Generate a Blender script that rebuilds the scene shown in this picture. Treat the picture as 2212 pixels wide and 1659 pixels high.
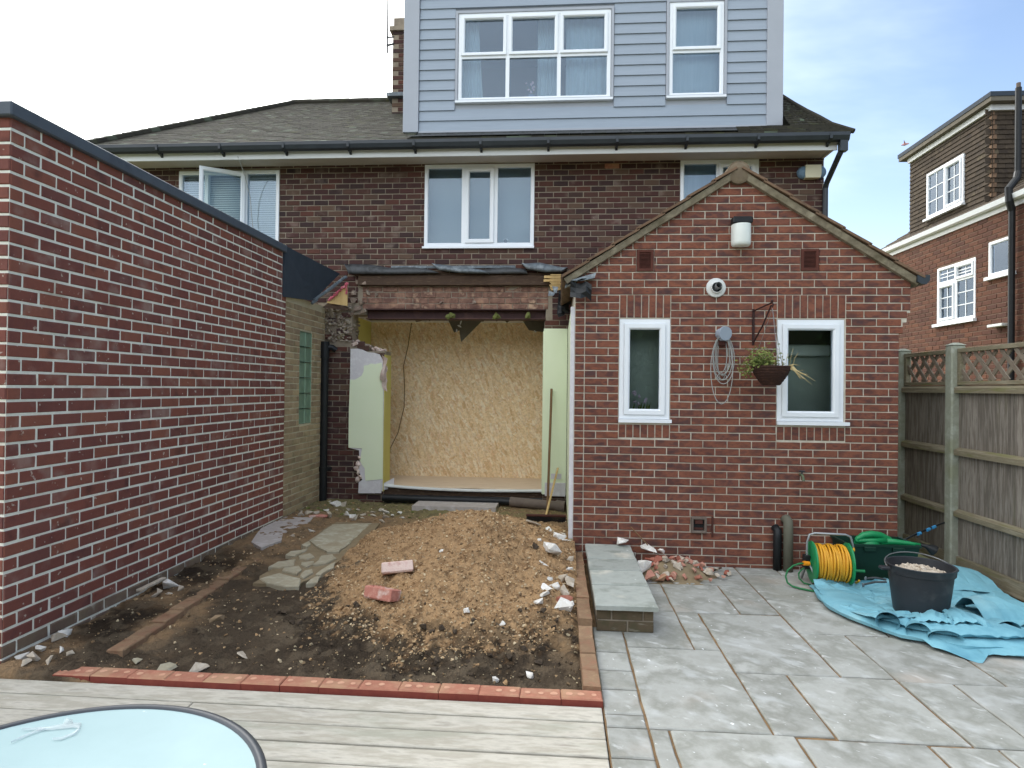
import bpy, bmesh, math, random
import numpy as np
from mathutils import Vector, Matrix, Euler
random.seed(7); rng = np.random.default_rng(7)
R = math.radians
scene = bpy.context.scene
for o in list(bpy.data.objects): bpy.data.objects.remove(o)

# ------------------------------------------------------------------ camera
CAM = Vector((0, 0, 1.67))
cd = bpy.data.cameras.new('camera'); cam = bpy.data.objects.new('camera', cd)
scene.collection.objects.link(cam); scene.camera = cam
cd.sensor_width = 36; cd.lens = 36 * 1360 / 2212; cd.clip_end = 2000; cd.clip_start = .02
cam.location = CAM
cam.rotation_euler = (Matrix.Rotation(math.atan(101 / 1360), 3, 'Z') @ Matrix.Rotation(math.pi / 2 + math.atan(9.5 / 1360), 3, 'X')
                      @ Matrix.Rotation(.0116, 3, 'Z')).to_euler()

# ------------------------------------------------------------------ world, sun, exposure
SUN_EL, SUN_AZ = R(38), R(-38)          # behind the house, to the left; azimuth measured from +Y towards +X
world = bpy.data.worlds.new('World'); scene.world = world; world.use_nodes = True
def build_world():
    nt = world.node_tree; N = nt.nodes; L = nt.links
    for n in list(N): N.remove(n)
    out = N.new('ShaderNodeOutputWorld'); bg = N.new('ShaderNodeBackground'); L.new(bg.outputs[0], out.inputs[0])
    bg.inputs[1].default_value = .11
    sky = N.new('ShaderNodeTexSky'); sky.sky_type = 'NISHITA'; sky.sun_disc = False
    sky.sun_elevation = SUN_EL; sky.sun_rotation = SUN_AZ; sky.air_density = 1.0; sky.dust_density = .6; sky.ozone_density = 1.6
    tc = N.new('ShaderNodeTexCoord')
    sep = N.new('ShaderNodeSeparateXYZ'); L.new(tc.outputs['Generated'], sep.inputs[0])
    def math_(op, a, b=None, c=None):
        n = N.new('ShaderNodeMath'); n.operation = op
        for i, v in enumerate((a, b, c)):
            if v is None: continue
            if isinstance(v, (int, float)): n.inputs[i].default_value = v
            else: L.new(v, n.inputs[i])
        return n.outputs[0]
    den = math_('ADD', math_('MAXIMUM', sep.outputs[2], 0.0), .22)
    cx = math_('DIVIDE', sep.outputs[0], den); cy = math_('DIVIDE', sep.outputs[1], den)
    cmb = N.new('ShaderNodeCombineXYZ'); L.new(cx, cmb.inputs[0]); L.new(cy, cmb.inputs[1]); cmb.inputs[2].default_value = 3.3
    mp = N.new('ShaderNodeMapping'); L.new(cmb.outputs[0], mp.inputs[0]); mp.inputs['Rotation'].default_value = (0, 0, R(35)); mp.inputs['Scale'].default_value = (.75, 1.5, 1)
    nz = N.new('ShaderNodeTexNoise'); L.new(mp.outputs[0], nz.inputs[0]); nz.inputs['Scale'].default_value = .55; nz.inputs['Detail'].default_value = 7; nz.inputs['Roughness'].default_value = .55
    # thicker, brighter cloud around the veiled sun
    sd = Vector((math.sin(SUN_AZ) * math.cos(SUN_EL), math.cos(SUN_AZ) * math.cos(SUN_EL), math.sin(SUN_EL)))
    vm = N.new('ShaderNodeVectorMath'); vm.operation = 'DOT_PRODUCT'; L.new(tc.outputs['Generated'], vm.inputs[0]); vm.inputs[1].default_value = sd
    glow = math_('POWER', math_('MAXIMUM', vm.outputs['Value'], 0.0), 5)
    # the cloud bank lies to the left, overhead and behind; it is breaking up towards the right
    vb = N.new('ShaderNodeVectorMath'); vb.operation = 'DOT_PRODUCT'; L.new(tc.outputs['Generated'], vb.inputs[0]); vb.inputs[1].default_value = (-.8, -.3, .45)
    cov = math_('ADD', math_('ADD', nz.outputs['Fac'], math_('MULTIPLY', glow, .25)), math_('MULTIPLY', vb.outputs['Value'], .50))
    mr = N.new('ShaderNodeMapRange'); mr.interpolation_type = 'SMOOTHSTEP'; L.new(cov, mr.inputs[0]); mr.inputs[1].default_value = .33; mr.inputs[2].default_value = .80
    haze = math_('POWER', math_('SUBTRACT', 1.0, math_('MAXIMUM', sep.outputs[2], 0.0)), 6)
    mask = math_('MINIMUM', math_('ADD', math_('ADD', .02, math_('MULTIPLY', mr.outputs[0], .9)), math_('MULTIPLY', haze, .30)), .96)
    cl = N.new('ShaderNodeMix'); cl.data_type = 'RGBA'; L.new(glow, cl.inputs[0]); cl.inputs[6].default_value = (10, 10.6, 11.2, 1); cl.inputs[7].default_value = (23, 23, 22, 1)
    mx = N.new('ShaderNodeMix'); mx.data_type = 'RGBA'; L.new(mask, mx.inputs[0]); L.new(sky.outputs[0], mx.inputs[6]); L.new(cl.outputs[2], mx.inputs[7])
    L.new(mx.outputs[2], bg.inputs[0])
build_world()
sl = bpy.data.lights.new('sun', 'SUN'); sl.energy = 1.0; sl.angle = R(20); sl.color = (1, .96, .9)
so = bpy.data.objects.new('sun', sl); scene.collection.objects.link(so)
so.rotation_euler = Vector((-math.sin(SUN_AZ) * math.cos(SUN_EL), -math.cos(SUN_AZ) * math.cos(SUN_EL), -math.sin(SUN_EL))).to_track_quat('-Z', 'Y').to_euler()
so.location = (-6, 20, 18)
vs = scene.view_settings; vs.view_transform = 'Standard'; vs.look = 'None'; vs.gamma = 1; vs.use_curve_mapping = False
vs.exposure = 1.03
scene.render.engine = 'CYCLES'; scene.cycles.max_bounces = 6; scene.cycles.diffuse_bounces = 3; scene.cycles.glossy_bounces = 3; scene.cycles.transparent_max_bounces = 12
scene.render.resolution_x = 1024; scene.render.resolution_y = 768

# ------------------------------------------------------------------ materials
def srgb(*c):
    return tuple(((v / 255) / 12.92 if v / 255 <= .04045 else ((v / 255 + .055) / 1.055) ** 2.4) for v in c) + (1,)
MATS = {}
def ramp(N, cols, lo=.3, hi=.7):
    n = N.new('ShaderNodeValToRGB'); e = n.color_ramp.elements
    while len(e) < len(cols): e.new(.5)
    for i, c in enumerate(cols):
        e[i].position = lo + (hi - lo) * i / max(1, len(cols) - 1); e[i].color = c
    return n
def M(name, cols, scale=6, detail=5, rough=.85, bump=.2, bscale=70, bdist=.004, rnd=None, rmix=.45, stretch=(1, 1, 1), specks=(), spec=.3,
      metal=0, attr=None, lo=.3, hi=.7, rot=(0, 0, 0), rvar=.0, coat=0, objspace=False):
    m = bpy.data.materials.new(name); m.use_nodes = True; MATS[name] = m
    nt = m.node_tree; N = nt.nodes; L = nt.links
    b = N['Principled BSDF']
    geo = N.new('ShaderNodeNewGeometry'); oi = N.new('ShaderNodeObjectInfo')
    ad = N.new('ShaderNodeMath'); ad.operation = 'ADD'; L.new(geo.outputs['Random Per Island'], ad.inputs[0]); L.new(oi.outputs['Random'], ad.inputs[1])
    fr = N.new('ShaderNodeMath'); fr.operation = 'FRACT'; L.new(ad.outputs[0], fr.inputs[0])
    pos = geo.outputs['Position']
    if objspace:
        tc = N.new('ShaderNodeTexCoord'); pos = tc.outputs['Object']
    mp = N.new('ShaderNodeMapping'); L.new(pos, mp.inputs[0]); mp.inputs['Scale'].default_value = stretch; mp.inputs['Rotation'].default_value = rot
    if rnd or rvar:
        off = N.new('ShaderNodeVectorMath'); off.operation = 'MULTIPLY_ADD'
        L.new(fr.outputs[0], off.inputs[0]); off.inputs[1].default_value = (17, 11, 7); L.new(mp.outputs[0], off.inputs[2]); vec = off.outputs[0]
    else: vec = mp.outputs[0]
    nz = N.new('ShaderNodeTexNoise'); L.new(vec, nz.inputs[0]); nz.inputs['Scale'].default_value = scale; nz.inputs['Detail'].default_value = detail; nz.inputs['Roughness'].default_value = .6
    rp = ramp(N, cols, lo, hi); L.new(nz.outputs['Fac'], rp.inputs[0]); col = rp.outputs[0]
    if rnd:
        r2 = ramp(N, rnd, 0, 1); r2.color_ramp.interpolation = 'LINEAR'; L.new(fr.outputs[0], r2.inputs[0])
        mx = N.new('ShaderNodeMix'); mx.data_type = 'RGBA'; mx.inputs[0].default_value = rmix; L.new(col, mx.inputs[6]); L.new(r2.outputs[0], mx.inputs[7]); col = mx.outputs[2]
    if rvar:
        hs = N.new('ShaderNodeHueSaturation'); mr = N.new('ShaderNodeMapRange'); L.new(fr.outputs[0], mr.inputs[0])
        mr.inputs[3].default_value = 1 - rvar; mr.inputs[4].default_value = 1 + rvar; L.new(mr.outputs[0], hs.inputs['Value']); L.new(col, hs.inputs['Color']); col = hs.outputs[0]
    if attr:
        at = N.new('ShaderNodeAttribute'); at.attribute_name = attr
        mx = N.new('ShaderNodeMix'); mx.data_type = 'RGBA'; mx.blend_type = 'MULTIPLY'; mx.inputs[0].default_value = 1; L.new(col, mx.inputs[6]); L.new(at.outputs[0], mx.inputs[7]); col = mx.outputs[2]
    for (sc, ssc, t0, t1, *st) in specks:       # stains: colour, noise scale, threshold range, optional stretch
        n2 = N.new('ShaderNodeTexNoise'); n2.inputs['Scale'].default_value = ssc; n2.inputs['Detail'].default_value = 4
        m2 = N.new('ShaderNodeMapping'); L.new(vec, m2.inputs[0]); m2.inputs['Location'].default_value = (ssc * 1.7, 3.1, ssc)
        if st: m2.inputs['Scale'].default_value = st[0]
        L.new(m2.outputs[0], n2.inputs[0])
        mr = N.new('ShaderNodeMapRange'); mr.interpolation_type = 'SMOOTHSTEP'; L.new(n2.outputs['Fac'], mr.inputs[0]); mr.inputs[1].default_value = t0; mr.inputs[2].default_value = t1
        mr.inputs[4].default_value = sc[3]
        mx = N.new('ShaderNodeMix'); mx.data_type = 'RGBA'; L.new(mr.outputs[0], mx.inputs[0]); L.new(col, mx.inputs[6]); mx.inputs[7].default_value = sc[:3] + (1,); col = mx.outputs[2]
    L.new(col, b.inputs['Base Color'])
    b.inputs['Roughness'].default_value = rough; b.inputs['Specular IOR Level'].default_value = spec; b.inputs['Metallic'].default_value = metal
    if coat: b.inputs['Coat Weight'].default_value = coat
    if bump:
        n3 = N.new('ShaderNodeTexNoise'); L.new(vec, n3.inputs[0]); n3.inputs['Scale'].default_value = bscale; n3.inputs['Detail'].default_value = 4
        bp = N.new('ShaderNodeBump'); L.new(n3.outputs['Fac'], bp.inputs['Height']); bp.inputs['Strength'].default_value = bump; bp.inputs['Distance'].default_value = bdist
        L.new(bp.outputs[0], b.inputs['Normal'])
    return m
def a(c, al): return c[:3] + (al,)
s_ = srgb
# brick families
M('brick_left', [s_(120, 73, 65), s_(132, 81, 70), s_(106, 68, 66)], scale=11, rnd=[s_(98, 65, 64), s_(132, 78, 66), s_(118, 69, 62), s_(146, 93, 74), s_(106, 63, 59), s_(124, 80, 73)], rmix=.6, rough=.9, bump=.5, bscale=90,
  specks=[(a(s_(206, 198, 184), .65), 26, .66, .74), (a(s_(168, 148, 138), .5), 4, .54, .76), (a(s_(70, 46, 46), .5), 6, .58, .74)])
M('mortar_left', [s_(222, 220, 206), s_(238, 238, 226), s_(228, 224, 212)], scale=7, rough=.95, bump=.6, bscale=110, specks=[(a(s_(176, 164, 144), .6), 3, .58, .75)])
M('brick_dusty', [s_(128, 112, 92), s_(116, 98, 84), s_(108, 84, 74)], scale=6, rough=.95, bump=.5, rvar=.12, specks=[(a(s_(175, 165, 150), .6), 9, .55, .7)])
M('brick_gable', [s_(74, 56, 56), s_(106, 68, 58), s_(138, 86, 66), s_(92, 62, 58)], scale=8, detail=3, stretch=(1.0, 1, 2.0), rnd=[s_(124, 76, 60), s_(94, 64, 59), s_(136, 82, 60), s_(86, 60, 58), s_(114, 69, 56), s_(106, 63, 52)], rmix=.36, rough=.9, bump=.4, bscale=90, lo=.34, hi=.66,
  specks=[(a(s_(150, 96, 74), .5), 4, .58, .74), (a(s_(66, 50, 52), .45), 5, .60, .74)])
M('mortar_gable', [s_(186, 176, 158), s_(208, 200, 184), s_(170, 158, 140)], scale=4, rough=.95, bump=.5, bscale=120, specks=[(a(s_(130, 112, 96), .5), 2, .57, .75)])
M('brick_main', [s_(76, 52, 48), s_(62, 45, 44), s_(88, 61, 54)], scale=8, rnd=[s_(56, 46, 47), s_(92, 58, 52), s_(72, 50, 47), s_(106, 86, 70), s_(80, 50, 47), s_(60, 49, 48), s_(100, 62, 51), s_(74, 58, 52)], rmix=.72, rough=.92, bump=.5, bscale=80,
  specks=[(a(s_(146, 130, 118), .45), 4, .58, .75), (a(s_(190, 176, 164), .5), 9, .70, .78)])
M('mortar_main', [s_(132, 120, 105), s_(150, 138, 121), s_(114, 101, 89)], scale=3, rough=.95, bump=.5, bscale=110)
M('brick_yellow', [s_(172, 150, 120), s_(150, 130, 104), s_(184, 164, 132)], scale=7, rnd=[s_(170, 150, 116), s_(130, 110, 90), s_(188, 168, 132), s_(146, 120, 96)], rmix=.55, rough=.92, bump=.5, specks=[(a(s_(112, 108, 78), .45), 3, .56, .7)])
M('mortar_yellow', [s_(204, 194, 170), s_(186, 176, 150), s_(196, 186, 160)], scale=3, rough=.95, bump=.5)
M('brick_neighbour', [s_(98, 64, 51), s_(86, 56, 47), s_(108, 72, 56)], scale=7, rnd=[s_(100, 64, 50), s_(78, 53, 46), s_(114, 75, 56), s_(90, 58, 47)], rmix=.65, rough=.92, bump=.3)
M('mortar_neighbour', [s_(106, 86, 72), s_(118, 98, 82)], scale=4, rough=.95)
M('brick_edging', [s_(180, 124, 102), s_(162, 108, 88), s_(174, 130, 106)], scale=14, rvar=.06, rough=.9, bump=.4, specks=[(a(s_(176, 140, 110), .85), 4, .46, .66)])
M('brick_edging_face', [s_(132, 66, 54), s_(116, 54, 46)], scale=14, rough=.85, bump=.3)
M('brick_edging_dusty', [s_(154, 126, 98), s_(136, 110, 86), s_(142, 106, 84)], scale=12, rvar=.12, rough=.95, bump=.6, bscale=60, bdist=.008, specks=[(a(s_(120, 84, 64), .7), 8, .55, .7)])
M('mortar_spot', [s_(206, 160, 134), s_(190, 142, 116)], scale=40, rough=.95)
M('brick_loose', [s_(200, 140, 124), s_(184, 120, 104), s_(208, 156, 140)], scale=18, rough=.9, bump=.6, bscale=80, specks=[(a(s_(216, 196, 184), .8), 12, .55, .68)])
M('brick_pale', [s_(214, 178, 166), s_(226, 202, 190), s_(190, 132, 120)], scale=14, rough=.9, bump=.6, bscale=80, specks=[(a(s_(160, 92, 80), .8), 10, .58, .68)])
M('white_upvc', [s_(232, 236, 240), s_(240, 243, 246)], scale=2, rough=.35, bump=0, spec=.45)
M('white_grubby', [s_(224, 226, 224), s_(206, 206, 200)], scale=3, rough=.5, bump=0)
M('fascia_white', [s_(228, 230, 230), s_(214, 214, 210)], scale=1.2, rough=.45, bump=0, stretch=(.4, 1, 3))
M('soffit_grey', [s_(196, 188, 178), s_(178, 170, 162)], scale=1.5, rough=.7, bump=0)
M('gutter_black', [s_(36, 42, 48), s_(46, 52, 58)], scale=5, rough=.4, bump=0, spec=.5)
M('plastic_black', [s_(26, 28, 30), s_(34, 36, 38)], scale=9, rough=.45, bump=.1)
M('cladding', [s_(150, 160, 172), s_(156, 166, 178)], scale=3, stretch=(1, 1, 12), rough=.6, bump=.15, bscale=40, rvar=.02)
M('cladding_trim', [s_(164, 168, 176), s_(170, 174, 182)], scale=3, rough=.6, bump=.05)
M('coping', [s_(74, 82, 92), s_(82, 90, 100), s_(70, 76, 86)], scale=4, rough=.55, bump=.1, bscale=30)
M('roofing_felt', [s_(52, 60, 70), s_(60, 68, 78)], scale=6, rough=.8, bump=.3, bscale=150)
M('roof_tile', [s_(47, 45, 39), s_(58, 55, 46), s_(41, 39, 35)], scale=5, rvar=.07, rough=.92, bump=.5, bscale=40, specks=[(a(s_(104, 116, 98), .65), .9, .57, .72), (a(s_(74, 76, 48), .6), 3, .54, .7)])
M('hung_tile', [s_(62, 54, 46), s_(74, 64, 53), s_(54, 47, 42)], scale=6, rvar=.18, rough=.92, bump=.4, specks=[(a(s_(110, 100, 80), .5), 5, .58, .7)])
M('verge_mortar', [s_(150, 140, 118), s_(124, 114, 96), s_(164, 154, 132)], scale=8, rough=.95, bump=.7, bscale=50, bdist=.01, specks=[(a(s_(92, 84, 62), .6), 5, .55, .7)])
M('verge_tile', [s_(104, 84, 68), s_(120, 96, 76), s_(88, 72, 60)], scale=8, rvar=.12, rough=.95, bump=.5)
M('concrete_ridge', [s_(134, 120, 98), s_(116, 102, 84), s_(98, 88, 72)], scale=9, rough=.95, bump=.6)
M('lead_dark', [s_(44, 46, 48), s_(70, 72, 74), s_(34, 36, 38)], scale=9, rough=.6, bump=.4, bscale=20, bdist=.01, spec=.5)
M('lead_grey', [s_(112, 122, 128), s_(86, 94, 100), s_(140, 148, 152)], scale=10, rough=.5, bump=.4, bscale=20, bdist=.01, spec=.5)
M('steel_beam', [s_(78, 50, 46), s_(66, 42, 40), s_(88, 60, 54)], scale=6, rough=.7, bump=.2, spec=.4)
M('old_timber', [s_(92, 74, 60), s_(72, 56, 46), s_(104, 84, 66)], scale=5, stretch=(1, 8, 12), rough=.9, bump=.4, specks=[(a(s_(140, 122, 104), .6), 9, .62, .7)])
M('dirty_plaster_brick', [s_(170, 134, 110), s_(140, 108, 92), s_(112, 82, 72), s_(186, 156, 130)], scale=7, rough=.95, bump=.7, bscale=40, bdist=.01, specks=[(a(s_(96, 70, 64), .7), 5, .56, .66)])
M('rubble_core', [s_(140, 130, 116), s_(112, 92, 80), s_(164, 152, 138), s_(118, 108, 80), s_(120, 84, 72)], scale=9, rough=.97, bump=.9, bscale=40, bdist=.02, rvar=.15)
M('plaster_green', [s_(234, 242, 212), s_(228, 238, 204)], scale=1.5, rough=.8, bump=.05)
M('plaster_yellow', [s_(206, 196, 118), s_(198, 186, 106)], scale=2, rough=.85, bump=.05)
M('plaster_white', [s_(222, 220, 220), s_(210, 206, 208), s_(228, 226, 226)], scale=9, rough=.9, bump=.3)
M('plaster_pink', [s_(206, 178, 164), s_(222, 204, 194), s_(180, 140, 124)], scale=16, rough=.95, bump=.6)
M('board_grey', [s_(112, 106, 94), s_(98, 92, 82)], scale=6, rough=.95, bump=.3)
M('plywood', [s_(206, 176, 122), s_(190, 158, 104)], scale=5, stretch=(6, 1, 1), rough=.85, bump=.1)
M('pink_foam', [s_(214, 120, 136), s_(196, 96, 112), s_(222, 150, 156)], scale=18, rough=.95, bump=.6)
M('floor_board', [s_(214, 190, 162), s_(222, 200, 174), s_(204, 178, 150)], scale=4, stretch=(1, 6, 1), rough=.6, bump=.05)
M('dark_room', [s_(84, 96, 92), s_(72, 84, 80)], scale=1, rough=.9, bump=0)
M('glass_tone_grey', [s_(186, 190, 188), s_(172, 177, 175)], scale=3, rough=.9, bump=0)  # tone of the reflecting glass, put on panels behind the gable panes
M('reflection_pale', [s_(232, 234, 234), s_(222, 226, 226)], scale=2, rough=.8, bump=0)  # pale shapes of the window reflection, painted on panels
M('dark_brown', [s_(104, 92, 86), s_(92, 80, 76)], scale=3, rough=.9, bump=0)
M('room_blue', [s_(104, 130, 166), s_(94, 118, 152)], scale=1, rough=.9, bump=0)
M('blind', [s_(164, 174, 178), s_(156, 166, 170)], scale=1, rough=.9, bump=0)
M('blind_slat', [s_(234, 238, 236), s_(240, 242, 240)], scale=1, rough=.8, bump=0)
M('curtain', [s_(190, 206, 218), s_(174, 192, 206)], scale=6, stretch=(6, 6, .3), rough=.95, bump=.2)
M('curtain_cream', [s_(214, 202, 158), s_(226, 214, 170)], scale=6, stretch=(6, 6, .3), rough=.95, bump=.2)
M('deck_wood', [s_(182, 176, 162), s_(167, 160, 146), s_(190, 184, 171), s_(157, 150, 138)], scale=4.5, detail=9, stretch=(1, 4, 4), rvar=.06, rough=.88, bump=.35, bscale=12, specks=[(a(s_(208, 206, 196), .55), 5, .58, .72), (a(s_(132, 118, 102), .5), 5, .6, .74), (a(s_(150, 152, 136), .5), 1.4, .52, .7), (a(s_(226, 226, 220), .8), 30, .72, .77)])
M('slab_stone', [s_(150, 150, 143), s_(163, 163, 157), s_(138, 138, 130), s_(172, 172, 166)], scale=3.4, detail=8, rvar=.07, rough=.8, bump=.5, bscale=22, bdist=.006,
  specks=[(a(s_(196, 198, 197), .5), 5, .54, .74, (1, 1.5, 1)), (a(s_(214, 214, 212), .5), 11, .63, .75, (.7, 1.5, 1)), (a(s_(236, 238, 238), .85), 24, .69, .75, (1, 1.4, 1)), (a(s_(178, 160, 143), .45), 1.6, .55, .78), (a(s_(118, 114, 94), .5), 1.1, .57, .8)], rot=(0, 0, .6))
M('slab_step', [s_(146, 150, 143), s_(162, 165, 158), s_(132, 136, 127)], scale=5, detail=8, rvar=.12, rough=.8, bump=.4, bscale=22, specks=[(a(s_(214, 206, 190), .7), 3, .56, .72), (a(s_(236, 238, 236), .8), 24, .70, .76)])
M('step_brick', [s_(84, 78, 58), s_(98, 84, 66), s_(76, 72, 50)], scale=8, rvar=.1, rough=.95, bump=.4, specks=[(a(s_(150, 142, 128), .5), 7, .6, .7, (1, 1, 4))])
M('deck_gap', [s_(70, 58, 54), s_(54, 46, 44)], scale=6, rough=.97, bump=0)
M('joint_sand', [s_(140, 114, 82), s_(116, 92, 66), s_(156, 130, 98)], scale=6, rough=.97, bump=.6, bscale=90)
M('soil', [(.82, .82, .82, 1), (1.12, 1.1, 1.08, 1), (.94, .94, .94, 1)], scale=22, detail=9, rough=.97, bump=1.0, bscale=55, bdist=.02, attr='Col', spec=.1)
M('ground_grass', [s_(86, 92, 52), s_(104, 104, 66), s_(74, 80, 46)], scale=4, rough=.97, bump=.5)
M('pebbles', [s_(176, 146, 108), s_(196, 168, 128), s_(140, 112, 82)], scale=25, rnd=[s_(84, 65, 48), s_(196, 164, 124), s_(150, 118, 84), s_(222, 202, 168), s_(108, 83, 60), s_(190, 160, 120)], rmix=.85, rough=.95, bump=.3)
M('pebbles_dark', [s_(90, 78, 62), s_(74, 62, 50)], scale=25, rnd=[s_(60, 50, 42), s_(96, 80, 62), s_(214, 196, 160), s_(70, 60, 48), s_(158, 132, 98), s_(84, 70, 54)], rmix=.8, rough=.97, bump=.3)
M('clod_dark', [s_(62, 52, 42), s_(76, 64, 52), s_(50, 42, 34)], scale=25, rough=.97, bump=.8, bscale=60, bdist=.01, rvar=.2)
M('clod_ochre', [s_(172, 141, 105), s_(150, 119, 85)], scale=25, rough=.97, bump=.8, bscale=60, bdist=.01, rvar=.22)
M('moss', [s_(116, 118, 66), s_(98, 104, 56), s_(134, 130, 84)], scale=14, rough=.97, bump=.8, rvar=.15)
M('rubble_white', [s_(232, 230, 226), s_(214, 208, 198), s_(240, 238, 236)], scale=14, rvar=.06, rough=.92, bump=.4, specks=[(a(s_(190, 170, 150), .6), 9, .58, .7)])
M('mortar_lump_m', [s_(150, 134, 118), s_(126, 108, 96), s_(166, 152, 136)], scale=12, rough=.95, bump=.6, rvar=.15)
M('rubble_mortar', [s_(196, 184, 168), s_(176, 162, 144), s_(208, 198, 184)], scale=14, rvar=.12, rough=.95, bump=.6)
M('rubble_red', [s_(168, 96, 78), s_(150, 82, 68), s_(190, 130, 110)], scale=14, rnd=[s_(160, 90, 72), s_(206, 170, 150), s_(140, 76, 62), s_(196, 142, 120)], rmix=.6, rough=.95, bump=.6)
M('crazy_stone', [s_(176, 168, 146), s_(160, 150, 128), s_(186, 180, 160)], scale=9, rvar=.08, rough=.92, bump=.5, specks=[(a(s_(140, 122, 96), .5), 4, .56, .72)])
M('path_bed', [s_(140, 124, 98), s_(124, 108, 84)], scale=12, rough=.97, bump=.8, bscale=60)
M('screed', [s_(190, 182, 178), s_(176, 166, 160), s_(198, 192, 190)], scale=7, rough=.92, bump=.3)
M('fence_wood', [s_(122, 114, 104), s_(104, 96, 87), s_(138, 130, 120), s_(92, 84, 75)], scale=4, detail=8, stretch=(8, 8, .6), rvar=.12, rough=.93, bump=.5, bscale=20, specks=[(a(s_(112, 108, 84), .4), 2, .58, .76), (a(s_(74, 68, 60), .6), 5, .6, .74, (5, 5, .5))])
M('fence_rail', [s_(140, 131, 110), s_(122, 113, 92), s_(152, 144, 124)], scale=5, stretch=(6, .6, 6), rough=.93, bump=.4, specks=[(a(s_(110, 112, 60), .6), 4, .52, .7)])
M('fence_lattice', [s_(134, 122, 108), s_(118, 106, 92), s_(148, 138, 124)], scale=6, rough=.93, bump=.3, rvar=.1)
M('concrete_post', [s_(160, 162, 148), s_(146, 148, 132), s_(172, 174, 162)], scale=8, rough=.93, bump=.4, specks=[(a(s_(122, 124, 92), .5), 3, .55, .72)])
M('tarp_blue', [s_(106, 162, 178), s_(122, 176, 190), s_(94, 150, 168)], scale=3, rough=.62, bump=.12, bscale=260, bdist=.001, spec=.35, specks=[(a(s_(158, 196, 200), .5), 3, .56, .74)])
M('bucket_black', [s_(34, 36, 40), s_(44, 46, 50)], scale=5, rough=.5, bump=.1, spec=.4, specks=[(a(s_(92, 90, 88), .45), 5, .58, .74)])
M('wire_steel', [s_(150, 150, 150), s_(130, 130, 130)], scale=5, rough=.4, metal=.7, bump=0)
M('green_plastic', [s_(20, 128, 76), s_(28, 142, 86)], scale=4, rough=.4, bump=0, spec=.45)
M('green_dark', [s_(22, 56, 44), s_(16, 46, 36)], scale=5, rough=.5, bump=0)
M('hose_yellow', [s_(224, 166, 44), s_(210, 148, 34)], scale=9, rough=.45, bump=0, spec=.45)
M('orange_plastic', [s_(236, 150, 36), s_(228, 140, 30)], scale=4, rough=.4, bump=0)
M('hose_green', [s_(40, 120, 70), s_(34, 104, 60)], scale=9, rough=.5, bump=0)
M('tube_grey', [s_(150, 154, 156), s_(164, 168, 170)], scale=4, rough=.35, metal=.6, bump=0)
M('pipe_greygreen', [s_(108, 108, 94), s_(96, 94, 82)], scale=8, rough=.8, bump=.2)
M('pipe_clay', [s_(120, 108, 98), s_(104, 92, 84)], scale=7, rough=.9, bump=.3)
M('broom_wood', [s_(206, 176, 122), s_(190, 160, 108)], scale=5, stretch=(8, 8, 1), rough=.7, bump=0)
M('pole_wood', [s_(128, 100, 70), s_(112, 86, 60)], scale=5, stretch=(8, 8, 1), rough=.8, bump=0)
M('bristle', [s_(26, 24, 24), s_(34, 32, 30)], scale=60, rough=.95, bump=.8, bscale=200)
M('wicker', [s_(66, 44, 36), s_(52, 34, 28), s_(80, 54, 42)], scale=20, stretch=(1, 1, 4), rough=.9, bump=.6)
M('iron_brown', [s_(58, 36, 34), s_(48, 30, 28)], scale=9, rough=.7, bump=.1)
M('leaf_green', [s_(116, 124, 62), s_(92, 106, 48), s_(140, 138, 80)], scale=9, rvar=.2, rough=.8, bump=0)
M('leaf_dry', [s_(176, 156, 112), s_(196, 178, 132)], scale=9, rvar=.15, rough=.9, bump=0)
M('terracotta_dark', [s_(84, 50, 42), s_(70, 40, 34)], scale=8, rough=.8, bump=.2)
M('vent_terracotta', [s_(96, 54, 44), s_(80, 46, 38)], scale=8, rough=.85, bump=.2)
M('grey_plastic', [s_(156, 166, 178), s_(148, 158, 170)], scale=4, rough=.5, bump=0)
M('cable_grey', [s_(150, 152, 150), s_(166, 168, 164)], scale=4, rough=.6, bump=0)
M('diffuser_white', [s_(224, 228, 222), s_(232, 236, 230)], scale=4, rough=.3, bump=0)
M('cream_plastic', [s_(232, 226, 196), s_(224, 216, 186)], scale=4, rough=.5, bump=0)
M('blue_plastic', [s_(120, 148, 170), s_(108, 136, 160)], scale=4, rough=.4, bump=0)
M('brass_green', [s_(110, 124, 96), s_(96, 104, 84)], scale=30, rough=.5, metal=.5, bump=0)
M('table_rim', [s_(58, 62, 68), s_(66, 70, 76)], scale=4, rough=.45, bump=0)
M('table_leg', [s_(60, 64, 68), s_(66, 70, 74)], scale=4, rough=.45, bump=0)
M('table_glass', [s_(150, 174, 176), s_(156, 180, 182)], scale=5, rough=.5, bump=.05, bscale=160, spec=.22, specks=[(a(s_(236, 240, 240), .8), 30, .74, .78), (a(s_(168, 196, 198), .4), 2.2, .58, .75)])
M('clear_plastic', [s_(226, 236, 238), s_(232, 240, 242)], scale=2, rough=.05, bump=0, spec=.6)
b = MATS['clear_plastic'].node_tree.nodes['Principled BSDF']; b.inputs['Transmission Weight'].default_value = 1.0; b.inputs['Specular IOR Level'].default_value = .25; b.inputs['Roughness'].default_value = .12; b.inputs['IOR'].default_value = 1.45
M('hedge_leaf', [s_(60, 74, 40), s_(48, 60, 34), s_(76, 88, 50)], scale=3, rvar=.25, rough=.9, bump=0)
M('lilac', [s_(206, 176, 206), s_(220, 190, 214)], scale=5, rough=.8, bump=0)
M('blue_grip', [s_(70, 150, 200), s_(60, 140, 190)], scale=5, rough=.5, bump=0)
M('bird_red', [s_(196, 150, 150), s_(180, 130, 130)], scale=5, rough=.8, bump=0)

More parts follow.
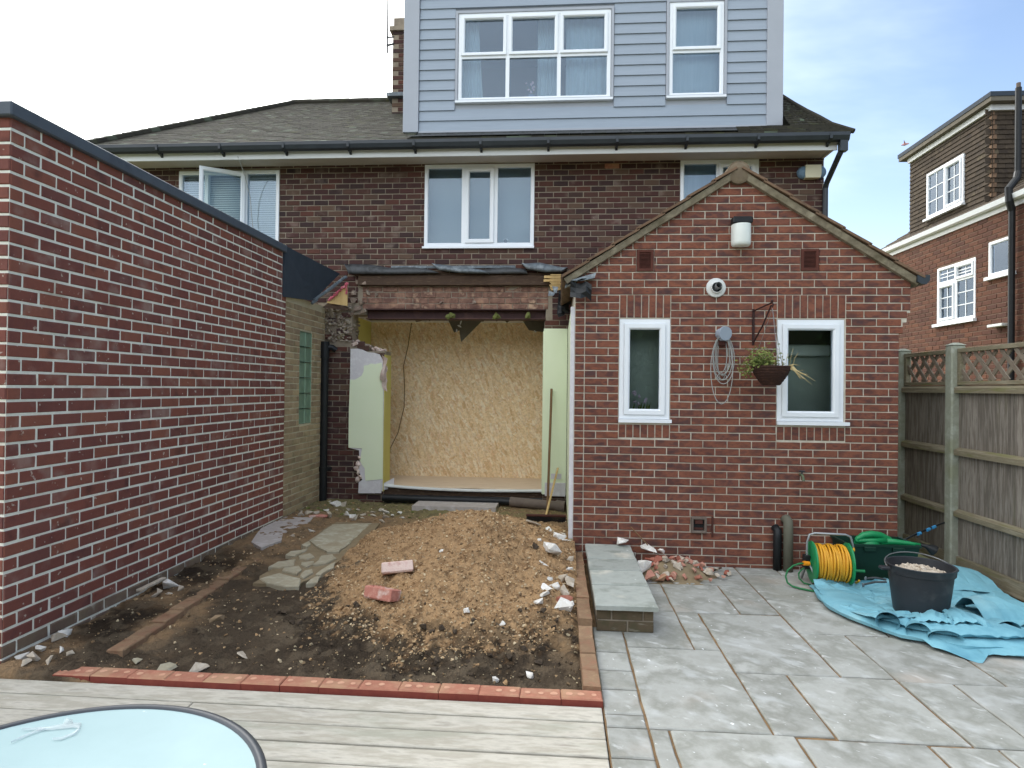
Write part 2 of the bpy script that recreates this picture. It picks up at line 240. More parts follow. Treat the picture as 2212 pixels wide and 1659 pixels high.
def glass_mat(name, refl, tint, rough=.0):
    m = bpy.data.materials.new(name); m.use_nodes = True; MATS[name] = m
    nt = m.node_tree; N = nt.nodes; L = nt.links
    for n in list(N): N.remove(n)
    out = N.new('ShaderNodeOutputMaterial'); mix = N.new('ShaderNodeMixShader'); L.new(mix.outputs[0], out.inputs[0])
    tr = N.new('ShaderNodeBsdfTransparent'); tr.inputs[0].default_value = tint
    gl = N.new('ShaderNodeBsdfGlossy'); gl.inputs['Roughness'].default_value = rough; gl.inputs[0].default_value = (.72, .84, 1, 1)
    fr = N.new('ShaderNodeFresnel'); fr.inputs[0].default_value = 1.5
    ad = N.new('ShaderNodeMath'); ad.operation = 'ADD'; L.new(fr.outputs[0], ad.inputs[0]); ad.inputs[1].default_value = refl; ad.use_clamp = True
    L.new(ad.outputs[0], mix.inputs[0]); L.new(tr.outputs[0], mix.inputs[1]); L.new(gl.outputs[0], mix.inputs[2])
glass_mat('pane', .035, (.86, .9, .9, 1))
M('ornament_clear', [s_(196, 206, 208), s_(206, 214, 216)], scale=3, rough=.2, bump=0, spec=.5)
MATS['ornament_clear'].node_tree.nodes['Principled BSDF'].inputs['Alpha'].default_value = .45
glass_mat('pane_clear', .0, (.85, .9, .88, 1))
M('glass_block_m', [s_(132, 158, 136), s_(112, 138, 116)], scale=6, rough=.12, bump=.1, bscale=30, spec=.6, rvar=.12)

def osb_material():
    m = bpy.data.materials.new('osb'); m.use_nodes = True; MATS['osb'] = m
    nt = m.node_tree; N = nt.nodes; L = nt.links; b = N['Principled BSDF']
    geo = N.new('ShaderNodeNewGeometry'); col = None
    base = None
    for i, (sc, ang) in enumerate(((17, .5), (23, -.7), (14, 1.4), (27, 2.2), (19, -1.2))):
        m0 = N.new('ShaderNodeMapping'); L.new(geo.outputs['Position'], m0.inputs[0]); m0.inputs['Rotation'].default_value = (0, ang, 0)
        mp = N.new('ShaderNodeMapping'); L.new(m0.outputs[0], mp.inputs[0]); mp.inputs['Scale'].default_value = (.8, 1, 2.6); mp.inputs['Location'].default_value = (i * 3.3, i, 0)
        nz = N.new('ShaderNodeTexNoise'); L.new(mp.outputs[0], nz.inputs[0]); nz.inputs['Scale'].default_value = 5
        va = N.new('ShaderNodeVectorMath'); va.operation = 'MULTIPLY_ADD'; L.new(nz.outputs['Color'], va.inputs[0]); va.inputs[1].default_value = (.12, .12, .12); L.new(mp.outputs[0], va.inputs[2])
        vo = N.new('ShaderNodeTexVoronoi'); L.new(va.outputs[0], vo.inputs[0]); vo.inputs['Scale'].default_value = sc * .62
        sp = N.new('ShaderNodeSeparateColor'); L.new(vo.outputs['Color'], sp.inputs[0])
        rp = ramp(N, [s_(222, 184, 138), s_(244, 218, 178), s_(236, 204, 160), s_(250, 232, 204), s_(228, 188, 144)], 0, 1); L.new(sp.outputs[0], rp.inputs[0])
        if base is None: base = rp.outputs[0]
        else:
            mr = N.new('ShaderNodeMapRange'); L.new(sp.outputs[1], mr.inputs[0]); mr.inputs[1].default_value = .6; mr.inputs[2].default_value = .66
            mx = N.new('ShaderNodeMix'); mx.data_type = 'RGBA'; L.new(mr.outputs[0], mx.inputs[0]); L.new(base, mx.inputs[6]); L.new(rp.outputs[0], mx.inputs[7]); base = mx.outputs[2]
    nz = N.new('ShaderNodeTexNoise'); L.new(geo.outputs['Position'], nz.inputs[0]); nz.inputs['Scale'].default_value = 40
    rp = ramp(N, [(.86, .84, .8, 1), (1.04, 1.04, 1.03, 1)], .35, .6); L.new(nz.outputs['Fac'], rp.inputs[0])
    mx = N.new('ShaderNodeMix'); mx.data_type = 'RGBA'; mx.blend_type = 'MULTIPLY'; mx.inputs[0].default_value = 1; L.new(base, mx.inputs[6]); L.new(rp.outputs[0], mx.inputs[7])
    L.new(mx.outputs[2], b.inputs['Base Color']); b.inputs['Roughness'].default_value = .7; b.inputs['Specular IOR Level'].default_value = .25
osb_material()

# ------------------------------------------------------------------ geometry helpers
COL = scene.collection
class MB:
    def __init__(s): s.v = []; s.f = []; s.m = []
    def add(s, vs, fs, mi=0):
        n = len(s.v); s.v += [tuple(v) for v in vs]; s.f += [tuple(i + n for i in f) for f in fs]; s.m += [mi] * len(fs); return s
    def box(s, x0, x1, y0, y1, z0, z1, mi=0):
        return s.add([(x0, y0, z0), (x1, y0, z0), (x1, y1, z0), (x0, y1, z0), (x0, y0, z1), (x1, y0, z1), (x1, y1, z1), (x0, y1, z1)],
                     [(0, 3, 2, 1), (4, 5, 6, 7), (0, 1, 5, 4), (1, 2, 6, 5), (2, 3, 7, 6), (3, 0, 4, 7)], mi)
    def bbox(s, x0, x1, y0, y1, z0, z1, b=.004, mi=0):       # box with chamfered edges on every side
        X = (x0, x0 + b, x1 - b, x1); Y = (y0, y0 + b, y1 - b, y1); Z = (z0, z0 + b, z1 - b, z1)
        bm = bmesh.new(); vs = []
        for sx in (0, 1):
            for sy in (0, 1):
                for sz in (0, 1):
                    ox = X[0] if sx == 0 else X[3]; ix = X[1] if sx == 0 else X[2]
                    oy = Y[0] if sy == 0 else Y[3]; iy = Y[1] if sy == 0 else Y[2]
                    oz = Z[0] if sz == 0 else Z[3]; iz = Z[1] if sz == 0 else Z[2]
                    for p in ((ox, iy, iz), (ix, oy, iz), (ix, iy, oz)): bm.verts.new(p)
        r = bmesh.ops.convex_hull(bm, input=bm.verts)
        bm.verts.index_update(); n = len(s.v)
        s.v += [tuple(v.co) for v in bm.verts]
        for f in bm.faces: s.f.append(tuple(v.index + n for v in f.verts)); s.m.append(mi)
        bm.free(); return s
    def prism(s, poly, axis, d0, d1, mi=0):
        """poly: 2D points; axis 'x','y','z' is the extrusion axis"""
        def P(p, d): return (d, p[0], p[1]) if axis == 'x' else ((p[0], d, p[1]) if axis == 'y' else (p[0], p[1], d))
        n = len(poly); vs = [P(p, d0) for p in poly] + [P(p, d1) for p in poly]
        ar = sum(poly[i][0] * poly[(i + 1) % n][1] - poly[(i + 1) % n][0] * poly[i][1] for i in range(n))
        fl = (ar > 0) ^ (axis == 'y') ^ (d1 < d0)
        fs = [tuple(range(n))[::-1], tuple(range(n, 2 * n))] + [(i, (i + 1) % n, (i + 1) % n + n, i + n) for i in range(n)]
        if not fl: fs = [f[::-1] for f in fs]
        return s.add(vs, fs, mi)
    def tube(s, pts, r, n=8, mi=0, cap=True, closed=False):
        pts = [Vector(p) for p in pts]; rs = r if isinstance(r, (list, tuple)) else [r] * len(pts)
        k = len(pts); base = len(s.v); prev = None
        for i, p in enumerate(pts):
            if closed: t = (pts[(i + 1) % k] - pts[i - 1])
            else: t = (pts[min(i + 1, k - 1)] - pts[max(i - 1, 0)])
            t.normalize()
            if prev is None: u = t.orthogonal().normalized()
            else:
                u = prev - t * prev.dot(t)
                u = u.normalized() if u.length > 1e-6 else t.orthogonal().normalized()
            prev = u; w = t.cross(u)
            for j in range(n):
                an = 2 * math.pi * j / n; s.v.append(tuple(p + (u * math.cos(an) + w * math.sin(an)) * rs[i]))
        for i in range(k if closed else k - 1):
            i2 = (i + 1) % k
            for j in range(n):
                s.f.append((base + i * n + j, base + i * n + (j + 1) % n, base + i2 * n + (j + 1) % n, base + i2 * n + j)); s.m.append(mi)
        if cap and not closed:
            s.f.append(tuple(base + j for j in range(n))[::-1]); s.m.append(mi)
            s.f.append(tuple(base + (k - 1) * n + j for j in range(n))); s.m.append(mi)
        return s
    def lathe(s, prof, c, n=32, mi=0, axis='z', a0=0, a1=2 * math.pi):
        full = abs(a1 - a0 - 2 * math.pi) < 1e-6; k = n if full else n + 1; base = len(s.v)
        for (r, z) in prof:
            for j in range(k):
                an = a0 + (a1 - a0) * j / n; x, y = r * math.cos(an), r * math.sin(an)
                p = (x, y, z) if axis == 'z' else ((z, x, y) if axis == 'x' else (x, z, y))
                s.v.append((c[0] + p[0], c[1] + p[1], c[2] + p[2]))
        for i in range(len(prof) - 1):
            for j in range(n):
                j2 = (j + 1) % k; q = (base + i * k + j, base + i * k + j2, base + (i + 1) * k + j2, base + (i + 1) * k + j)
                s.f.append(q if axis != 'y' else q[::-1]); s.m.append(mi)
        return s
    def grid(s, P, mi=0):       # P: array rows x cols of points
        h, w = len(P), len(P[0]); base = len(s.v)
        for r in P: s.v += [tuple(p) for p in r]
        for i in range(h - 1):
            for j in range(w - 1):
                s.f.append((base + i * w + j, base + i * w + j + 1, base + (i + 1) * w + j + 1, base + (i + 1) * w + j)); s.m.append(mi)
        return s
    def rock(s, c, r, rot=None, jit=.25, mi=0, sub=0):
        sx, sy, sz = r if isinstance(r, (tuple, list)) else (r, r, r)
        vs, fs = ROCK[sub]
        q = Euler(rot if rot else (random.uniform(0, 6), random.uniform(0, 6), random.uniform(0, 6))).to_matrix() if rot != 0 else Matrix.Identity(3)
        out = []
        for v in vs:
            k = 1 + random.uniform(-jit, jit); p = Vector((v[0] * sx * k, v[1] * sy * k, v[2] * sz * k)); out.append(tuple(q @ p + Vector(c)))
        return s.add(out, fs, mi)
    def shard(s, c, size, rot=None, n=9, mi=0):
        q = Euler(rot if rot else (random.uniform(-.4, .4), random.uniform(-.4, .4), random.uniform(0, 6.28))).to_matrix(); bm = bmesh.new()
        for k in range(n):
            v = Vector((random.uniform(-1, 1), random.uniform(-1, 1), random.uniform(-1, 1))); v = v / max(abs(v.x), abs(v.y), abs(v.z)) if random.random() < .75 else v.normalized()
            bm.verts.new(q @ Vector((v.x * size[0], v.y * size[1], v.z * size[2])) + Vector(c))
        bmesh.ops.convex_hull(bm, input=bm.verts); bmesh.ops.delete(bm, geom=[v for v in bm.verts if not v.link_faces], context='VERTS')
        bm.verts.index_update(); s.add([v.co[:] for v in bm.verts], [tuple(v.index for v in f.verts) for f in bm.faces], mi); bm.free(); return s
    def build(s, name, mat, parent=None, smooth=False, origin=None, wn=False):
        o = Vector(origin) if origin is not None else (parent.location.copy() if parent and parent.type == 'EMPTY' else Vector((0, 0, 0)))
        if parent is not None and parent.type != 'EMPTY' and origin is None: o = wloc(parent)
        me = bpy.data.meshes.new(name); me.from_pydata([(v[0] - o.x, v[1] - o.y, v[2] - o.z) for v in s.v], [], s.f)
        for mm in (mat if isinstance(mat, (list, tuple)) else [mat]): me.materials.append(MATS[mm])
        if any(s.m): me.polygons.foreach_set('material_index', s.m)
        if smooth: me.polygons.foreach_set('use_smooth', [True] * len(me.polygons))
        me.update()
        ob = bpy.data.objects.new(name, me); COL.objects.link(ob)
        if parent is not None: ob.parent = parent; ob.location = o - wloc(parent)
        else: ob.location = o
        if smooth == 'auto':
            try: me.set_sharp_from_angle(angle=R(40))
            except Exception: pass
        return ob
def wloc(ob):
    p = ob.location.copy(); q = ob.parent
    while q is not None: p = p + q.location; q = q.parent
    return p
def _ico(sub):
    bm = bmesh.new(); bmesh.ops.create_icosphere(bm, subdivisions=sub, radius=1)
    bm.verts.index_update(); vs = [tuple(v.co) for v in bm.verts]; fs = [tuple(v.index for v in f.verts) for f in bm.faces]; bm.free(); return vs, fs
ROCK = {0: _ico(1), 1: _ico(2), 2: _ico(3)}
def thing(name, label, cat, loc, group=None):
    o = bpy.data.objects.new(name, None); COL.objects.link(o); o.location = loc; o.empty_display_size = .1
    return tag(o, label, cat, group)
def tag(o, label=None, cat=None, group=None, kind=None):
    if label: o['label'] = label
    if cat: o['category'] = cat
    if group: o['group'] = group
    if kind: o['kind'] = kind
    return o

# value noise
_perm = rng.random((256, 256))
def vnoise(x, y):
    xi = np.floor(x).astype(int); yi = np.floor(y).astype(int); xf = x - xi; yf = y - yi
    u = xf * xf * (3 - 2 * xf); v = yf * yf * (3 - 2 * yf)
    g = lambda i, j: _perm[(xi + i) % 256, (yi + j) % 256]
    return (g(0, 0) * (1 - u) + g(1, 0) * u) * (1 - v) + (g(0, 1) * (1 - u) + g(1, 1) * u) * v
def fbm(x, y, o=5, rough=.5):
    s = 0; am = 1; t = 0
    for i in range(o): s = s + am * vnoise(x * 2 ** i + 7.3 * i, y * 2 ** i + 3.1 * i); t += am; am *= rough
    return s / t
def sstep(a_, b_, x): t = np.clip((x - a_) / (b_ - a_), 0, 1); return t * t * (3 - 2 * t)

# bricks: shared chamfered face pieces laid in courses on a wall
def brick_meshes(mat, inset, rough_, n=8, nm='brick'):
    out = []
    for k in range(n):
        j = lambda q=1: random.uniform(-1, 1) * rough_ * q
        w, h, d = .215, .065, .03
        fx, fz = w / 2 - inset, h / 2 - inset
        v = [(-fx + j(), j(.5), -fz + j()), (0, j(.8), -fz + j()), (fx + j(), j(.5), -fz + j()), (fx + j(), j(.5), fz + j()), (0, j(.8), fz + j()), (-fx + j(), j(.5), fz + j())]
        v += [(-w / 2, inset * 1.2, -h / 2), (0, inset * 1.2, -h / 2), (w / 2, inset * 1.2, -h / 2), (w / 2, inset * 1.2, h / 2), (0, inset * 1.2, h / 2), (-w / 2, inset * 1.2, h / 2)]
        v += [(x, d, z) for x, y, z in v[6:]]
        v = [(x / w, y, z / h) for x, y, z in v]
        f = [(0, 1, 4, 5), (1, 2, 3, 4)]
        for i in range(6): f.append((i + 6, (i + 1) % 6 + 6, (i + 1) % 6, i)); f.append((i + 12, (i + 1) % 6 + 12, (i + 1) % 6 + 6, i + 6))
        me = bpy.data.meshes.new(nm); me.from_pydata(v, [], f); me.materials.append(MATS[mat]); me.update(); out.append(me)
    return out
def add_brick(parent, me, u0, u1, z0, z1, o, ud, name='brick', push=0.0):
    ud = Vector(ud); yd = Vector((-ud.y, ud.x, 0))
    p = Vector(o) + ud * ((u0 + u1) / 2) + yd * push; p.z = (z0 + z1) / 2
    ob = bpy.data.objects.new(name, me); COL.objects.link(ob); ob.parent = parent; ob.location = p - wloc(parent)
    ob.rotation_euler = (0, random.uniform(-.004, .004), math.atan2(ud.y, ud.x)); ob.scale = (u1 - u0, 1, z1 - z0)
    return ob
def merge_bricks(mb, me, u0, u1, z0, z1, o, ud, push=0.0):
    ud = Vector(ud); yd = Vector((-ud.y, ud.x, 0)); c = Vector(o) + ud * ((u0 + u1) / 2) + yd * push; c.z = (z0 + z1) / 2
    vs = [c + ud * (v.co.x * (u1 - u0)) + yd * v.co.y + Vector((0, 0, v.co.z * (z1 - z0))) for v in me.vertices]
    mb.add(vs, [tuple(p.vertices) for p in me.polygons])
def lay(parent, o, ud, zs, c, s, j, nrow, spans, meshes, mat, nmax=300, off=0.0, jit=.003, stuff='brick_courses', extra=(), name='brick', pick=None, proud=.0015):
    """spans(z0,z1) -> list of (u0,u1) of wall in that course"""
    L = []
    for r in range(nrow):
        z0 = zs + r * c; z1 = z0 + c - j
        for (a0, a1) in spans(z0, z1):
            u = math.floor((a0 - off) / s) * s + off + (s / 2 if r % 2 else 0) - s
            while u < a1:
                b0 = max(u, a0) + j / 2; b1 = min(u + s, a1) - j / 2
                if b1 - b0 > .014: L.append((b0 + random.uniform(-jit, jit) * .6, b1 + random.uniform(-jit, jit) * .6, z0 + random.uniform(-jit, jit) * .4, z1 + random.uniform(-jit, jit) * .4))
                u += s
    L += list(extra)
    udv = Vector(ud); ov = Vector(o)
    L.sort(key=lambda t: ((ov + udv * ((t[0] + t[1]) / 2)).xy.length_squared + ((t[2] + t[3]) / 2 - CAM.z) ** 2) if pick is None or pick(t) else 1e6)
    mb = MB()
    for i, t in enumerate(L):
        me = random.choice(meshes); push = random.uniform(-proud, proud)
        if i < nmax: add_brick(parent, me, *t, o, ud, name, push)
        else: merge_bricks(mb, me, *t, o, ud, push)
    if mb.f: tag(mb.build(stuff, mat, parent), kind='stuff')
def wall_cells(mb, plane, d0, d1, u0, u1, z0, z1, holes):
    us = sorted({u0, u1} | {min(max(v, u0), u1) for h in holes for v in h[:2]}); zs = sorted({z0, z1} | {min(max(v, z0), z1) for h in holes for v in h[2:]})
    for i in range(len(us) - 1):
        run = None
        for k in range(len(zs)):
            if k < len(zs) - 1:
                cu, cz = (us[i] + us[i + 1]) / 2, (zs[k] + zs[k + 1]) / 2
                solid = not any(h[0] < cu < h[1] and h[2] < cz < h[3] for h in holes)
            else: solid = False
            if solid and run is None: run = zs[k]
            if not solid and run is not None:
                if plane == 'y': mb.box(us[i], us[i + 1], d0, d1, run, zs[k])
                else: mb.box(d0, d1, us[i], us[i + 1], run, zs[k])
                run = None
    return mb
def cut(a0, a1, holes, z0, z1):
    segs = [(a0, a1)]
    for h in holes:
        if z1 > h[2] + .004 and z0 < h[3] - .004:
            n = []
            for (p, q) in segs:
                if h[1] <= p or h[0] >= q: n.append((p, q)); continue
                if h[0] > p: n.append((p, h[0]))
                if h[1] < q: n.append((h[1], q))
            segs = n
    return segs

# windows: frame ring with mitred profile, in a frame (origin, u direction); y is into the wall
class Fr:
    def __init__(s, o, ud): s.o = Vector(o); s.u = Vector(ud); s.y = Vector((-s.u.y, s.u.x, 0))
    def p(s, u, y, z): return s.o + s.u * u + s.y * y + Vector((0, 0, z))
def ring(mb, F, u0, u1, z0, z1, t, y0, y1, ch=.012, mi=0):
    """rect ring: outer edge u0..z1, width t, front at y0 (towards viewer), back y1, inner edge chamfered"""
    def rect(d, y): return [F.p(u0 + d, y, z0 + d), F.p(u1 - d, y, z0 + d), F.p(u1 - d, y, z1 - d), F.p(u0 + d, y, z1 - d)]
    loops = [rect(0, y1), rect(0, y0 + .003), rect(.003, y0), rect(t - ch, y0), rect(t, y0 + ch), rect(t, y1)]
    n = len(mb.v)
    for l in loops: mb.v += [tuple(p) for p in l]
    for a_ in range(len(loops) - 1):
        for i in range(4):
            j = (i + 1) % 4; mb.f.append((n + a_ * 4 + i, n + a_ * 4 + j, n + a_ * 4 + 4 + j, n + a_ * 4 + 4 + i)); mb.m.append(mi)
def fbox(mb, F, u0, u1, y0, y1, z0, z1, mi=0):
    vs = [F.p(u, y, z) for z in (z0, z1) for (u, y) in ((u0, y0), (u1, y0), (u1, y1), (u0, y1))]
    mb.add(vs, [(0, 3, 2, 1), (4, 5, 6, 7), (0, 1, 5, 4), (1, 2, 6, 5), (2, 3, 7, 6), (3, 0, 4, 7)], mi)
def window(parent, o, ud, w, h, cells, ft=.05, sash=.05, y0=0., sill=None, pane='pane', mull=(), trans=(), frame_mat='white_upvc', bars=None):
    """cells: (u0,u1,z0,z1,is_sash) glazed fields inside the frame, relative to o"""
    F = Fr(o, ud); mb = MB(); ring(mb, F, 0, w, 0, h, ft, y0, y0 + .07)
    for (u, z0, z1, t) in mull: fbox(mb, F, u - t / 2, u + t / 2, y0 + .004, y0 + .066, z0, z1)
    for (z, u0, u1, t) in trans: fbox(mb, F, u0, u1, y0 + .006, y0 + .064, z - t / 2, z + t / 2)
    fr = mb.build('window', frame_mat, parent)
    for (u0, u1, z0, z1, sh) in cells:
        if sh:
            m2 = MB(); ring(m2, F, u0, u1, z0, z1, sash, y0 - .018, y0 + .05, .014); m2.build('sash', frame_mat, fr)
            g = (u0 + sash, u1 - sash, z0 + sash, z1 - sash)
        else: g = (u0, u1, z0, z1)
        m3 = MB(); fbox(m3, F, g[0] - .004, g[1] + .004, y0 + .026, y0 + .034, g[2] - .004, g[3] + .004); m3.build('pane', pane, fr)
        if bars:
            nb, mbz = bars; m4 = MB()
            for k in range(1, nb): uu = g[0] + (g[1] - g[0]) * k / nb; fbox(m4, F, uu - .007, uu + .007, y0 + .018, y0 + .024, g[2], g[3])
            for k in range(1, mbz): zz = g[2] + (g[3] - g[2]) * k / mbz; fbox(m4, F, g[0], g[1], y0 + .0165, y0 + .0225, zz - .007, zz + .007)
            m4.build('glazing_bar', frame_mat, fr)
    if sill:
        a0, a1, pr, th = sill; m5 = MB(); fbox(m5, F, a0, a1, y0 - pr, y0 + .06, -th, -.002); m5.build('sill', frame_mat, fr)
    return fr, F

# ================================================================== SETTING
# ground sheet to the horizon
g = MB()
g.grid([[(x, y, -.09) for x in np.linspace(-700, 700, 15)] for y in np.linspace(-700, 700, 15)])
tag(g.build('ground', 'ground_grass'), 'flat ground under and around the garden', kind='structure')

# --- excavated soil with the ochre heap
def soil_h(x, y):
    base = .01 + .085 * sstep(3.9, 6.8, y) + .03 * sstep(-2.62, -2.8, x)
    yy = np.where(y < 6.05, (y - 6.05) / 2.15, (y - 6.05) / 1.05)
    wob = (fbm(x * 1.3 + 4, y * 1.3, 3) - .5) * .42
    r = np.sqrt(((x + .80) / 1.20) ** 2 + yy ** 2) + wob * .7
    hp = np.clip(1 - r, 0, 1); heap = .47 * (hp ** 1.08) * (1 - .12 * hp)
    toe = sstep(1.12, .92, r) * .035
    front = -.035 * sstep(4.3, 3.7, y) * sstep(-2.7, -2.3, x)
    rough_ = (fbm(x * 9, y * 9, 5, .66) - .5) * (.07 + .02 * sstep(4.6, 4.0, y)) + (fbm(x * 24, y * 24, 4, .68) - .5) * .06 * sstep(1.2, .9, r) + (fbm(x * 3.2 + 5, y * 3.2, 3) - .5) * .09 * sstep(1.05, .7, r) + (fbm(x * 40, y * 40, 3) - .5) * .016
    gully = -.03 * sstep(.10, .0, np.abs(y - 3.56)) * sstep(-2.4, -2.0, x)
    pm = sstep(-2.62, -2.55, x) * sstep(-1.93, -2.0, x) * sstep(4.86, 4.95, y) * sstep(7.2, 7.1, y)
    return base + heap * (1 - .8 * pm) + toe * (1 - pm) + front + rough_ * (1 - .8 * pm) + gully - .012 * pm, r
nx, ny = 250, 380
xs = np.linspace(-3.21, .17, nx); ys = np.linspace(3.349, 8.7, ny); ys[0] = 3.347; ys[1] = 3.349
Xg, Yg = np.meshgrid(xs, ys); Zg, Rg = soil_h(Xg, Yg); Zg[0, :] = -.085; Zg[1, :] = np.minimum(Zg[2, :], .02)
dark = np.array(s_(72, 62, 51)[:3]); ochre = np.array(s_(162, 132, 98)[:3]); ochre2 = np.array(s_(116, 90, 65)[:3]); tan = np.array(s_(134, 110, 84)[:3]); mossy = np.array(s_(120, 112, 80)[:3]); black = np.array(s_(46, 39, 32)[:3]); greyb = np.array(s_(98, 86, 71)[:3])
def soil_col(Xg, Yg, Rg):
    n1 = fbm(Xg * 3.1 + 9, Yg * 3.1, 5, .6); n2 = fbm(Xg * 11, Yg * 11 + 5, 4, .6); n3 = fbm(Xg * 1.2, Yg * 2.4 + 20, 4)
    col = np.ones(Xg.shape + (3,)) * dark
    def blend(c, m): nonlocal col; col = col * (1 - m[..., None]) + c * m[..., None]
    blend(greyb, sstep(.48, .66, n3) * .8)
    blend(tan, sstep(.46, .66, n1) * sstep(-2.3, -2.75, Xg))
    blend(tan, sstep(5.2, 6.4, Yg + n1 - .5))
    blend(tan, sstep(-2.45, -2.65, Xg) * sstep(5.5, 4.5, Yg) * sstep(.42, .62, n1 + .04))
    blend(mossy, sstep(7.2, 7.9, Yg + (n1 - .5)))
    edge = Rg + (n2 - .5) * .45 + (n1 - .5) * .3
    blend(black, sstep(1.25, 1.0, edge) * sstep(4.9, 4.2, Yg) * .85)
    blend(ochre, sstep(1.02, .90, edge + .10 * sstep(4.7, 4.0, Yg)))
    blend(ochre * .95, sstep(.44, .60, n2 * .6 + n1 * .4) * sstep(-1.5, -.3, Xg) * sstep(3.75, 4.35, Yg) * .9)
    heapm = sstep(1.05, .9, edge); n4 = fbm(Xg * 17 + 3, Yg * 17, 4, .65); blend(ochre2, heapm * sstep(.50, .66, n4) * .75); blend(ochre * 1.15, heapm * sstep(.60, .70, fbm(Xg * 23, Yg * 23 + 8, 3)) * .6)
    bump_ = lambda c_, w_: np.exp(-((Yg - c_) / w_) ** 4)
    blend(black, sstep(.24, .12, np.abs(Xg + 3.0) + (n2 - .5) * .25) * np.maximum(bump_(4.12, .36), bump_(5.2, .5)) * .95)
    blend(greyb, sstep(.52, .60, n2) * .5 * sstep(.9, 1.1, edge))
    blend(black, sstep(3.62, 3.52, Yg + (n2 - .5) * .1) * sstep(-2.2, -1.9, Xg) * .9)
    return np.clip(col, 0, 1)
Cg = soil_col(Xg, Yg, Rg)
me = bpy.data.meshes.new('excavated_soil')
idx = np.arange(nx * ny).reshape(ny, nx)
faces = np.stack([idx[:-1, :-1], idx[:-1, 1:], idx[1:, 1:], idx[1:, :-1]], -1).reshape(-1, 4)
me.from_pydata(np.stack([Xg, Yg, Zg], -1).reshape(-1, 3).tolist(), [], faces.tolist())
ca = me.color_attributes.new('Col', 'FLOAT_COLOR', 'POINT')
ca.data.foreach_set('color', np.concatenate([Cg.reshape(-1, 3), np.ones((nx * ny, 1))], 1).ravel())
me.polygons.foreach_set('use_smooth', [True] * len(me.polygons)); me.materials.append(MATS['soil'])
soil = bpy.data.objects.new('excavated_soil', me); COL.objects.link(soil)
tag(soil, 'dug over dark soil with a tall heap of ochre sandy earth', kind='structure')
def hz(x, y): return float(soil_h(np.array([[x]]), np.array([[y]]))[0][0, 0])

# --- deck boards
deck = MB().box(-4.2, .235, -.6, 3.33, -.085, -.055).build('deck', 'deck_gap'); tag(deck, 'weathered pale timber deck in front of the dug bed', kind='structure')
y = 3.345; k = 0
def groove_board(x0, x1, y0, y1, z1):
    mb = MB(); n = 9; prof = []
    for i in range(n + 1):
        yy = y0 + (y1 - y0) * i / n; prof.append((yy, z1))
    mb.bbox(x0, x1, y0, y1, z1 - .028, z1, .004); return mb
while y > -.5:
    x1 = .246
    cutx = [-4.15] + ([random.choice((-1.9, -.9, -2.4))] if k % 3 == 1 else []) + [x1]
    for a0, a1 in zip(cutx[:-1], cutx[1:]):
        groove_board(a0 + .002, a1 - .002, y - .1405, y, 0.0 + random.uniform(-.0015, .0015)).build('deck_board', 'deck_wood', deck)
    y -= .1535; k += 1

# --- patio
patio = MB().box(.25, 3.80, -.6, 6.135, -.085, -.012).build('patio', 'joint_sand'); tag(patio, 'grey sandstone patio of mixed rectangular slabs with sandy joints', kind='structure')
SL = [(.25, .46, 2.45, 2.9), (.25, .46, 2.9, 3.165), (.25, .46, 3.165, 3.29), (.25, .46, 3.29, 3.56), (.25, .46, 3.56, 3.80), (.25, .46, 3.80, 4.06),
      (.46, 1.065, 3.165, 4.155), (.25, .46, 4.06, 4.48), (.46, .895, 4.155, 4.84), (.895, 1.065, 4.155, 4.84), (1.065, 1.675, 3.845, 4.845), (.70, .895, 4.84, 5.53),
      (.895, 1.38, 4.845, 5.54), (1.38, 1.675, 4.86, 5.19), (1.38, 1.675, 5.19, 5.55), (.70, 1.15, 5.55, 6.125), (1.15, 1.675, 5.55, 5.87), (1.15, 1.675, 5.87, 6.125),
      (1.675, 2.05, 5.90, 6.125), (1.675, 2.28, 5.20, 5.90), (2.05, 2.66, 5.90, 6.125), (2.66, 3.2, 5.90, 6.125), (1.675, 2.28, 4.505, 5.20), (2.28, 2.9, 4.505, 5.20), (2.28, 2.58, 5.20, 5.90), (2.58, 3.2, 5.20, 5.90), (2.9, 3.2, 4.505, 5.2), (3.2, 3.7, 4.505, 5.4), (3.2, 3.7, 5.4, 6.125),
      (1.675, 1.98, 3.845, 4.505), (1.98, 2.58, 3.815, 4.505), (2.58, 3.19, 3.815, 4.505), (3.19, 3.7, 3.815, 4.505),
      (1.065, 1.36, 3.165, 3.845), (1.36, 1.98, 3.15, 3.845), (1.98, 2.28, 3.14, 3.815), (2.28, 2.9, 3.14, 3.815), (2.9, 3.2, 3.14, 3.815), (3.2, 3.7, 3.14, 3.815),
      (.46, .56, 2.45, 3.165), (.56, 1.163, 2.25, 3.165), (1.163, 1.768, 2.55, 3.15), (1.768, 2.08, 2.25, 3.14), (2.08, 2.69, 2.52, 3.14), (2.69, 3.3, 2.25, 3.14), (3.3, 3.7, 2.52, 3.14),
      (1.163, 1.768, 1.65, 2.55), (.25, .56, 1.5, 2.45), (.56, 1.163, 1.5, 2.25), (1.768, 2.08, 1.5, 2.25), (2.08, 2.69, 1.6, 2.52), (2.69, 3.3, 1.5, 2.25), (3.3, 3.7, 1.5, 2.52)]
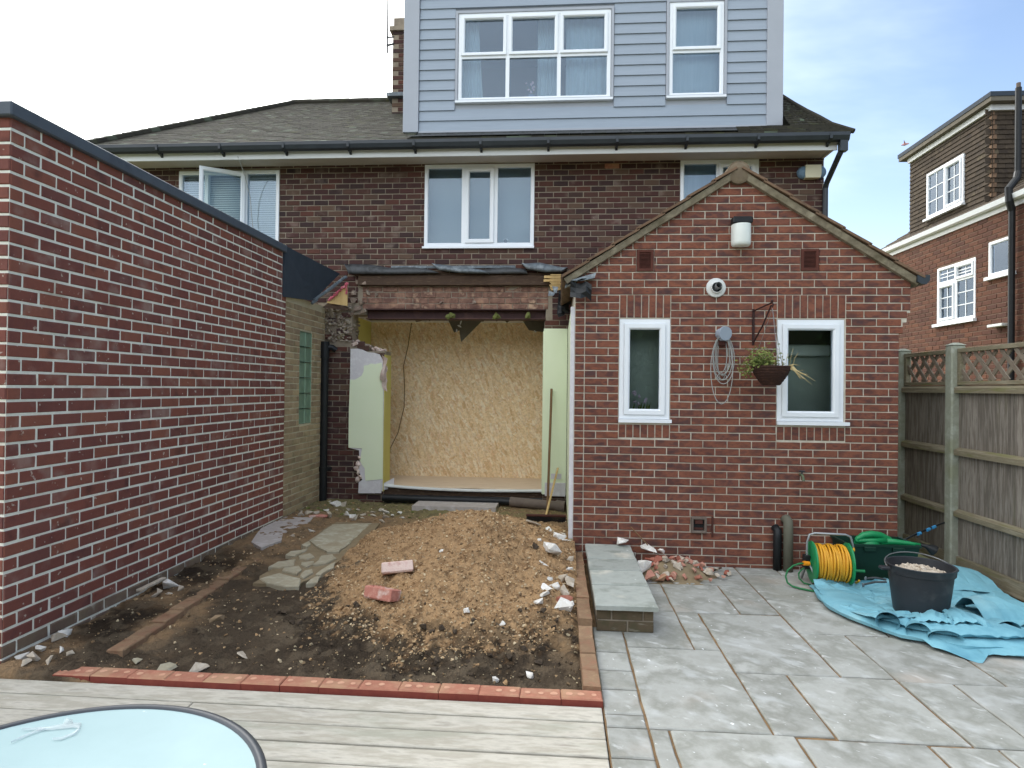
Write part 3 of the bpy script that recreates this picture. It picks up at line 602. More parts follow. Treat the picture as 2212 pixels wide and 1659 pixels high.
def rough_slab(x0, x1, y0, y1, z0, z1, j=.007, seg=.09, amp=.003):
    x0 += j; x1 -= j; y0 += j; y1 -= j; pts = []
    def edge(p, q):
        n = max(2, int(math.dist(p, q) / seg)); 
        for i in range(n):
            t = i / n; e = amp if 0 < i else amp * .4
            pts.append((p[0] + (q[0] - p[0]) * t + random.uniform(-e, e), p[1] + (q[1] - p[1]) * t + random.uniform(-e, e)))
    for p, q in (((x0, y0), (x1, y0)), ((x1, y0), (x1, y1)), ((x1, y1), (x0, y1)), ((x0, y1), (x0, y0))): edge(p, q)
    mb = MB(); n = len(pts); cx, cy = (x0 + x1) / 2, (y0 + y1) / 2
    ins = lambda p: (p[0] + (cx - p[0]) * .006 / max(.05, abs(p[0] - cx)) * (abs(p[0] - cx) > .02), p[1] + (cy - p[1]) * .006 / max(.05, abs(p[1] - cy)) * (abs(p[1] - cy) > .02))
    ti = [ins(p) for p in pts]
    vs = [(p[0], p[1], z0) for p in pts] + [(p[0], p[1], z1 - .005) for p in pts] + [(p[0], p[1], z1 + random.uniform(-.0006, .0006)) for p in ti]
    fs = [tuple(range(2 * n, 3 * n))]
    for i in range(n):
        k = (i + 1) % n; fs.append((i, k, n + k, n + i)); fs.append((n + i, n + k, 2 * n + k, 2 * n + i))
    return mb.add(vs, fs)
for r in SL:
    rough_slab(*r, -.04, random.uniform(-.0015, .0015)).build('paving_slab', 'slab_stone', patio)

# --- crazy paving and screed strip
pb = MB()
for i in range(24):
    y0, y1 = 5.0 + 2.1 * i / 24, 5.0 + 2.1 * (i + 1) / 24; zf = lambda q: .022 + .085 * float(sstep(3.9, 6.8, np.array(q)))
    xl, xr = (lambda q: -2.50 - .05 * math.sin(q * 3) + .05 * (q < 5.1)), (lambda q: -2.0 + .05 * math.sin(q * 2.3) - .05 * (q < 5.1))
    pb.add([(xl(y0), y0, -.03), (xr(y0), y0, -.03), (xr(y1), y1, -.03), (xl(y1), y1, -.03), (xl(y0), y0, zf(y0)), (xr(y0), y0, zf(y0)), (xr(y1), y1, zf(y1)), (xl(y1), y1, zf(y1))], [(4, 5, 6, 7), (0, 1, 5, 4), (1, 2, 6, 5), (3, 0, 4, 7)])
path = pb.build('crazy_paving_path', 'path_bed'); tag(path, 'narrow crazy paving path of pale stones beside the heap', kind='structure')
ST = [[(-2.472, 5.104), (-2.386, 5.264), (-2.127, 5.135), (-2.064, 4.938), (-2.164, 4.918), (-2.37, 4.999)], [(-2.522, 5.378), (-2.521, 5.529), (-2.389, 5.623), (-2.329, 5.46), (-2.422, 5.375)],
      [(-2.36, 5.27), (-2.378, 5.36), (-2.279, 5.431), (-2.204, 5.33), (-2.196, 5.203)], [(-2.156, 5.161), (-2.181, 5.32), (-2.13, 5.375), (-2.07, 5.263), (-2.112, 5.122)], [(-2.398, 5.70), (-2.325, 5.822), (-2.243, 5.694), (-2.281, 5.592), (-2.351, 5.621)],
      [(-2.30, 5.545), (-2.20, 5.595), (-2.176, 5.499), (-2.186, 5.395), (-2.266, 5.453)], [(-2.148, 5.445), (-2.183, 5.728), (-2.104, 5.793), (-2.028, 5.665), (-2.055, 5.507)], [(-2.045, 5.219), (-2.033, 5.421), (-2.0, 5.59), (-1.956, 5.418), (-1.993, 5.225)],
      [(-2.518, 5.716), (-2.518, 5.816), (-2.407, 5.968), (-2.40, 5.872), (-2.432, 5.687)], [(-2.50, 6.228), (-2.541, 6.985), (-2.118, 7.102), (-2.10, 6.653), (-2.067, 6.15), (-2.066, 5.846), (-2.171, 5.833), (-2.379, 6.05)], [(-2.03, 5.0), (-2.04, 5.19), (-1.99, 5.2), (-1.96, 5.05)],
      [(-2.51, 6.03), (-2.50, 6.2), (-2.42, 6.06), (-2.44, 5.97)]]
for pl in ST:
    cx = sum(p[0] for p in pl) / len(pl); cy = sum(p[1] for p in pl) / len(pl); mb = MB(); pp = []
    for i in range(len(pl)):
        p, q = pl[i], pl[(i + 1) % len(pl)]; n = max(1, int(math.dist(p, q) / .07))
        for k in range(n): pp.append((p[0] + (q[0] - p[0]) * k / n + random.uniform(-.008, .008), p[1] + (q[1] - p[1]) * k / n + random.uniform(-.008, .008)))
    n = len(pp); zt = .034 + .085 * float(sstep(3.9, 6.8, np.array(cy))) + random.uniform(-.004, .006)
    vs = [(x, y, -.02) for x, y in pp] + [(x, y, zt - .008) for x, y in pp] + [(x + (cx - x) * .06, y + (cy - y) * .06, zt + random.uniform(-.002, .002)) for x, y in pp]
    fs = [tuple(range(2 * n, 3 * n))[::-1]] + [f for i in range(n) for f in ((i, n + i, n + (i + 1) % n, (i + 1) % n), (n + i, 2 * n + i, 2 * n + (i + 1) % n, n + (i + 1) % n))]
    mb.add(vs, [f[::-1] for f in fs] if sum(pp[i][0] * pp[(i + 1) % n][1] - pp[(i + 1) % n][0] * pp[i][1] for i in range(n)) > 0 else fs).build('paving_stone', 'crazy_stone', path)
sc = MB().prism([(-2.80, 5.80), (-2.74, 6.1), (-2.853, 6.385), (-2.79, 6.871), (-2.85, 7.2), (-3.19, 7.2), (-3.19, 6.6), (-3.1, 6.3), (-3.0, 6.0)], 'z', .02, .130)
tag(sc.build('concrete_strip', 'screed'), 'pale pinkish concrete strip along the foot of the left brick wall', kind='structure')
tag(MB().prism([(-1.86, 7.96), (-1.855, 8.44), (-.776, 8.44), (-.786, 7.98)], 'z', .0, .15).build('threshold_slab', 'screed'), 'pale concrete slab on the soil before the boarded opening', kind='structure')

# pebbles and clods in the soil (uncountable)
HULLS = []
for k in range(40):
    t_ = MB().shard((0, 0, 0), (.72, .72, .72), n=11); HULLS.append((t_.v, t_.f))
def scatter(name, mat, n, fn, smin, smax, label, jit=.3, flat=.7, pw=4):
    mb = MB(); c = 0; P = rng.random((n * 4, 2))
    for p in P:
        x = -3.18 + p[0] * 3.33; y_ = 3.47 + p[1] * 4.9
        if random.random() > fn(x, y_): continue
        s = smin + (smax - smin) * random.random() ** pw
        if s < .0055: mb.rock((x, y_, hz_fast(x, y_) + s * .25), (s, s * random.uniform(.6, 1), s * flat), jit=jit)
        else:
            hv_, hf_ = random.choice(HULLS); a_ = random.uniform(0, 6.28); ca_, sa_ = math.cos(a_), math.sin(a_); k2 = random.uniform(.55, 1); z0 = hz_fast(x, y_) + s * .2
            mb.add([(x + s * (v[0] * ca_ - v[1] * k2 * sa_), y_ + s * (v[0] * sa_ + v[1] * k2 * ca_), z0 + s * flat * v[2]) for v in hv_], hf_)
        c += 1
        if c >= n: break
    return tag(mb.build(name, mat), label, kind='stuff')
def hz_fast(x, y_):
    i = min(max(int(round((y_ - ys[2]) / (ys[3] - ys[2]))) + 2, 1), ny - 1); j = min(max(int((x - xs[0]) / (xs[1] - xs[0])), 0), nx - 1); return float(Zg[i, j])
def r_fast(x, y_):
    i = min(max(int(round((y_ - ys[2]) / (ys[3] - ys[2]))) + 2, 1), ny - 1); j = min(max(int((x - xs[0]) / (xs[1] - xs[0])), 0), nx - 1); return float(Rg[i, j])
onpath = lambda x, y_: (-2.6 < x < -1.95 and 4.9 < y_ < 7.15) or (x < -2.76 and 5.8 < y_ < 7.2) or (-1.9 < x < -.75 and y_ > 7.95)
scatter('heap_gravel', 'pebbles', 9500, lambda x, y_: 0 if onpath(x, y_) else (.95 if r_fast(x, y_) < 1.05 and y_ < 5.2 else (.75 if r_fast(x, y_) < 1 else (.12 if y_ > 4.6 else .05))), .004, .019, 'ochre gravel and small stones over the earth heap', pw=3)
scatter('soil_clods', 'pebbles_dark', 2600, lambda x, y_: 0 if onpath(x, y_) else (.9 if y_ < 4.45 and r_fast(x, y_) < 1.45 and x > -1.6 else (.25 if y_ < 4.6 and r_fast(x, y_) > .95 else .0)), .004, .018, 'dark crumbs of soil and pale pebbles in the dug bed')
scatter('dark_clods', 'clod_dark', 900, lambda x, y_: 0 if onpath(x, y_) else (.9 if (y_ < 4.5 and .85 < r_fast(x, y_) < 1.25) or (y_ < 3.62 and x > -2.1) else (.02 if r_fast(x, y_) > 1.1 else 0)), .006, .04, 'dark lumps of damp soil along the edge of the heap', jit=.35)
scatter('earth_clods', 'clod_ochre', 3000, lambda x, y_: 0 if onpath(x, y_) else (.8 if r_fast(x, y_) < 1.02 else .02), .005, .024, 'ochre clods of earth on the heap', jit=.35, pw=2)
scatter('moss_tufts', 'moss', 260, lambda x, y_: .9 if y_ > 7.35 and x < -1.2 and random.random() < .8 else 0, .012, .05, 'greenish moss among the rubble by the house wall', jit=.4, flat=.4)

# ================================================================== NEIGHBOUR EXTENSION (left)
LX = -3.2
ext = thing('neighbour_extension', 'long dark red brick wall with pale mortar and grey coping at left', 'wall', (LX, 5.2, 0))
mb = MB(); mb.box(-4.6, LX - .006, 3.436, 7.16, -.1, 3.23); mb.build('wall', 'mortar_left', ext)
bl = brick_meshes('brick_left', .0045, .0028, n=14)
spL = lambda z0, z1: [(3.43, 7.165)]
lay(ext, (LX, 0, 0), (0, 1, 0), .15, .0836, .2425, .0155, 37, spL, bl, 'brick_left', off=3.43 - .02, jit=.004)
bd = brick_meshes('brick_dusty', .006, .003)
lay(ext, (LX, 0, 0), (0, 1, 0), -.017, .0836, .2425, .012, 2, spL, bd, 'brick_dusty', off=3.43 - .02, jit=.004)
spR = lambda z0, z1: [(-4.6, LX)]
lay(ext, (0, 3.43, 0), (1, 0, 0), -.017, .0836, .2425, .0155, 39, spR, bl, 'brick_left', nmax=78, off=LX - .1, jit=.004, pick=lambda t: t[1] > -3.6)
mb = MB(); mb.bbox(-4.7, LX + .035, 3.395, 7.10, 3.215, 3.30, .008); mb.build('coping', 'coping', ext)
# grey felt-clad cheek above the old roof and the cut edge of that roof
mb = MB()
A, B, C_, D = (LX + .02, 7.06, 3.295), (-3.0, 8.40, 3.21), (-3.13, 7.80, 2.76), (LX + .02, 7.06, 2.70)
t = .03
mb.add([A, B, C_, D] + [(p[0] - t, p[1], p[2]) for p in (A, B, C_, D)], [(0, 1, 2, 3), (7, 6, 5, 4), (0, 4, 5, 1), (1, 5, 6, 2), (2, 6, 7, 3), (3, 7, 4, 0)])
mb.build('roof_cheek', 'roofing_felt', ext)
mb = MB(); mb.tube([(-3.12, 7.80, 2.765), (-3.0, 8.05, 2.95), (-2.93, 8.30, 3.12), (-2.9, 8.36, 3.16)], [.018, .024, .02, .022], 6); mb.tube([(-3.14, 7.78, 2.72), (-3.1, 7.85, 2.78)], .02, 6)
mb.build('cut_lead_edge', 'lead_grey', ext)
mb = MB(); mb.prism([(-3.14, 2.80), (-2.855, 3.075), (-2.85, 2.755), (-3.1, 2.79)], 'y', 8.28, 8.30); mb.build('plywood_cheek', 'plywood', ext)
mb = MB()
for k in range(26):
    tt = k / 25; mb.rock((-3.10 + .25 * tt, 8.268, 2.825 + .235 * tt + random.uniform(-.015, .012)), (.02, .012, .018), jit=.4)
for k in range(8): mb.rock((-2.86, 8.268, 3.06 - .02 * k), (.014, .012, .018), jit=.4)
mb.build('pink_insulation', 'pink_foam', ext)
# soffit board below
mb = MB(); mb.prism([(-3.2, 2.74), (-2.85, 2.70), (-2.86, 2.745), (-3.12, 2.80)], 'y', 8.30, 8.34); mb.build('roof_bearer', 'old_timber', ext)

# older yellow brick wall with glass blocks
old = thing('old_side_wall', 'mossy yellow brick wall with a column of glass blocks', 'wall', (LX, 7.75, 0))
GB = (7.60, 7.985, 1.19, 2.36)
mb = MB(); wall_cells(mb, 'x', LX - .25, LX - .016, 7.168, 8.44, -.1, 2.76, [GB]); mb.build('wall', 'mortar_yellow', old)
by = brick_meshes('brick_yellow', .005, .002)
lay(old, (LX - .01, 0, 0), (0, 1, 0), -.02, .075, .215, .012, 36, lambda z0, z1: cut(7.172, 8.44, [GB], z0, z1), by, 'brick_yellow', off=7.1, jit=.003)
mb = MB(); mb.box(LX - .12, LX - .11, GB[0], GB[1], GB[2], GB[3]); mb.build('block_backing', 'green_dark', old)
for i in range(2):
    for k in range(6):
        y0 = GB[0] + .004 + i * .193; z0 = GB[2] + .004 + k * .195
        bk = MB(); bk.bbox(LX - .085, LX - .022, y0, y0 + .184, z0, z0 + .184, .006); gb = bk.build('glass_block', 'glass_block_m', old)
        b2 = MB(); ring(b2, Fr((LX - .018, y0, z0), (0, 1, 0)), 0, .184, 0, .184, .010, -.004, .01, .006); b2.build('block_edge', 'glass_block_m', gb)

# ================================================================== MAIN HOUSE
YM = 8.45
house = thing('semi_detached_house', 'dark brick house with tiled roof, broken open at ground floor', 'house', (-1.3, YM, 0))
WC = (-1.85, -.356, 3.585, 4.70); WR = (1.574, 2.582, 3.585, 4.71); WL = (-5.345, -3.894, 3.585, 4.66)
OPEN = (-2.37, -.20, -.1, 2.60)
mb = MB()
wall_cells(mb, 'y', YM + .008, YM + .28, -7.2, 3.412, -.1, 4.80, [WC, WR, WL, OPEN, (-2.645, -.185, 2.58, 2.735), (-2.84, -2.30, 2.25, 2.66), (-2.60, -2.3, 2.16, 2.4)]); mb.build('wall', 'mortar_main', house)
bm_ = brick_meshes('brick_main', .005, .0022)
BAND = (-2.76, -.10, 2.60, 3.19)
def spM(z0, z1):
    holes = [WC, WR, WL, OPEN, BAND, (-3.32, -2.72, 2.27, 2.79), (-2.86, -2.3, 2.2, 2.66)]
    if z1 < 2.3: return cut(-3.30, -2.37, holes, z0, z1) + cut(-.20, .14, holes, z0, z1)
    if z1 < 2.62: return cut(-3.30, -2.80, holes, z0, z1) + cut(-.20, .3, holes, z0, z1)
    return cut(-7.2, 3.42, holes, z0, z1)
def visM(t):
    u, z = (t[0] + t[1]) / 2, t[2]
    return -4.0 < u < 3.45 and z > 3.2 and not (.2 < u < 3.2 and z < 3.9)
lay(house, (0, YM, 0), (1, 0, 0), -.02, .0748, .2, .011, 64, spM, bm_, 'brick_main', jit=.004, pick=visM, proud=.003)
# one bright orange header brick under the eaves
add_brick(house, brick_meshes('brick_edging', .004, .001, 1)[0], .58, .77, 4.62, 4.685, (0, YM - .004, 0), (1, 0, 0), 'brick')

def upvc(o, w, h, cells, mull=(), trans=(), **k): return window(house, o, (1, 0, 0), w, h, cells, mull=mull, trans=trans, **k)
# centre window: fixed, sash, fixed
w, h = WC[1] - WC[0], WC[3] - WC[2]; m1, m2 = -1.31 - WC[0], -.88 - WC[0]
upvc((WC[0], YM, WC[2]), w, h, [(.05, m1 - .03, .05, h - .05, 0), (m1 + .02, m2 - .02, .045, h - .045, 1), (m2 + .03, w - .05, .05, h - .05, 0)], mull=[(m1, .04, h - .04, .06), (m2, .04, h - .04, .06)], sill=(-.02, w + .005, .03, .03), y0=-.012, sash=.055)
MB().box(WC[0] - .02, WC[1] + .02, YM + .20, YM + .21, WC[2] - .03, WC[3] + .03).build('roller_blind', 'blind', house)
# right window
w, h = WR[1] - WR[0], WR[3] - WR[2]
upvc((WR[0], YM, WR[2]), w, h, [(.05, .47, .05, h - .05, 0), (.50, w - .045, .045, h - .045, 1)], mull=[(.49, .04, h - .04, .05)], sill=(-.02, w + .02, .03, .03), y0=-.012)
MB().box(WR[0] - .02, WR[1] + .02, YM + .20, YM + .21, WR[2] - .03, WR[3] + .03).build('roller_blind', 'curtain', house)
# left window with its middle light standing open
w, h = WL[1] - WL[0], WL[3] - WL[2]; a1, a2 = .40, .97
fr, F = upvc((WL[0], YM, WL[2]), w, h, [(.05, a1 - .02, .05, h - .05, 0), (a2 + .03, w - .05, .05, h - .05, 0)], mull=[(a1, .04, h - .04, .05), (a2, .04, h - .04, .05)], sill=(-.02, w + .02, .03, .03), y0=-.012)
an = R(-32); hp = Vector((WL[0] + a2 - .005, YM - .02, WL[2])); ud = Vector((-math.cos(an), math.sin(an), 0))
# sash hinged on the right, swung outwards
Fs = Fr(hp + ud * (a2 - a1), -ud); mb = MB(); ring(mb, Fs, 0, a2 - a1, .04, h - .04, .055, -.03, .03, .014); mb.build('open_sash', 'white_upvc', fr)
mb = MB(); fbox(mb, Fs, .05, a2 - a1 - .05, -.004, .004, .09, h - .09); mb.build('pane', 'pane_clear', fr)
mb = MB()
z = WL[2] + .05
while z < WL[3] - .03:
    mb.add([(WL[0] + .03, YM + .075, z), (WL[1] - .03, YM + .075, z), (WL[1] - .03, YM + .095, z + .028), (WL[0] + .03, YM + .095, z + .028)], [(0, 1, 2, 3)]); z += .031
mb.build('venetian_blind', 'blind_slat', house)
MB().box(WL[0] - .02, WL[1] + .02, YM + .22, YM + .23, WL[2] - .03, WL[3] + .03).build('window_backing', 'blind', house)

# eaves
MB().box(-7.3, 3.36, 8.06, YM + .005, 4.715, 4.735).build('soffit', 'soffit_grey', house)
mb = MB(); mb.box(-7.3, 3.40, 8.035, 8.058, 4.665, 4.83); mb.build('fascia', 'fascia_white', house)
mb = MB(); mb.prism([(8.06, 4.69), (8.42, 4.70), (8.42, 4.80), (8.06, 4.80)], 'x', 3.365, 3.40); mb.build('soffit_end', 'soffit_grey', house)
mb = MB(); pr = [(8.03, 4.845), (8.03, 4.79), (8.005, 4.748), (7.965, 4.735), (7.925, 4.752), (7.905, 4.80), (7.905, 4.84), (7.915, 4.84), (7.92, 4.80), (7.965, 4.755), (8.01, 4.79), (8.02, 4.845)]
mb.prism(pr, 'x', -7.3, 3.50); mb.build('gutter', 'gutter_black', house)
for k in range(12):
    x = -6.2 + k * .86
    mb = MB(); mb.prism([(8.033, 4.83), (8.033, 4.70), (8.0, 4.725), (7.965, 4.722), (7.90, 4.76), (7.895, 4.83), (7.905, 4.83), (7.93, 4.76), (7.97, 4.738), (8.02, 4.76)], 'x', x, x + .03); mb.build('gutter_bracket', 'gutter_black', house)
mb = MB(); mb.tube([(3.44, 7.97, 4.76), (3.44, 7.97, 4.66), (3.42, 8.02, 4.60), (3.41, 8.36, 4.36), (3.41, 8.40, 4.30), (3.41, 8.40, 2.9)], .034, 10); mb.box(3.395, 3.485, 7.93, 8.01, 4.62, 4.75); mb.build('downpipe', 'gutter_black', house)
# roof: tile courses laid up the slope
def slope_courses(mb, n, low, high, lx, rx, th=.014, wob=.002):
    """low/high = (y,z); lx(t), rx(t) give the x limits at fraction t up the slope"""
    for i in range(n):
        t0, t1 = i / n, (i + 1.35) / n
        if t1 > 1: t1 = 1.0
        y0, z0 = low[0] + (high[0] - low[0]) * t0, low[1] + (high[1] - low[1]) * t0
        y1, z1 = low[0] + (high[0] - low[0]) * t1, low[1] + (high[1] - low[1]) * t1
        nseg = 40; xa, xb = lx(t0), rx(t0); xa1, xb1 = lx(t1), rx(t1)
        for k in range(nseg):
            f0, f1 = k / nseg, (k + 1) / nseg; d = random.uniform(-wob, wob)
            p0, p1 = xa + (xb - xa) * f0, xa + (xb - xa) * f1 - .002; q0, q1 = xa1 + (xb1 - xa1) * f0, xa1 + (xb1 - xa1) * f1 - .002
            mb.add([(p0, y0, z0 + d), (p1, y0, z0 + d), (p1, y0, z0 + th + d), (p0, y0, z0 + th + d), (q1, y1, z1 + .003), (q0, y1, z1 + .003)], [(0, 1, 2, 3), (3, 2, 4, 5)])
mb = MB(); slope_courses(mb, 40, (7.96, 4.85), (11.8, 7.13), lambda t: -6.35 + 1.2 * t, lambda t: -1.95)
rf = mb.build('roof', 'roof_tile', house); 
MB().add([(-6.33, 7.98, 4.84), (-1.95, 7.98, 4.84), (-1.95, 11.8, 7.11), (-5.14, 11.8, 7.11), (-5.14, 11.83, 7.11), (-9.0, 11.8, 4.8)], [(0, 1, 2, 3), (0, 3, 4, 5)]).build('roof_deck', 'old_timber', rf)
mb = MB()
for k in range(30):
    t0, t1 = k / 30, (k + 1.1) / 30
    mb.tube([(-6.35 + 1.2 * t0, 7.96 + 3.84 * t0, 4.872 + 2.28 * t0 + .008), (-6.35 + 1.2 * t1, 7.96 + 3.84 * t1, 4.872 + 2.28 * t1)], .05, 6)
mb.build('hip_tile', 'roof_tile', rf)
mb = MB()
for k in range(9): mb.tube([(-5.2 + .37 * k, 11.8, 7.14), (-5.2 + .37 * (k + 1.03), 11.8, 7.145)], .07, 8)
mb.build('ridge_tile', 'roof_tile', rf)
# right-hand hip with bell-cast foot
mb = MB(); hipp = [(0, 3.568, 7.97, 4.856), (.17, 3.475, 8.05, 4.93), (.33, 3.368, 8.15, 5.022), (.5, 3.284, 8.32, 5.185), (.67, 3.198, 8.5, 5.345), (.83, 3.111, 8.7, 5.53), (1, 3.034, 8.95, 5.753)]
rows = []
for i in range(len(hipp) - 1):
    a_, b_ = hipp[i], hipp[i + 1]
    for k in range(3):
        t = k / 3; rows.append(tuple(a_[q] + (b_[q] - a_[q]) * t for q in (1, 2, 3)))
rows.append(hipp[-1][1:])
for i in range(len(rows) - 1):
    (x0, y0, z0), (x1, y1, z1) = rows[i], rows[i + 1]
    for k in range(8):
        f0, f1 = k / 8, (k + 1) / 8; d = random.uniform(-.004, .004)
        xl = 2.2 if z1 < 5.03 else 2.87
        p0, p1, q0, q1 = xl + (x0 - xl) * f0, xl + (x0 - xl) * f1 - .003, xl + (x1 - xl) * f0, xl + (x1 - xl) * f1 - .003
        mb.add([(p0, y0, z0 + d), (p1, y0, z0 + d), (p1, y0, z0 + .022 + d), (p0, y0, z0 + .022 + d), (q1, y1 + .02, z1 + .006), (q0, y1 + .02, z1 + .006)], [(0, 1, 2, 3), (3, 2, 4, 5)])
mb.build('hip_slope', 'roof_tile', rf)
# far side of that hip, falling to the right-hand eaves
mb = MB(); mb.add([(x, y, z + .01) for x, y, z in rows] + [(3.54, 9.6 + .1 * i, 4.86) for i in range(len(rows))], [(i, len(rows) + i, len(rows) + i + 1, i + 1) for i in range(len(rows) - 1)]); mb.build('side_slope', 'roof_tile', rf)
mb = MB(); mb.tube([(x, y, z + .012) for x, y, z in rows], [.032] * len(rows), 8); mb.build('hip_tile', 'roof_tile', rf)
# tile strip under the dormer
mb = MB()
for i in range(2):
    for k in range(30):
        x = -1.98 + k * .16; y0, z0 = 7.965 + i * .14, 4.86 + i * .085
        mb.box(x, x + .157, y0, y0 + .2, z0, z0 + .02 + random.uniform(0, .004))
mb.build('eaves_tile', 'roof_tile', rf)
# dormer
DY = 8.40
DW1 = (-1.40, .64, 5.535, 6.72); DW2 = (1.405, 2.107, 5.535, 6.78)
mb = MB(); wall_cells(mb, 'y', DY + .02, DY + .14, -2.13, 2.85, 5.02, 7.75, [DW1, DW2]); mb.box(-2.13, -2.0, DY + .14, 11.7, 5.02, 7.75); mb.box(2.72, 2.85, DY + .14, 11.7, 5.02, 7.75); mb.box(-2.3, 3.0, DY - .15, 11.8, 7.75, 7.95)
dm = mb.build('dormer', 'cladding_trim', house)
z = 5.14; c = .1385; k = 0
while z < 7.74:
    for (u0, u1) in cut(-1.93, 2.66, [(DW1[0] - .045, DW1[1] + .045, DW1[2] - .03, DW1[3] + .04), (DW2[0] - .045, DW2[1] + .045, DW2[2] - .03, DW2[3] + .04)], z + .02, z + c - .02):
        b2 = MB(); b2.add([(u0, DY - .015, z), (u1, DY - .015, z), (u1, DY + .004, z + c + .012), (u0, DY + .004, z + c + .012), (u0, DY + .021, z), (u1, DY + .021, z), (u1, DY + .021, z + c + .012), (u0, DY + .021, z + c + .012)],
                          [(0, 1, 2, 3), (5, 4, 7, 6), (0, 4, 5, 1), (1, 5, 6, 2), (3, 2, 6, 7), (0, 3, 7, 4)]); b2.build('cladding_board', 'cladding', dm)
    z += c
for (x0, x1) in ((-2.145, -1.935), (2.655, 2.858)):
    MB().bbox(x0, x1, DY - .035, DY + .03, 5.12, 7.75, .004).build('corner_trim', 'cladding_trim', dm)
    MB().box(x0 + .03, x1 - .03, DY - .02, DY + .03, 5.05, 5.12).build('trim_foot', 'lead_grey', dm)
MB().box(-1.935, 2.655, DY - .018, DY + .02, 5.115, 5.14).build('base_trim', 'cladding_trim', dm)
for W in (DW1, DW2):
    b2 = MB(); ring(b2, Fr((W[0] - .04, DY - .024, W[2] - .02), (1, 0, 0)), 0, W[1] - W[0] + .08, 0, W[3] - W[2] + .055, .036, 0, .05, .003); b2.build('window_trim', 'cladding_trim', dm)
mb = MB(); mb.add([(-2.0, 8.02, 4.925), (2.70, 8.02, 4.925), (2.70, 8.385, 5.09), (-2.0, 8.385, 5.09), (-2.0, 8.385, 5.13), (2.7, 8.385, 5.13)], [(0, 1, 2, 3), (3, 2, 5, 4)]); mb.build('apron_flashing', 'lead_dark', dm)
w, h = DW1[1] - DW1[0], DW1[3] - DW1[2]; m1, m2, tz = .667, 1.355, .60
cells = []
for (u0, u1) in ((.05, m1 - .025), (m1 + .025, m2 - .025), (m2 + .025, w - .05)):
    cells += [(u0, u1, .05, tz - .03, 0), (u0 - .008, u1 + .008, tz + .012, h - .04, 1)]
upvc((DW1[0], DY - .01, DW1[2]), w, h, cells, mull=[(m1, .04, h - .04, .05), (m2, .04, h - .04, .05)], trans=[(tz, .04, w - .04, .05)], sill=(-.035, w + .03, .035, .03), sash=.045)
w, h = DW2[1] - DW2[0], DW2[3] - DW2[2]; tz = .60
upvc((DW2[0], DY - .01, DW2[2]), w, h, [(.05, w - .05, .05, tz - .03, 0), (.042, w - .042, tz + .012, h - .04, 1)], trans=[(tz, .04, w - .04, .05)], sill=(-.035, w + .03, .035, .03), sash=.045)
def room(x0, x1, y0, y1, z0, z1, mat, name='room_interior', parent=house):
    mb = MB(); mb.add([(x0, y0, z0), (x1, y0, z0), (x1, y1, z0), (x0, y1, z0), (x0, y0, z1), (x1, y0, z1), (x1, y1, z1), (x0, y1, z1)], [(0, 1, 2, 3), (7, 6, 5, 4), (1, 5, 6, 2), (2, 6, 7, 3), (3, 7, 4, 0)]); return mb.build(name, mat, parent)
room(-1.55, .8, DY + .141, 10.4, 5.3, 7.0, 'room_blue')  # blue walls stand in for the sky reflected in the dormer panes
MB().box(DW2[0] - .02, DW2[1] + .02, DY + .15, DY + .16, DW2[2] - .03, DW2[3] + .03).build('roller_blind', 'curtain', house)
def curtain(x0, x1, y, z0, z1, mat, flare=0.0):
    n = 28; P = []
    for zz in np.linspace(z0, z1, 6):
        k = (zz - z0) / (z1 - z0); P.append([(x0 + (x1 + flare * (1 - k) - x0) * i / n, y + .022 * math.sin(i * 1.7) * (1 - .3 * k), zz) for i in range(n + 1)])
    return MB().grid(P).build('curtain', mat, house, smooth=True)
curtain(-1.40, -1.17, DY + .19, 5.45, 6.9, 'curtain', .10); curtain(.05, .68, DY + .19, 5.45, 6.9, 'curtain'); curtain(-.34, -.05, DY + .26, 5.45, 6.9, 'curtain')
# flowers on the dormer sill inside
fl = thing('orchid_pot', 'lilac flowers in a dark pot behind the dormer window', 'plant', (-.42, DY + .14, 5.57))
mb = MB(); mb.lathe([(.0, 0), (.04, 0), (.05, .09), (.045, .09), (.04, .08), (0, .08)], (-.42, DY + .14, 5.57), 12); mb.build('pot', 'room_blue', fl, smooth=True)
mb = MB()
for k in range(9): mb.rock((-.46 + random.uniform(-.07, .1), DY + .14 + random.uniform(-.03, .03), 5.72 + random.uniform(-.03, .12)), (.022, .012, .018), jit=.3)
mb.build('blossom', 'lilac', fl)
mb = MB()
for k in range(4): mb.tube([(-.42, DY + .14, 5.64), (-.43 + .02 * k, DY + .14, 5.70), (-.47 + .04 * k, DY + .13, 5.78)], .004, 5)
mb.build('stem', 'leaf_green', fl)

# chimney and aerial
ch = MB(); ch.box(-2.80, -1.9, 10.2, 10.9, 5.8, 7.55); ch.box(-2.85, -1.85, 10.15, 10.95, 7.55, 7.62); ch.box(-2.78, -1.88, 10.17, 10.93, 7.62, 7.76); cm = ch.build('chimney', 'mortar_main', house)
mb = MB(); z = 6.0; r = 0
while z < 7.52:
    for u in np.arange(-2.80 + (.1 if r % 2 else 0), -1.95, .215): merge_bricks(mb, random.choice(bm_), u, u + .2, z, z + .064, (0, 10.19, 0), (1, 0, 0))
    z += .0748; r += 1
tag(mb.build('chimney_bricks', 'brick_main', cm), kind='stuff')
MB().box(-2.87, -1.8, 10.1, 11.0, 6.44, 6.50).build('chimney_flashing', 'lead_grey', cm)
ae = thing('aerial_mast', 'thin aerial mast strapped to the chimney stack', 'aerial', (-2.93, 10.2, 7.3))
MB().tube([(-2.89, 10.2, 7.2), (-2.895, 10.2, 8.9)], .015, 6).build('mast', 'lead_dark', ae)
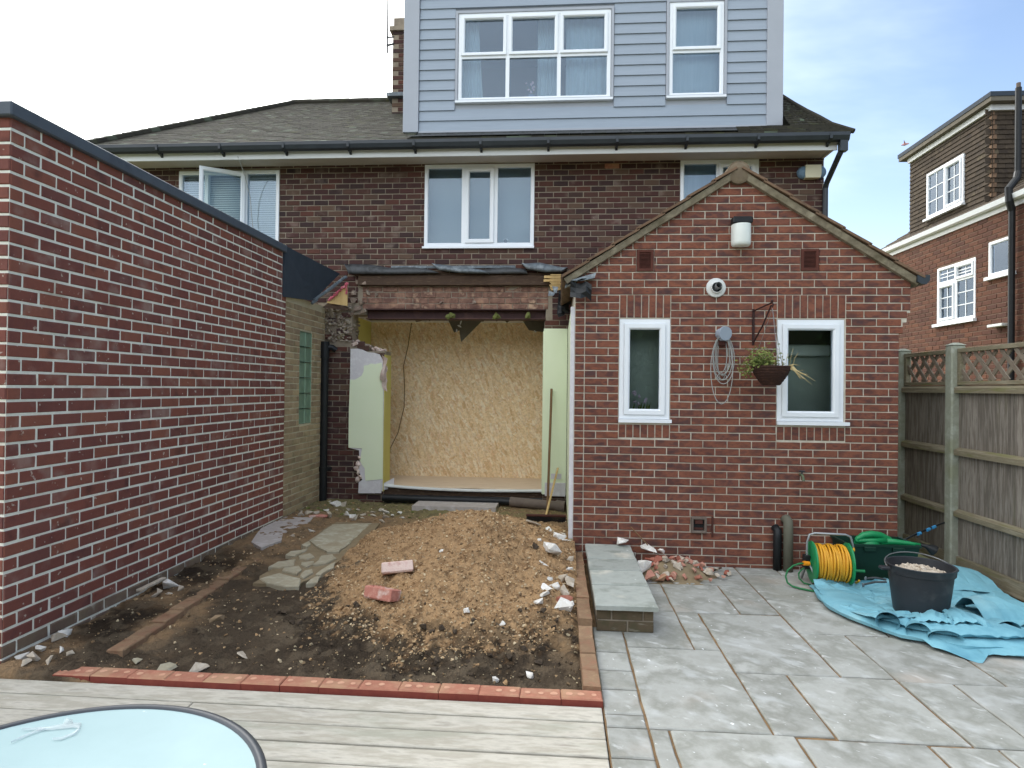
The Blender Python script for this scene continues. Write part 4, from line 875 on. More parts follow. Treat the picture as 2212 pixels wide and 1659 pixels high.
mb = MB(); mb.tube([(-2.91, 10.2, 7.32), (-2.78, 10.2, 7.35)], .018, 6); mb.tube([(-2.91, 10.2, 7.46), (-2.78, 10.2, 7.46)], .014, 6); mb.build('bracket', 'gutter_black', ae)
tag(MB().tube([(-4.27, 8.02, 4.70), (-4.262, 8.2, 4.5), (-4.255, 8.34, 4.25), (-4.25, 8.38, 4.0), (-4.22, 8.38, 3.75), (-4.20, 8.4, 3.3)], .005, 6).build('dangling_cable', 'cable_grey', None, origin=(-4.2, 8.4, 3.3)), 'thin grey cable hanging down across the left bedroom window', 'cable')

# --- the opening: beam, plate, flashing, plaster
mb = MB(); mb.box(-2.64, -.19, YM - .03, YM + .20, 2.60, 2.612); mb.box(-2.64, -.19, YM - .03, YM + .20, 2.722, 2.734); mb.box(-2.64, -.19, YM + .06, YM + .085, 2.612, 2.722); mb.build('steel_beam', 'steel_beam', house)
bb = brick_meshes('dirty_plaster_brick', .006, .004)
mb = MB(); mb.box(-2.78, -.12, YM + .012, YM + .06, 2.734, 3.2); mb.build('band_mortar', 'dirty_plaster_brick', house)
lay(house, (0, YM, 0), (1, 0, 0), 2.738, .0775, .21, .006, 4, lambda z0, z1: [(-2.70, -.15)], bb, 'dirty_plaster_brick', jit=.006, proud=.006)
mb = MB(); mb.bbox(-2.74, -.12, YM - .075, YM + .01, 3.05, 3.182, .006); mb.build('wall_plate', 'old_timber', house)
MB().box(-2.80, -.10, YM - .05, YM + .008, 3.184, 3.215).build('plate_packing', 'old_timber', house)
mb = MB()
for (x, z, s) in ((-2.66, 3.08, .045), (-2.62, 2.96, .05), (-2.50, 2.93, .03), (-1.6, 2.82, .03), (-1.15, 2.83, .03), (-2.70, 2.82, .05), (-2.68, 2.7, .06), (-2.76, 2.74, .07), (-2.8, 2.95, .06), (-2.82, 2.84, .07), (-2.76, 3.1, .05)):
    MB().shard((x, YM - .02 if z < 3.04 or x < -2.68 else YM - .08, z), (s * .8, s * .4, s * .7), rot=(random.uniform(-.3, .3), random.uniform(-.3, .3), 0)).build('mortar_lump', 'mortar_lump_m', house)
def flashing(pl, y, mat, bulge=.05, name='flashing'):
    """lead sheet dressed over: polygon in x,z given as upper and lower edges sampled across"""
    xs_ = np.linspace(min(p[0] for p in pl), max(p[0] for p in pl), 22); P = []
    def lim(x):
        zs = []
        for i in range(len(pl)):
            p, q = pl[i], pl[(i + 1) % len(pl)]
            if (p[0] - x) * (q[0] - x) <= 0 and p[0] != q[0]: zs.append(p[1] + (q[1] - p[1]) * (x - p[0]) / (q[0] - p[0]))
        return (min(zs), max(zs)) if zs else None
    cols_ = []
    for x in xs_:
        l = lim(min(max(x, xs_[0] + 1e-4), xs_[-1] - 1e-4)); 
        n1 = float(fbm(np.array([x * 5.0]), np.array([y * 9.0]), 3)[0]) - .5
        cols_.append([(x, YM - .005, l[1] + .0), (x, YM - .02 - bulge * .5, l[1] - .004), (x, y - bulge * (.6 + n1), (l[0] * .4 + l[1] * .6)), (x, y - bulge * (.9 + 1.2 * n1), (l[0] * .75 + l[1] * .25)), (x, y - bulge * (.75 + n1), l[0]), (x, y - bulge * .4, l[0] - .003), (x, YM - .01, l[0] + .012)])
    return MB().grid(cols_).build(name, mat, house, smooth=True)
flashing([(-2.92, 3.335), (-2.90, 3.35), (-2.53, 3.336), (-2.323, 3.296), (-1.977, 3.303), (-1.71, 3.264), (-1.62, 3.209), (-2.322, 3.195), (-2.894, 3.200)], 8.37, 'lead_dark', .05)
flashing([(-1.715, 3.335), (-1.70, 3.345), (-1.504, 3.329), (-1.271, 3.297), (-1.038, 3.266), (-.945, 3.197), (-1.301, 3.205), (-1.627, 3.244)], 8.34, 'lead_grey', .06)
flashing([(-1.10, 3.25), (-1.07, 3.262), (-.733, 3.3), (-.441, 3.276), (-.43, 3.199), (-.963, 3.2)], 8.37, 'lead_dark', .05)
flashing([(-.51, 3.33), (-.50, 3.345), (-.273, 3.359), (.091, 3.282), (.10, 3.27), (.032, 3.214), (-.195, 3.214), (-.439, 3.253)], 8.33, 'lead_grey', .06)
MB().box(-2.3, -.6, YM - .014, YM - .008, 3.29, 3.325).build('flashing_upstand', 'lead_grey', house)
# left pier: broken core and plaster skins
mb = MB()
for k in range(170):
    x = random.uniform(-3.28, -2.85); z = random.uniform(2.29, 2.78); s = random.uniform(.015, .05); mb.shard((x, YM + random.uniform(-.02, .03), z), (s, s * .6, s * .7), rot=(random.uniform(-.6, .6), random.uniform(-.4, .4), random.uniform(-.5, .5)))
for k in range(16):
    z = 2.30 + .03 * k; s = random.uniform(.02, .045); mb.shard((-2.85 + random.uniform(-.02, .015), YM + random.uniform(-.01, .24), z), (s, s * 1.3, s * .7))
mb.box(-3.30, -2.85, YM + .02, YM + .26, 2.27, 2.79); mb.build('broken_masonry', 'rubble_core', house)
mb = MB()
for k in range(26):
    t = k / 25; s = random.uniform(.02, .045); mb.shard((-2.88 + .46 * t ** 1.4, YM + .03 + random.uniform(-.02, .2), 2.34 - .17 * t + random.uniform(-.03, .02)), (s, s * 1.2, s * .6))
mb.build('broken_edge', 'plaster_pink', house)
for (x0, x1, z0) in ((-3.28, -3.12, 2.32), (-3.05, -2.90, 2.40), (-3.20, -3.02, 2.55), (-2.98, -2.86, 2.62), (-3.29, -3.2, 2.68), (-2.97, -2.84, 2.31), (-2.84, -2.66, 2.225), (-2.76, -2.60, 2.165)):
    add_brick(house, random.choice(bm_), x0, x1, z0, z0 + .064, (0, YM - random.uniform(.0, .03), 0), (1, 0, 0))
PG = [(-2.847, 1.764), (-2.783, 1.765), (-2.74, 1.785), (-2.686, 1.819), (-2.66, 1.88), (-2.656, 1.956), (-2.60, 1.965), (-2.56, 1.985), (-2.5, 1.98), (-2.41, 2.0), (-2.386, 1.843), (-2.374, .415), (-2.613, .389), (-2.62, .47), (-2.626, .557), (-2.66, .60), (-2.692, .66), (-2.68, .74), (-2.667, .829), (-2.856, .836), (-2.857, 1.353)]
PW = [(-2.847, 2.186), (-2.75, 2.19), (-2.681, 2.177), (-2.63, 2.15), (-2.594, 2.14), (-2.52, 2.135), (-2.448, 2.115), (-2.40, 2.04), (-2.376, 1.9), (-2.374, .25), (-2.70, .25), (-2.71, .36), (-2.66, .40), (-2.70, .50), (-2.73, .56), (-2.70, .62), (-2.71, .80), (-2.852, .83)]
MB().prism(PW, 'y', YM - .024, YM - .004).build('plaster_panel', 'plaster_white', house)
pg = MB().prism(PG, 'y', YM - .032, YM - .0245).build('painted_plaster', 'plaster_green', house); pg['label'] = 'pale green painted plaster left of the opening'
MB().prism([(-2.70, .376), (-2.60, .372), (-2.5, .392), (-2.47, .375), (-2.39, .394), (-2.388, .226), (-2.708, .218)], 'y', YM - .044, YM - .0335).build('skirting_patch', 'plaster_white', house)
mb = MB()
for (x, z, s) in ((-2.72, .62, .05), (-2.74, .56, .04), (-2.71, .50, .05), (-2.69, .44, .045), (-2.72, .40, .05), (-2.70, .70, .03)): mb.rock((x, YM - .03, z), (s, .018, s * .8), jit=.4)
mb.build('loose_plaster', 'plaster_pink', house)
# reveal and torn lining paper
MB().box(-2.372, -2.362, YM - .03, YM + .285, .25, 2.11).build('reveal_plaster', 'plaster_yellow', house)
P = [[(-2.40 + .035 * math.sin(i * .9 + k * .5) * (k / 7) + .02 * i * (1 - k / 9), YM - .05 - .015 * i + .02 * math.sin(k), 2.10 - .045 * k - .01 * i) for i in range(6)] for k in range(8)]
MB().grid(P).build('torn_lining', 'plaster_pink', house, smooth=True)
MB().grid([[(-2.39 + .03 * i + .01 * math.sin(k * 2), YM - .045 + .012 * math.sin(k + i), 1.98 - .05 * k - .012 * i) for i in range(3)] for k in range(8)]).build('torn_lining', 'plaster_pink', house, smooth=True)
# interior shell behind the opening
room_x0, room_x1 = -2.89, -.19
MB().box(room_x0 - .1, room_x0, YM + .281, 9.6, .0, 2.95).build('party_wall', 'plaster_yellow', house)
MB().box(room_x1, room_x1 + .1, YM + .281, 9.6, .0, 2.95).build('inner_wall', 'plaster_green', house)
MB().box(room_x0, room_x1, YM + .281, 9.6, 2.665, 2.76).build('ceiling', 'plaster_white', house)
flr = MB().box(room_x0, room_x1, YM + .03, 9.49, .0, .300).build('floor', 'old_timber', house)
for k in range(7):
    y0 = YM + .04 + k * .1445; MB().bbox(room_x0 + .0, room_x1, y0, y0 + .143, .301, .317, .002).build('floorboard', 'floor_board', flr)
mb = MB(); P = []
for i in range(25):
    t = i / 24; x = -2.36 + 2.16 * t; z = .306 - .018 * math.sin(t * math.pi) + .012 * (1 - t) ** 4 * 2; P.append([(x, YM + .045, z + .01), (x, YM - .015, z + .012), (x, YM - .022, z - .008), (x, YM - .015, z - .02)])
mb.grid(P).build('threshold_strip', 'white_grubby', house, smooth=True)
mb = MB(); mb.add([(-2.37, YM - .03, .27), (-2.25, YM + .1, .275), (-2.25, YM + .1, .42), (-2.36, YM - .025, .36)], [(0, 1, 2, 3)]); mb.build('loose_skirting', 'plaster_white', house)
MB().box(-2.36, -.2, YM - .01, YM + .03, .02, .20).build('foundation', 'lead_dark', house)
osb = MB().box(room_x0 + .004, room_x1 - .004, 9.49, 9.508, .318, 2.66).build('osb_sheet', 'osb', None, origin=(-1.6, 9.7, .31)); tag(osb, 'large pale strand board sheet closing the opening', 'board')
tag(MB().tube([(-2.25, 9.46, 2.65), (-2.30, 9.46, 2.30), (-2.368, 9.46, 1.985), (-2.344, 9.46, 1.679), (-2.348, 9.46, 1.373), (-2.438, 9.46, .975), (-2.556, 9.46, .735), (-2.56, 9.46, .66)], .006, 6).build('hanging_wire', 'pole_wood', None, origin=(-2.5, 9.46, .7)), 'thin brown wire hanging in front of the strand board', 'wire')
# torn ceiling boards hanging below the beam
for nm, pl, y0 in (('hanging', [(-1.64, 2.72), (-1.30, 2.72), (-1.05, 2.70), (-1.412, 2.333), (-1.44, 2.5), (-1.515, 2.467)], 9.0), ('r', [(-.58, 2.72), (-.19, 2.72), (-.205, 2.47), (-.30, 2.48), (-.43, 2.496)], 8.9), ('e', [(-2.3, 2.70), (-2.1, 2.7), (-1.7, 2.7), (-1.75, 2.645), (-2.1, 2.66)], 8.95)):
    MB().prism(pl, 'y', y0, y0 + .012).build('torn_ceiling_board', 'board_grey', house)
rg_ = random.Random(11); xs__ = np.linspace(-2.36, -.21, 46)
MB().prism([(float(x), 2.665 - rg_.uniform(.012, .06) * (1.5 if rg_.random() < .2 else 1)) for x in xs__] + [(-.21, 2.68), (-2.36, 2.68)], 'y', 8.80, 8.812).build('torn_plaster_edge', 'board_grey', house)
MB().prism([(float(x), 2.665 - rg_.uniform(.0, .028)) for x in xs__] + [(-.21, 2.68), (-2.36, 2.68)], 'y', 8.785, 8.798).build('torn_plaster_skim', 'plaster_pink', house)
mb = MB()
for (x, z) in ((-1.42, 2.55), (-1.40, 2.60), (-1.46, 2.48), (-.34, 2.48), (-1.62, 2.61), (-2.25, 2.63), (-1.9, 2.62)): mb.rock((x, 8.88, z), (.03, .01, .012), jit=.4)
mb.build('plaster_scrap', 'plaster_white', house)
mb = MB()
for (x, z) in ((-1.50, 2.635), (-1.46, 2.655), (-.83, 2.64), (-.86, 2.63), (-.42, 2.645)): mb.rock((x, YM - .03, z), (.06, .03, .04), jit=.35)
mb.build('mortar_clump', 'moss', house)
# right pier skin
MB().bbox(-.205, .11, YM - .03, YM - .003, .26, 2.475, .003).build('painted_plaster', 'plaster_green', house)
MB().box(-.215, -.2055, YM - .028, YM + .28, .27, 2.44).build('reveal_plaster', 'plaster_green', house)
MB().bbox(-.17, .105, YM - .036, YM - .0305, .24, .42, .003).build('skirting_patch', 'plaster_white', house)
MB().bbox(-.09, .05, YM - .034, YM - .0305, .47, .54, .002).build('filler_patch', 'plaster_white', house)
# split battens and felt scraps at the top of the right pier
eb = thing('split_roof_edge', 'splintered pale timber and black felt scraps beside the gable corner', 'debris', (0, 8.3, 2.6))
mb = MB()
for k in range(11):
    z = 3.18 - k * .0195; mb.box(-.12 + random.uniform(-.03, .02), .012 + random.uniform(-.01, .004), 8.30, 8.345, z - .013, z)
mb.box(-.21, -.1, 8.31, 8.34, 3.13, 3.165); mb.box(-.215, -.10, 8.31, 8.335, 3.085, 3.115); mb.build('timber_lath', 'plywood', eb)
mb = MB(); pl = [(.017, 3.158), (.085, 3.164), (.074, 3.057), (.063, 2.919), (.150, 2.888), (.150, 2.775), (.121, 2.756), (.06, 2.625), (-.015, 2.599), (-.034, 2.649), (-.018, 2.869), (.025, 2.982)]
mb.prism(pl, 'y', 8.18, 8.20); mb.grid([[(-.02 + .05 * i + .01 * math.sin(k), 8.17 - .02 * math.sin(i * 2 + k), 2.95 - .05 * k) for i in range(4)] for k in range(7)]); mb.build('felt_flap', 'plastic_black', eb)
mb = MB(); mb.add([(-.10, 8.16, 3.0), (-.02, 8.12, 2.985), (-.04, 8.1, 2.9), (-.075, 8.13, 2.91)], [(0, 1, 2, 3)]); mb.add([(-.14, 8.15, 2.94), (-.06, 8.1, 2.90), (-.08, 8.08, 2.865), (-.15, 8.12, 2.87)], [(0, 1, 2, 3)]); mb.build('foil_scrap', 'lead_grey', eb)
# black drainpipe in the left corner
dp = thing('soil_pipe', 'black drainpipe standing in the corner by the yellow wall', 'pipe', (-3.17, 8.33, .1))
MB().tube([(-3.17, 8.33, .06), (-3.17, 8.33, 2.26)], .05, 14).build('pipe', 'plastic_black', dp, smooth='auto')
mb = MB(); mb.tube([(-3.17, 8.33, 2.05), (-3.17, 8.33, 2.275)], .06, 14); mb.tube([(-3.17, 8.33, 2.2), (-3.08, 8.36, 2.2), (-3.03, 8.38, 2.16)], .04, 10); mb.build('branch', 'plastic_black', dp)
mb = MB(); mb.tube([(-3.17, 8.33, .52), (-3.17, 8.33, .58)], .06, 14); mb.box(-3.27, -3.07, 8.34, 8.38, .53, .57); mb.build('clip', 'plastic_black', dp)
tag(MB().tube([(-2.36, YM - .07, .17), (-.75, YM - .09, .165), (-.55, YM - .10, .16)], .045, 12).build('drain_pipe', 'plastic_black', None, smooth='auto', origin=(-1.4, YM - .08, .1)), 'long black pipe lying below the threshold of the opening', 'pipe')
tag(MB().tube([(-.62, YM - .16, .175), (.08, YM - .28, .15)], .065, 14).tube([(-.02, YM - .26, .15), (.10, YM - .285, .148)], .08, 14).build('clay_pipe', 'pipe_clay', None, smooth='auto', origin=(-.3, YM - .2, .1)), 'short grey brown clay pipe with collar beside the broom', 'pipe')

# ================================================================== GABLE EXTENSION
YG = 6.13
gab = thing('brick_extension', 'red brick gabled extension with two white windows', 'building', (1.68, YG, 0))
W1 = (.578, 1.064, 1.36, 2.355); W2 = (2.06, 2.675, 1.36, 2.355)
V1 = (.735, .897, 2.811, 3.020); V2 = (2.270, 2.434, 2.811, 3.020); V3 = (1.272, 1.416, .315, .465)
S1 = (.578, 1.064, 1.205, 2.588); S2 = (2.06, 2.685, 1.205, 2.588)
def edges(z):
    r = 3.17 if z < 2.24 else (3.205 if z < 2.33 else (3.24 if z < 2.42 else 3.272)); l = .15
    if z > 2.73: l = .136 + (z - 2.75) / .636; r = 3.272 - (z - 2.75) / .616
    return l, r
mb = MB()
wall_cells(mb, 'y', YG + .007, YG + .11, .15, 3.165, -.09, 2.75, [W1, W2, V3]); 
mb.prism([(.15, 2.75), (3.265, 2.75), (1.68, 3.735)], 'y', YG + .007, YG + .11); mb.box(3.165, 3.20, YG + .007, YG + .11, 2.24, 2.33); mb.box(3.165, 3.235, YG + .007, YG + .11, 2.33, 2.42); mb.box(3.165, 3.266, YG + .007, YG + .11, 2.42, 2.75)
mb.box(.152, .26, YG + .11, YM - .035, -.09, 2.76); mb.box(3.06, 3.165, YG + .11, YM, -.09, 2.76)
mb.build('wall', 'mortar_gable', gab)
bg = brick_meshes('brick_gable', .003, .0009)
def spG(z0, z1):
    l, r = edges((z0 + z1) / 2); holes = [S1, S2, V1, V2, V3]
    segs = cut(l, r, holes, z0, z1); out = []
    for (p, q) in segs:
        if p < .2 and z0 < 2.7: out += [(p, .246), (.246, q)]
        else: out.append((p, q))
    return out
soldiers = []
for W, n in ((W1, 7), (W2, 9)):
    wd = ((1.064 if n == 7 else 2.685) - W[0]) / n
    for k in range(n):
        soldiers.append((W[0] + k * wd + .005, W[0] + (k + 1) * wd - .005, 2.366, 2.582)); soldiers.append((W[0] + k * wd + .005, W[0] + (k + 1) * wd - .005, 1.212, 1.335))
lay(gab, (0, YG, 0), (1, 0, 0), 2.589 - 36 * .0731, .0731, .2265, .0098, 52, spG, bg, 'brick_gable', off=.246, jit=.0018, extra=soldiers)
for W, cw in ((W1, 0), (W2, 1)):
    w, h = W[1] - W[0], W[3] - W[2]
    window(gab, (W[0] + .002, YG + .006, W[2] + .03), (1, 0, 0), w - .004, h - .034, [(.046, w - .05, .042, h - .078, 1)], ft=.052, sash=.054, y0=0, sill=(-.004, w + (.04 if cw else .012), .035, .034), pane='pane_clear')
    room(W[0] - .25, W[1] + .25, YG + .111, 7.2, 1.2, 2.6, 'dark_room', parent=gab)
MB().box(W1[0] - .02, W1[1] + .02, YG + .30, YG + .31, 1.3, 2.4).build('pane_backing', 'glass_tone_grey', gab)  # added panel behind the narrow pane, only to set the glass tone
MB().box(W2[0] - .05, W2[1] + .05, YG + .42, YG + .43, 1.3, 2.03).build('reflection_panel', 'glass_tone_grey', gab)  # added panels imitate the reflection in the wide window; this is its lower part
MB().bbox(W2[0] - .02, W2[1] + .02, YG + .36, YG + .41, 2.03, 2.14, .01).build('reflection_band', 'reflection_pale', gab)  # grey band of the imitated reflection
MB().box(W2[0] - .05, W2[1] + .05, YG + .42, YG + .43, 2.14, 2.5).build('reflection_top', 'dark_brown', gab)  # dark upper part of the imitated reflection
mb = MB(); mb.prism([(W2[0] + .06, 2.20), (W2[0] + .28, 2.33), (W2[0] + .06, 2.33)], 'y', YG + .395, YG + .405); mb.build('reflection_triangle', 'reflection_pale', gab)  # light triangle of the imitated reflection
fp = thing('windowsill_flower', 'pink flowers behind the narrow extension window', 'plant', (.78, YG + .16, 1.44))
mb = MB()
for k in range(7): mb.rock((.74 + random.uniform(-.03, .14), YG + .16, 1.56 + random.uniform(-.03, .10)), (.022, .012, .017), jit=.3)
mb.build('blossom', 'lilac', fp)
mb = MB()
for k in range(14): 
    x = .74 + random.uniform(-.04, .14); mb.add([(x, YG + .17, 1.44), (x + .02, YG + .16, 1.44), (x + .03, YG + .15, 1.53 + random.uniform(0, .03))], [(0, 1, 2)])
mb.build('leaf', 'leaf_green', fp)
# air bricks
for V in (V1, V2):
    mb = MB(); ring(mb, Fr((V[0], YG, V[2]), (1, 0, 0)), 0, V[1] - V[0], 0, V[3] - V[2], .030, -.010, .02, .006); av = mb.build('air_vent', 'vent_terracotta', gab)
    MB().box(V[0] + .01, V[1] - .01, YG + .004, YG + .0065, V[2] + .01, V[3] - .01).build('vent_back', 'plastic_black', av)
    mb = MB()
    for k in range(12):
        z = V[2] + .032 + k * .0122; mb.add([(V[0] + .014, YG - .008, z), (V[1] - .014, YG - .008, z), (V[1] - .014, YG + .002, z + .010), (V[0] + .014, YG + .002, z + .010)], [(0, 1, 2, 3)])
    mb.build('louvre', 'vent_terracotta', av)
mb = MB(); ring(mb, Fr((V3[0], YG, V3[2]), (1, 0, 0)), 0, .144, 0, .15, .022, -.03, .02, .006); bv = mb.build('boiler_vent', 'pipe_clay', gab)
mb = MB(); mb.box(V3[0] + .02, V3[1] - .02, YG + .004, YG + .0065, V3[2] + .02, V3[3] - .02); mb.build('vent_back', 'plastic_black', bv)
mb = MB(); mb.bbox(V3[0] + .035, V3[1] - .035, YG - .02, YG + .003, V3[2] + .085, V3[2] + .125, .004); mb.box(V3[0] + .03, V3[1] - .03, YG - .01, YG + .003, V3[2] + .03, V3[2] + .05); mb.build('vent_grille', 'terracotta_dark', bv)
MB().box(1.465, 1.482, YG - .012, YG + .01, .28, .47).build('metal_strap', 'terracotta_dark', gab)
# raking verge, tiles, ridge
for sx, (x0, z0), (x1, z1) in ((-1, (.03, 2.745), (1.68, 3.795)), (1, (3.345, 2.73), (1.68, 3.795))):
    d = Vector((x1 - x0, 0, z1 - z0)); Ld = d.length; d.normalize(); nrm = Vector((-d.z, 0, d.x)) * (1 if d.x > 0 else -1)
    P0 = Vector((x0, 0, z0)); mb = MB(); n = 26; A0 = []
    for i in range(n + 1):
        p = P0 + d * (Ld * i / n); e = random.uniform(-.006, .006)
        A0.append([(p.x + nrm.x * q[0], q[1] + (e if q[1] < YG else 0), p.z + nrm.z * (q[0] + e * .5)) for q in ((-.075, YG + .02), (-.07, YG - .04), (-.02, YG - .055), (-.012, YG - .05), (-.012, YG + .12))])
    mb.grid(A0 if sx < 0 else [r[::-1] for r in A0]).build('verge', 'verge_mortar', gab)
    nt_ = 7
    for i in range(nt_):
        p = P0 + d * (Ld * (i - .02) / nt_); q = P0 + d * (Ld * (i + 1.06) / nt_ if i < nt_ - 1 else Ld * .985)
        lo, hi = .014, .0
        vs = []
        for (pt, off) in ((p, lo), (q, hi)):
            for yy in (YG - .075, YM - .05):
                for th in (-.010, .012): vs.append((pt.x + nrm.x * (off + th), yy, pt.z + nrm.z * (off + th)))
        mb = MB(); mb.add(vs, [(0, 1, 3, 2), (4, 6, 7, 5), (0, 4, 5, 1), (2, 3, 7, 6), (1, 5, 7, 3), (0, 2, 6, 4)]); mb.build('roof_tile', 'verge_tile', gab)
mb = MB(); mb.tube([(1.68, YG - .045, 3.742), (1.68, YG + .3, 3.742)], .108, 18); mb.tube([(1.68, YG + .3, 3.742), (1.68, YM, 3.742)], .108, 18); mb.build('ridge_tile', 'concrete_ridge', gab, smooth='auto')
mb = MB(); mb.lathe([(0, -.062), (.05, -.060), (.085, -.052), (.1, -.045)], (1.68, YG, 3.736), 16, axis='y'); mb.build('ridge_mortar', 'concrete_ridge', gab)
mb = MB(); mb.prism([(3.29, 2.76), (3.40, 2.76), (3.40, 2.71), (3.37, 2.675), (3.33, 2.675), (3.29, 2.70)], 'y', YG - .07, 8.3); mb.build('gutter', 'gutter_black', gab)
# pale plaster on the flank of the extension
mb = MB(); mb.box(.115, .1505, YG + .02, YM - .035, .20, 2.47); fp_ = mb.build('flank_plaster', 'plaster_green', gab)
MB().bbox(.108, .149, YG + .005, YG + .0195, .22, 2.47, .003).build('plaster_edge', 'plaster_white', gab)
mb = MB(); mb.add([(.06, 6.45, 2.79), (.345, 6.3, 2.785), (.34, 6.1, 2.745), (.20, 6.0, 2.72), (.075, 6.05, 2.665), (.05, 6.3, 2.675)], [(0, 1, 2, 3, 4, 5)]); mb.add([(.10, 6.07, 2.715), (.345, 6.04, 2.785), (.33, 6.02, 2.73), (.2, 6.01, 2.70)], [(0, 1, 2, 3)])
ff = mb.build('felt_scrap', 'lead_grey', None, origin=(.2, 6.3, 2.7)); tag(ff, 'torn grey felt flap at the left eaves of the brick gable', 'felt')
mb = MB(); mb.grid([[(.10 + .05 * i, 6.02 + .03 * math.sin(i + k), 2.70 - .05 * k - .01 * i + .03 * (i == 3)) for i in range(5)] for k in range(4)]); fb2 = mb.build('black_felt_scrap', 'plastic_black', None, origin=(.2, 6.05, 2.6)); tag(fb2, 'black felt scrap under the left eaves of the gable', 'felt')

# ================================================================== THINGS ON THE GABLE WALL
fl = thing('floodlight', 'white wall lamp with black hood near the gable apex', 'lamp', (1.705, YG, 3.05))
mb = MB(); mb.bbox(1.615, 1.80, YG - .10, YG, 3.245, 3.312, .012); mb.build('hood', 'plastic_black', fl)
mb = MB(); P = []
for i in range(13):
    a_ = math.pi * i / 12; P.append([(1.707 - .088 * math.cos(a_), YG - .012 - .115 * math.sin(a_) ** .7, z) for z in (3.045, 3.052, 3.06, 3.245)])
P2 = [[(1.707 + (p[0] - 1.707) * q, YG - .012 + (p[1] - YG + .012) * q, z) for (q, z) in ((.0, 3.036), (.8, 3.038), (.95, 3.05), (1, 3.075), (1, 3.244))] for p in [r[3] for r in P]]
mb.grid(P2).build('diffuser', 'diffuser_white', fl, smooth=True)
MB().bbox(1.63, 1.785, YG - .012, YG, 3.05, 3.244, .004).build('back_plate', 'white_grubby', fl)
fv = thing('flue_terminal', 'round white flue outlet on the gable wall', 'vent', (1.484, YG, 2.651))
mb = MB(); mb.lathe([(.0, .0), (.092, .0), (.093, -.012), (.088, -.02), (.058, -.026), (.052, -.05), (.046, -.05), (.046, -.0)], (1.484, YG, 2.651), 28, axis='y'); mb.build('collar', 'white_grubby', fv, smooth='auto')
mb = MB(); mb.lathe([(.0, -.002), (.046, -.004)], (1.484, YG, 2.651), 20, axis='y'); mb.build('flue_throat', 'plastic_black', fv)
mb = MB(); mb.tube([(1.487, YG - .01, 2.655), (1.49, YG - .06, 2.66), (1.497, YG - .085, 2.668)], [.028, .028, .03], 14, cap=False); mb.build('inner_tube', 'tube_grey', fv)
cr = thing('cable_hook', 'grey wall hook with coils of grey cable hanging from it', 'cable holder', (1.54, YG, 2.2))
mb = MB(); mb.tube([(1.535, YG, 2.21), (1.55, YG - .09, 2.21)], [.055, .055], 20); mb.bbox(1.505, 1.60, YG - .085, YG - .06, 2.14, 2.24, .01); mb.tube([(1.548, YG - .085, 2.21), (1.555, YG - .105, 2.208)], [.068, .066], 20); mb.build('hook', 'grey_plastic', cr, smooth='auto')
MB().bbox(1.50, 1.57, YG - .06, YG, 2.10, 2.155, .006).build('hook_base', 'terracotta_dark', cr)
for k in range(7):
    w_ = .03 + .008 * k + random.uniform(0, .012); dz = .34 + random.uniform(0, .14) + (.28 if k == 6 else 0); cx = 1.535 + random.uniform(-.012, .012); yy = YG - .03 - .009 * k
    pts = [(cx + w_ * 1.3 * math.sin(t_) * (1 if abs(math.sin(t_)) else 1), yy + random.uniform(-.004, .004), 2.19 - dz / 2 + dz / 2 * math.cos(t_)) for t_ in np.linspace(0, 2 * math.pi, 24, endpoint=False)]
    MB().tube(pts, .004, 5, closed=True).build('cable_loop', 'cable_grey', cr)
MB().tube([(1.535 + .045 * math.cos(t_), YG - .05, 1.80 + .03 * math.sin(t_)) for t_ in np.linspace(0, 2 * math.pi, 14, endpoint=False)], .004, 5, closed=True).build('cable_tie', 'cable_grey', cr)
hb = thing('basket_bracket', 'dark iron bracket on the gable wall above the hanging basket', 'bracket', (1.836, YG, 2.28))
mb = MB(); mb.box(1.826, 1.846, YG - .012, YG, 2.11, 2.45); mb.build('wall_bar', 'iron_brown', hb)
EN = (1.92, YG - .27, 2.475)
mb = MB(); mb.tube([(1.836, YG - .01, 2.43), (1.86, YG - .10, 2.445), EN], .007, 6); mb.tube([EN, (EN[0] + .004, EN[1] - .02, 2.46), (EN[0], EN[1] - .012, 2.43)], .007, 6); mb.rock((EN[0], EN[1], 2.49), .014, jit=0); mb.build('arm', 'iron_brown', hb)
mb = MB(); mb.tube([(1.836, YG - .01, 2.13), (1.88, YG - .14, 2.28), (EN[0], EN[1] + .02, 2.455)], .008, 6); mb.build('brace', 'iron_brown', hb)
BX, BY = 1.915, YG - .27
bk = thing('hanging_basket', 'dark wicker hanging basket with straggly green and dried plants', 'hanging basket', (BX, BY, 1.73))
mb = MB(); prof = []
for i in range(15):
    t = i / 14; r = .075 + .093 * math.sin(t * 1.45) ; prof.append((r + (.004 if i % 2 else 0), 1.725 + .175 * t))
mb.lathe([(0, 1.725)] + prof + [(.150, 1.90), (.14, 1.87), (0, 1.865)], (BX, BY, 0), 30); mb.build('bowl', 'wicker', bk)
mb = MB()
for k in range(3):
    a_ = k * 2.094 + .6; mb.tube([(BX + .16 * math.cos(a_), BY + .16 * math.sin(a_), 1.895), (EN[0], EN[1] - .012, 2.42)], .0025, 4)
mb.build('chain', 'wire_steel', bk)
mb = MB()
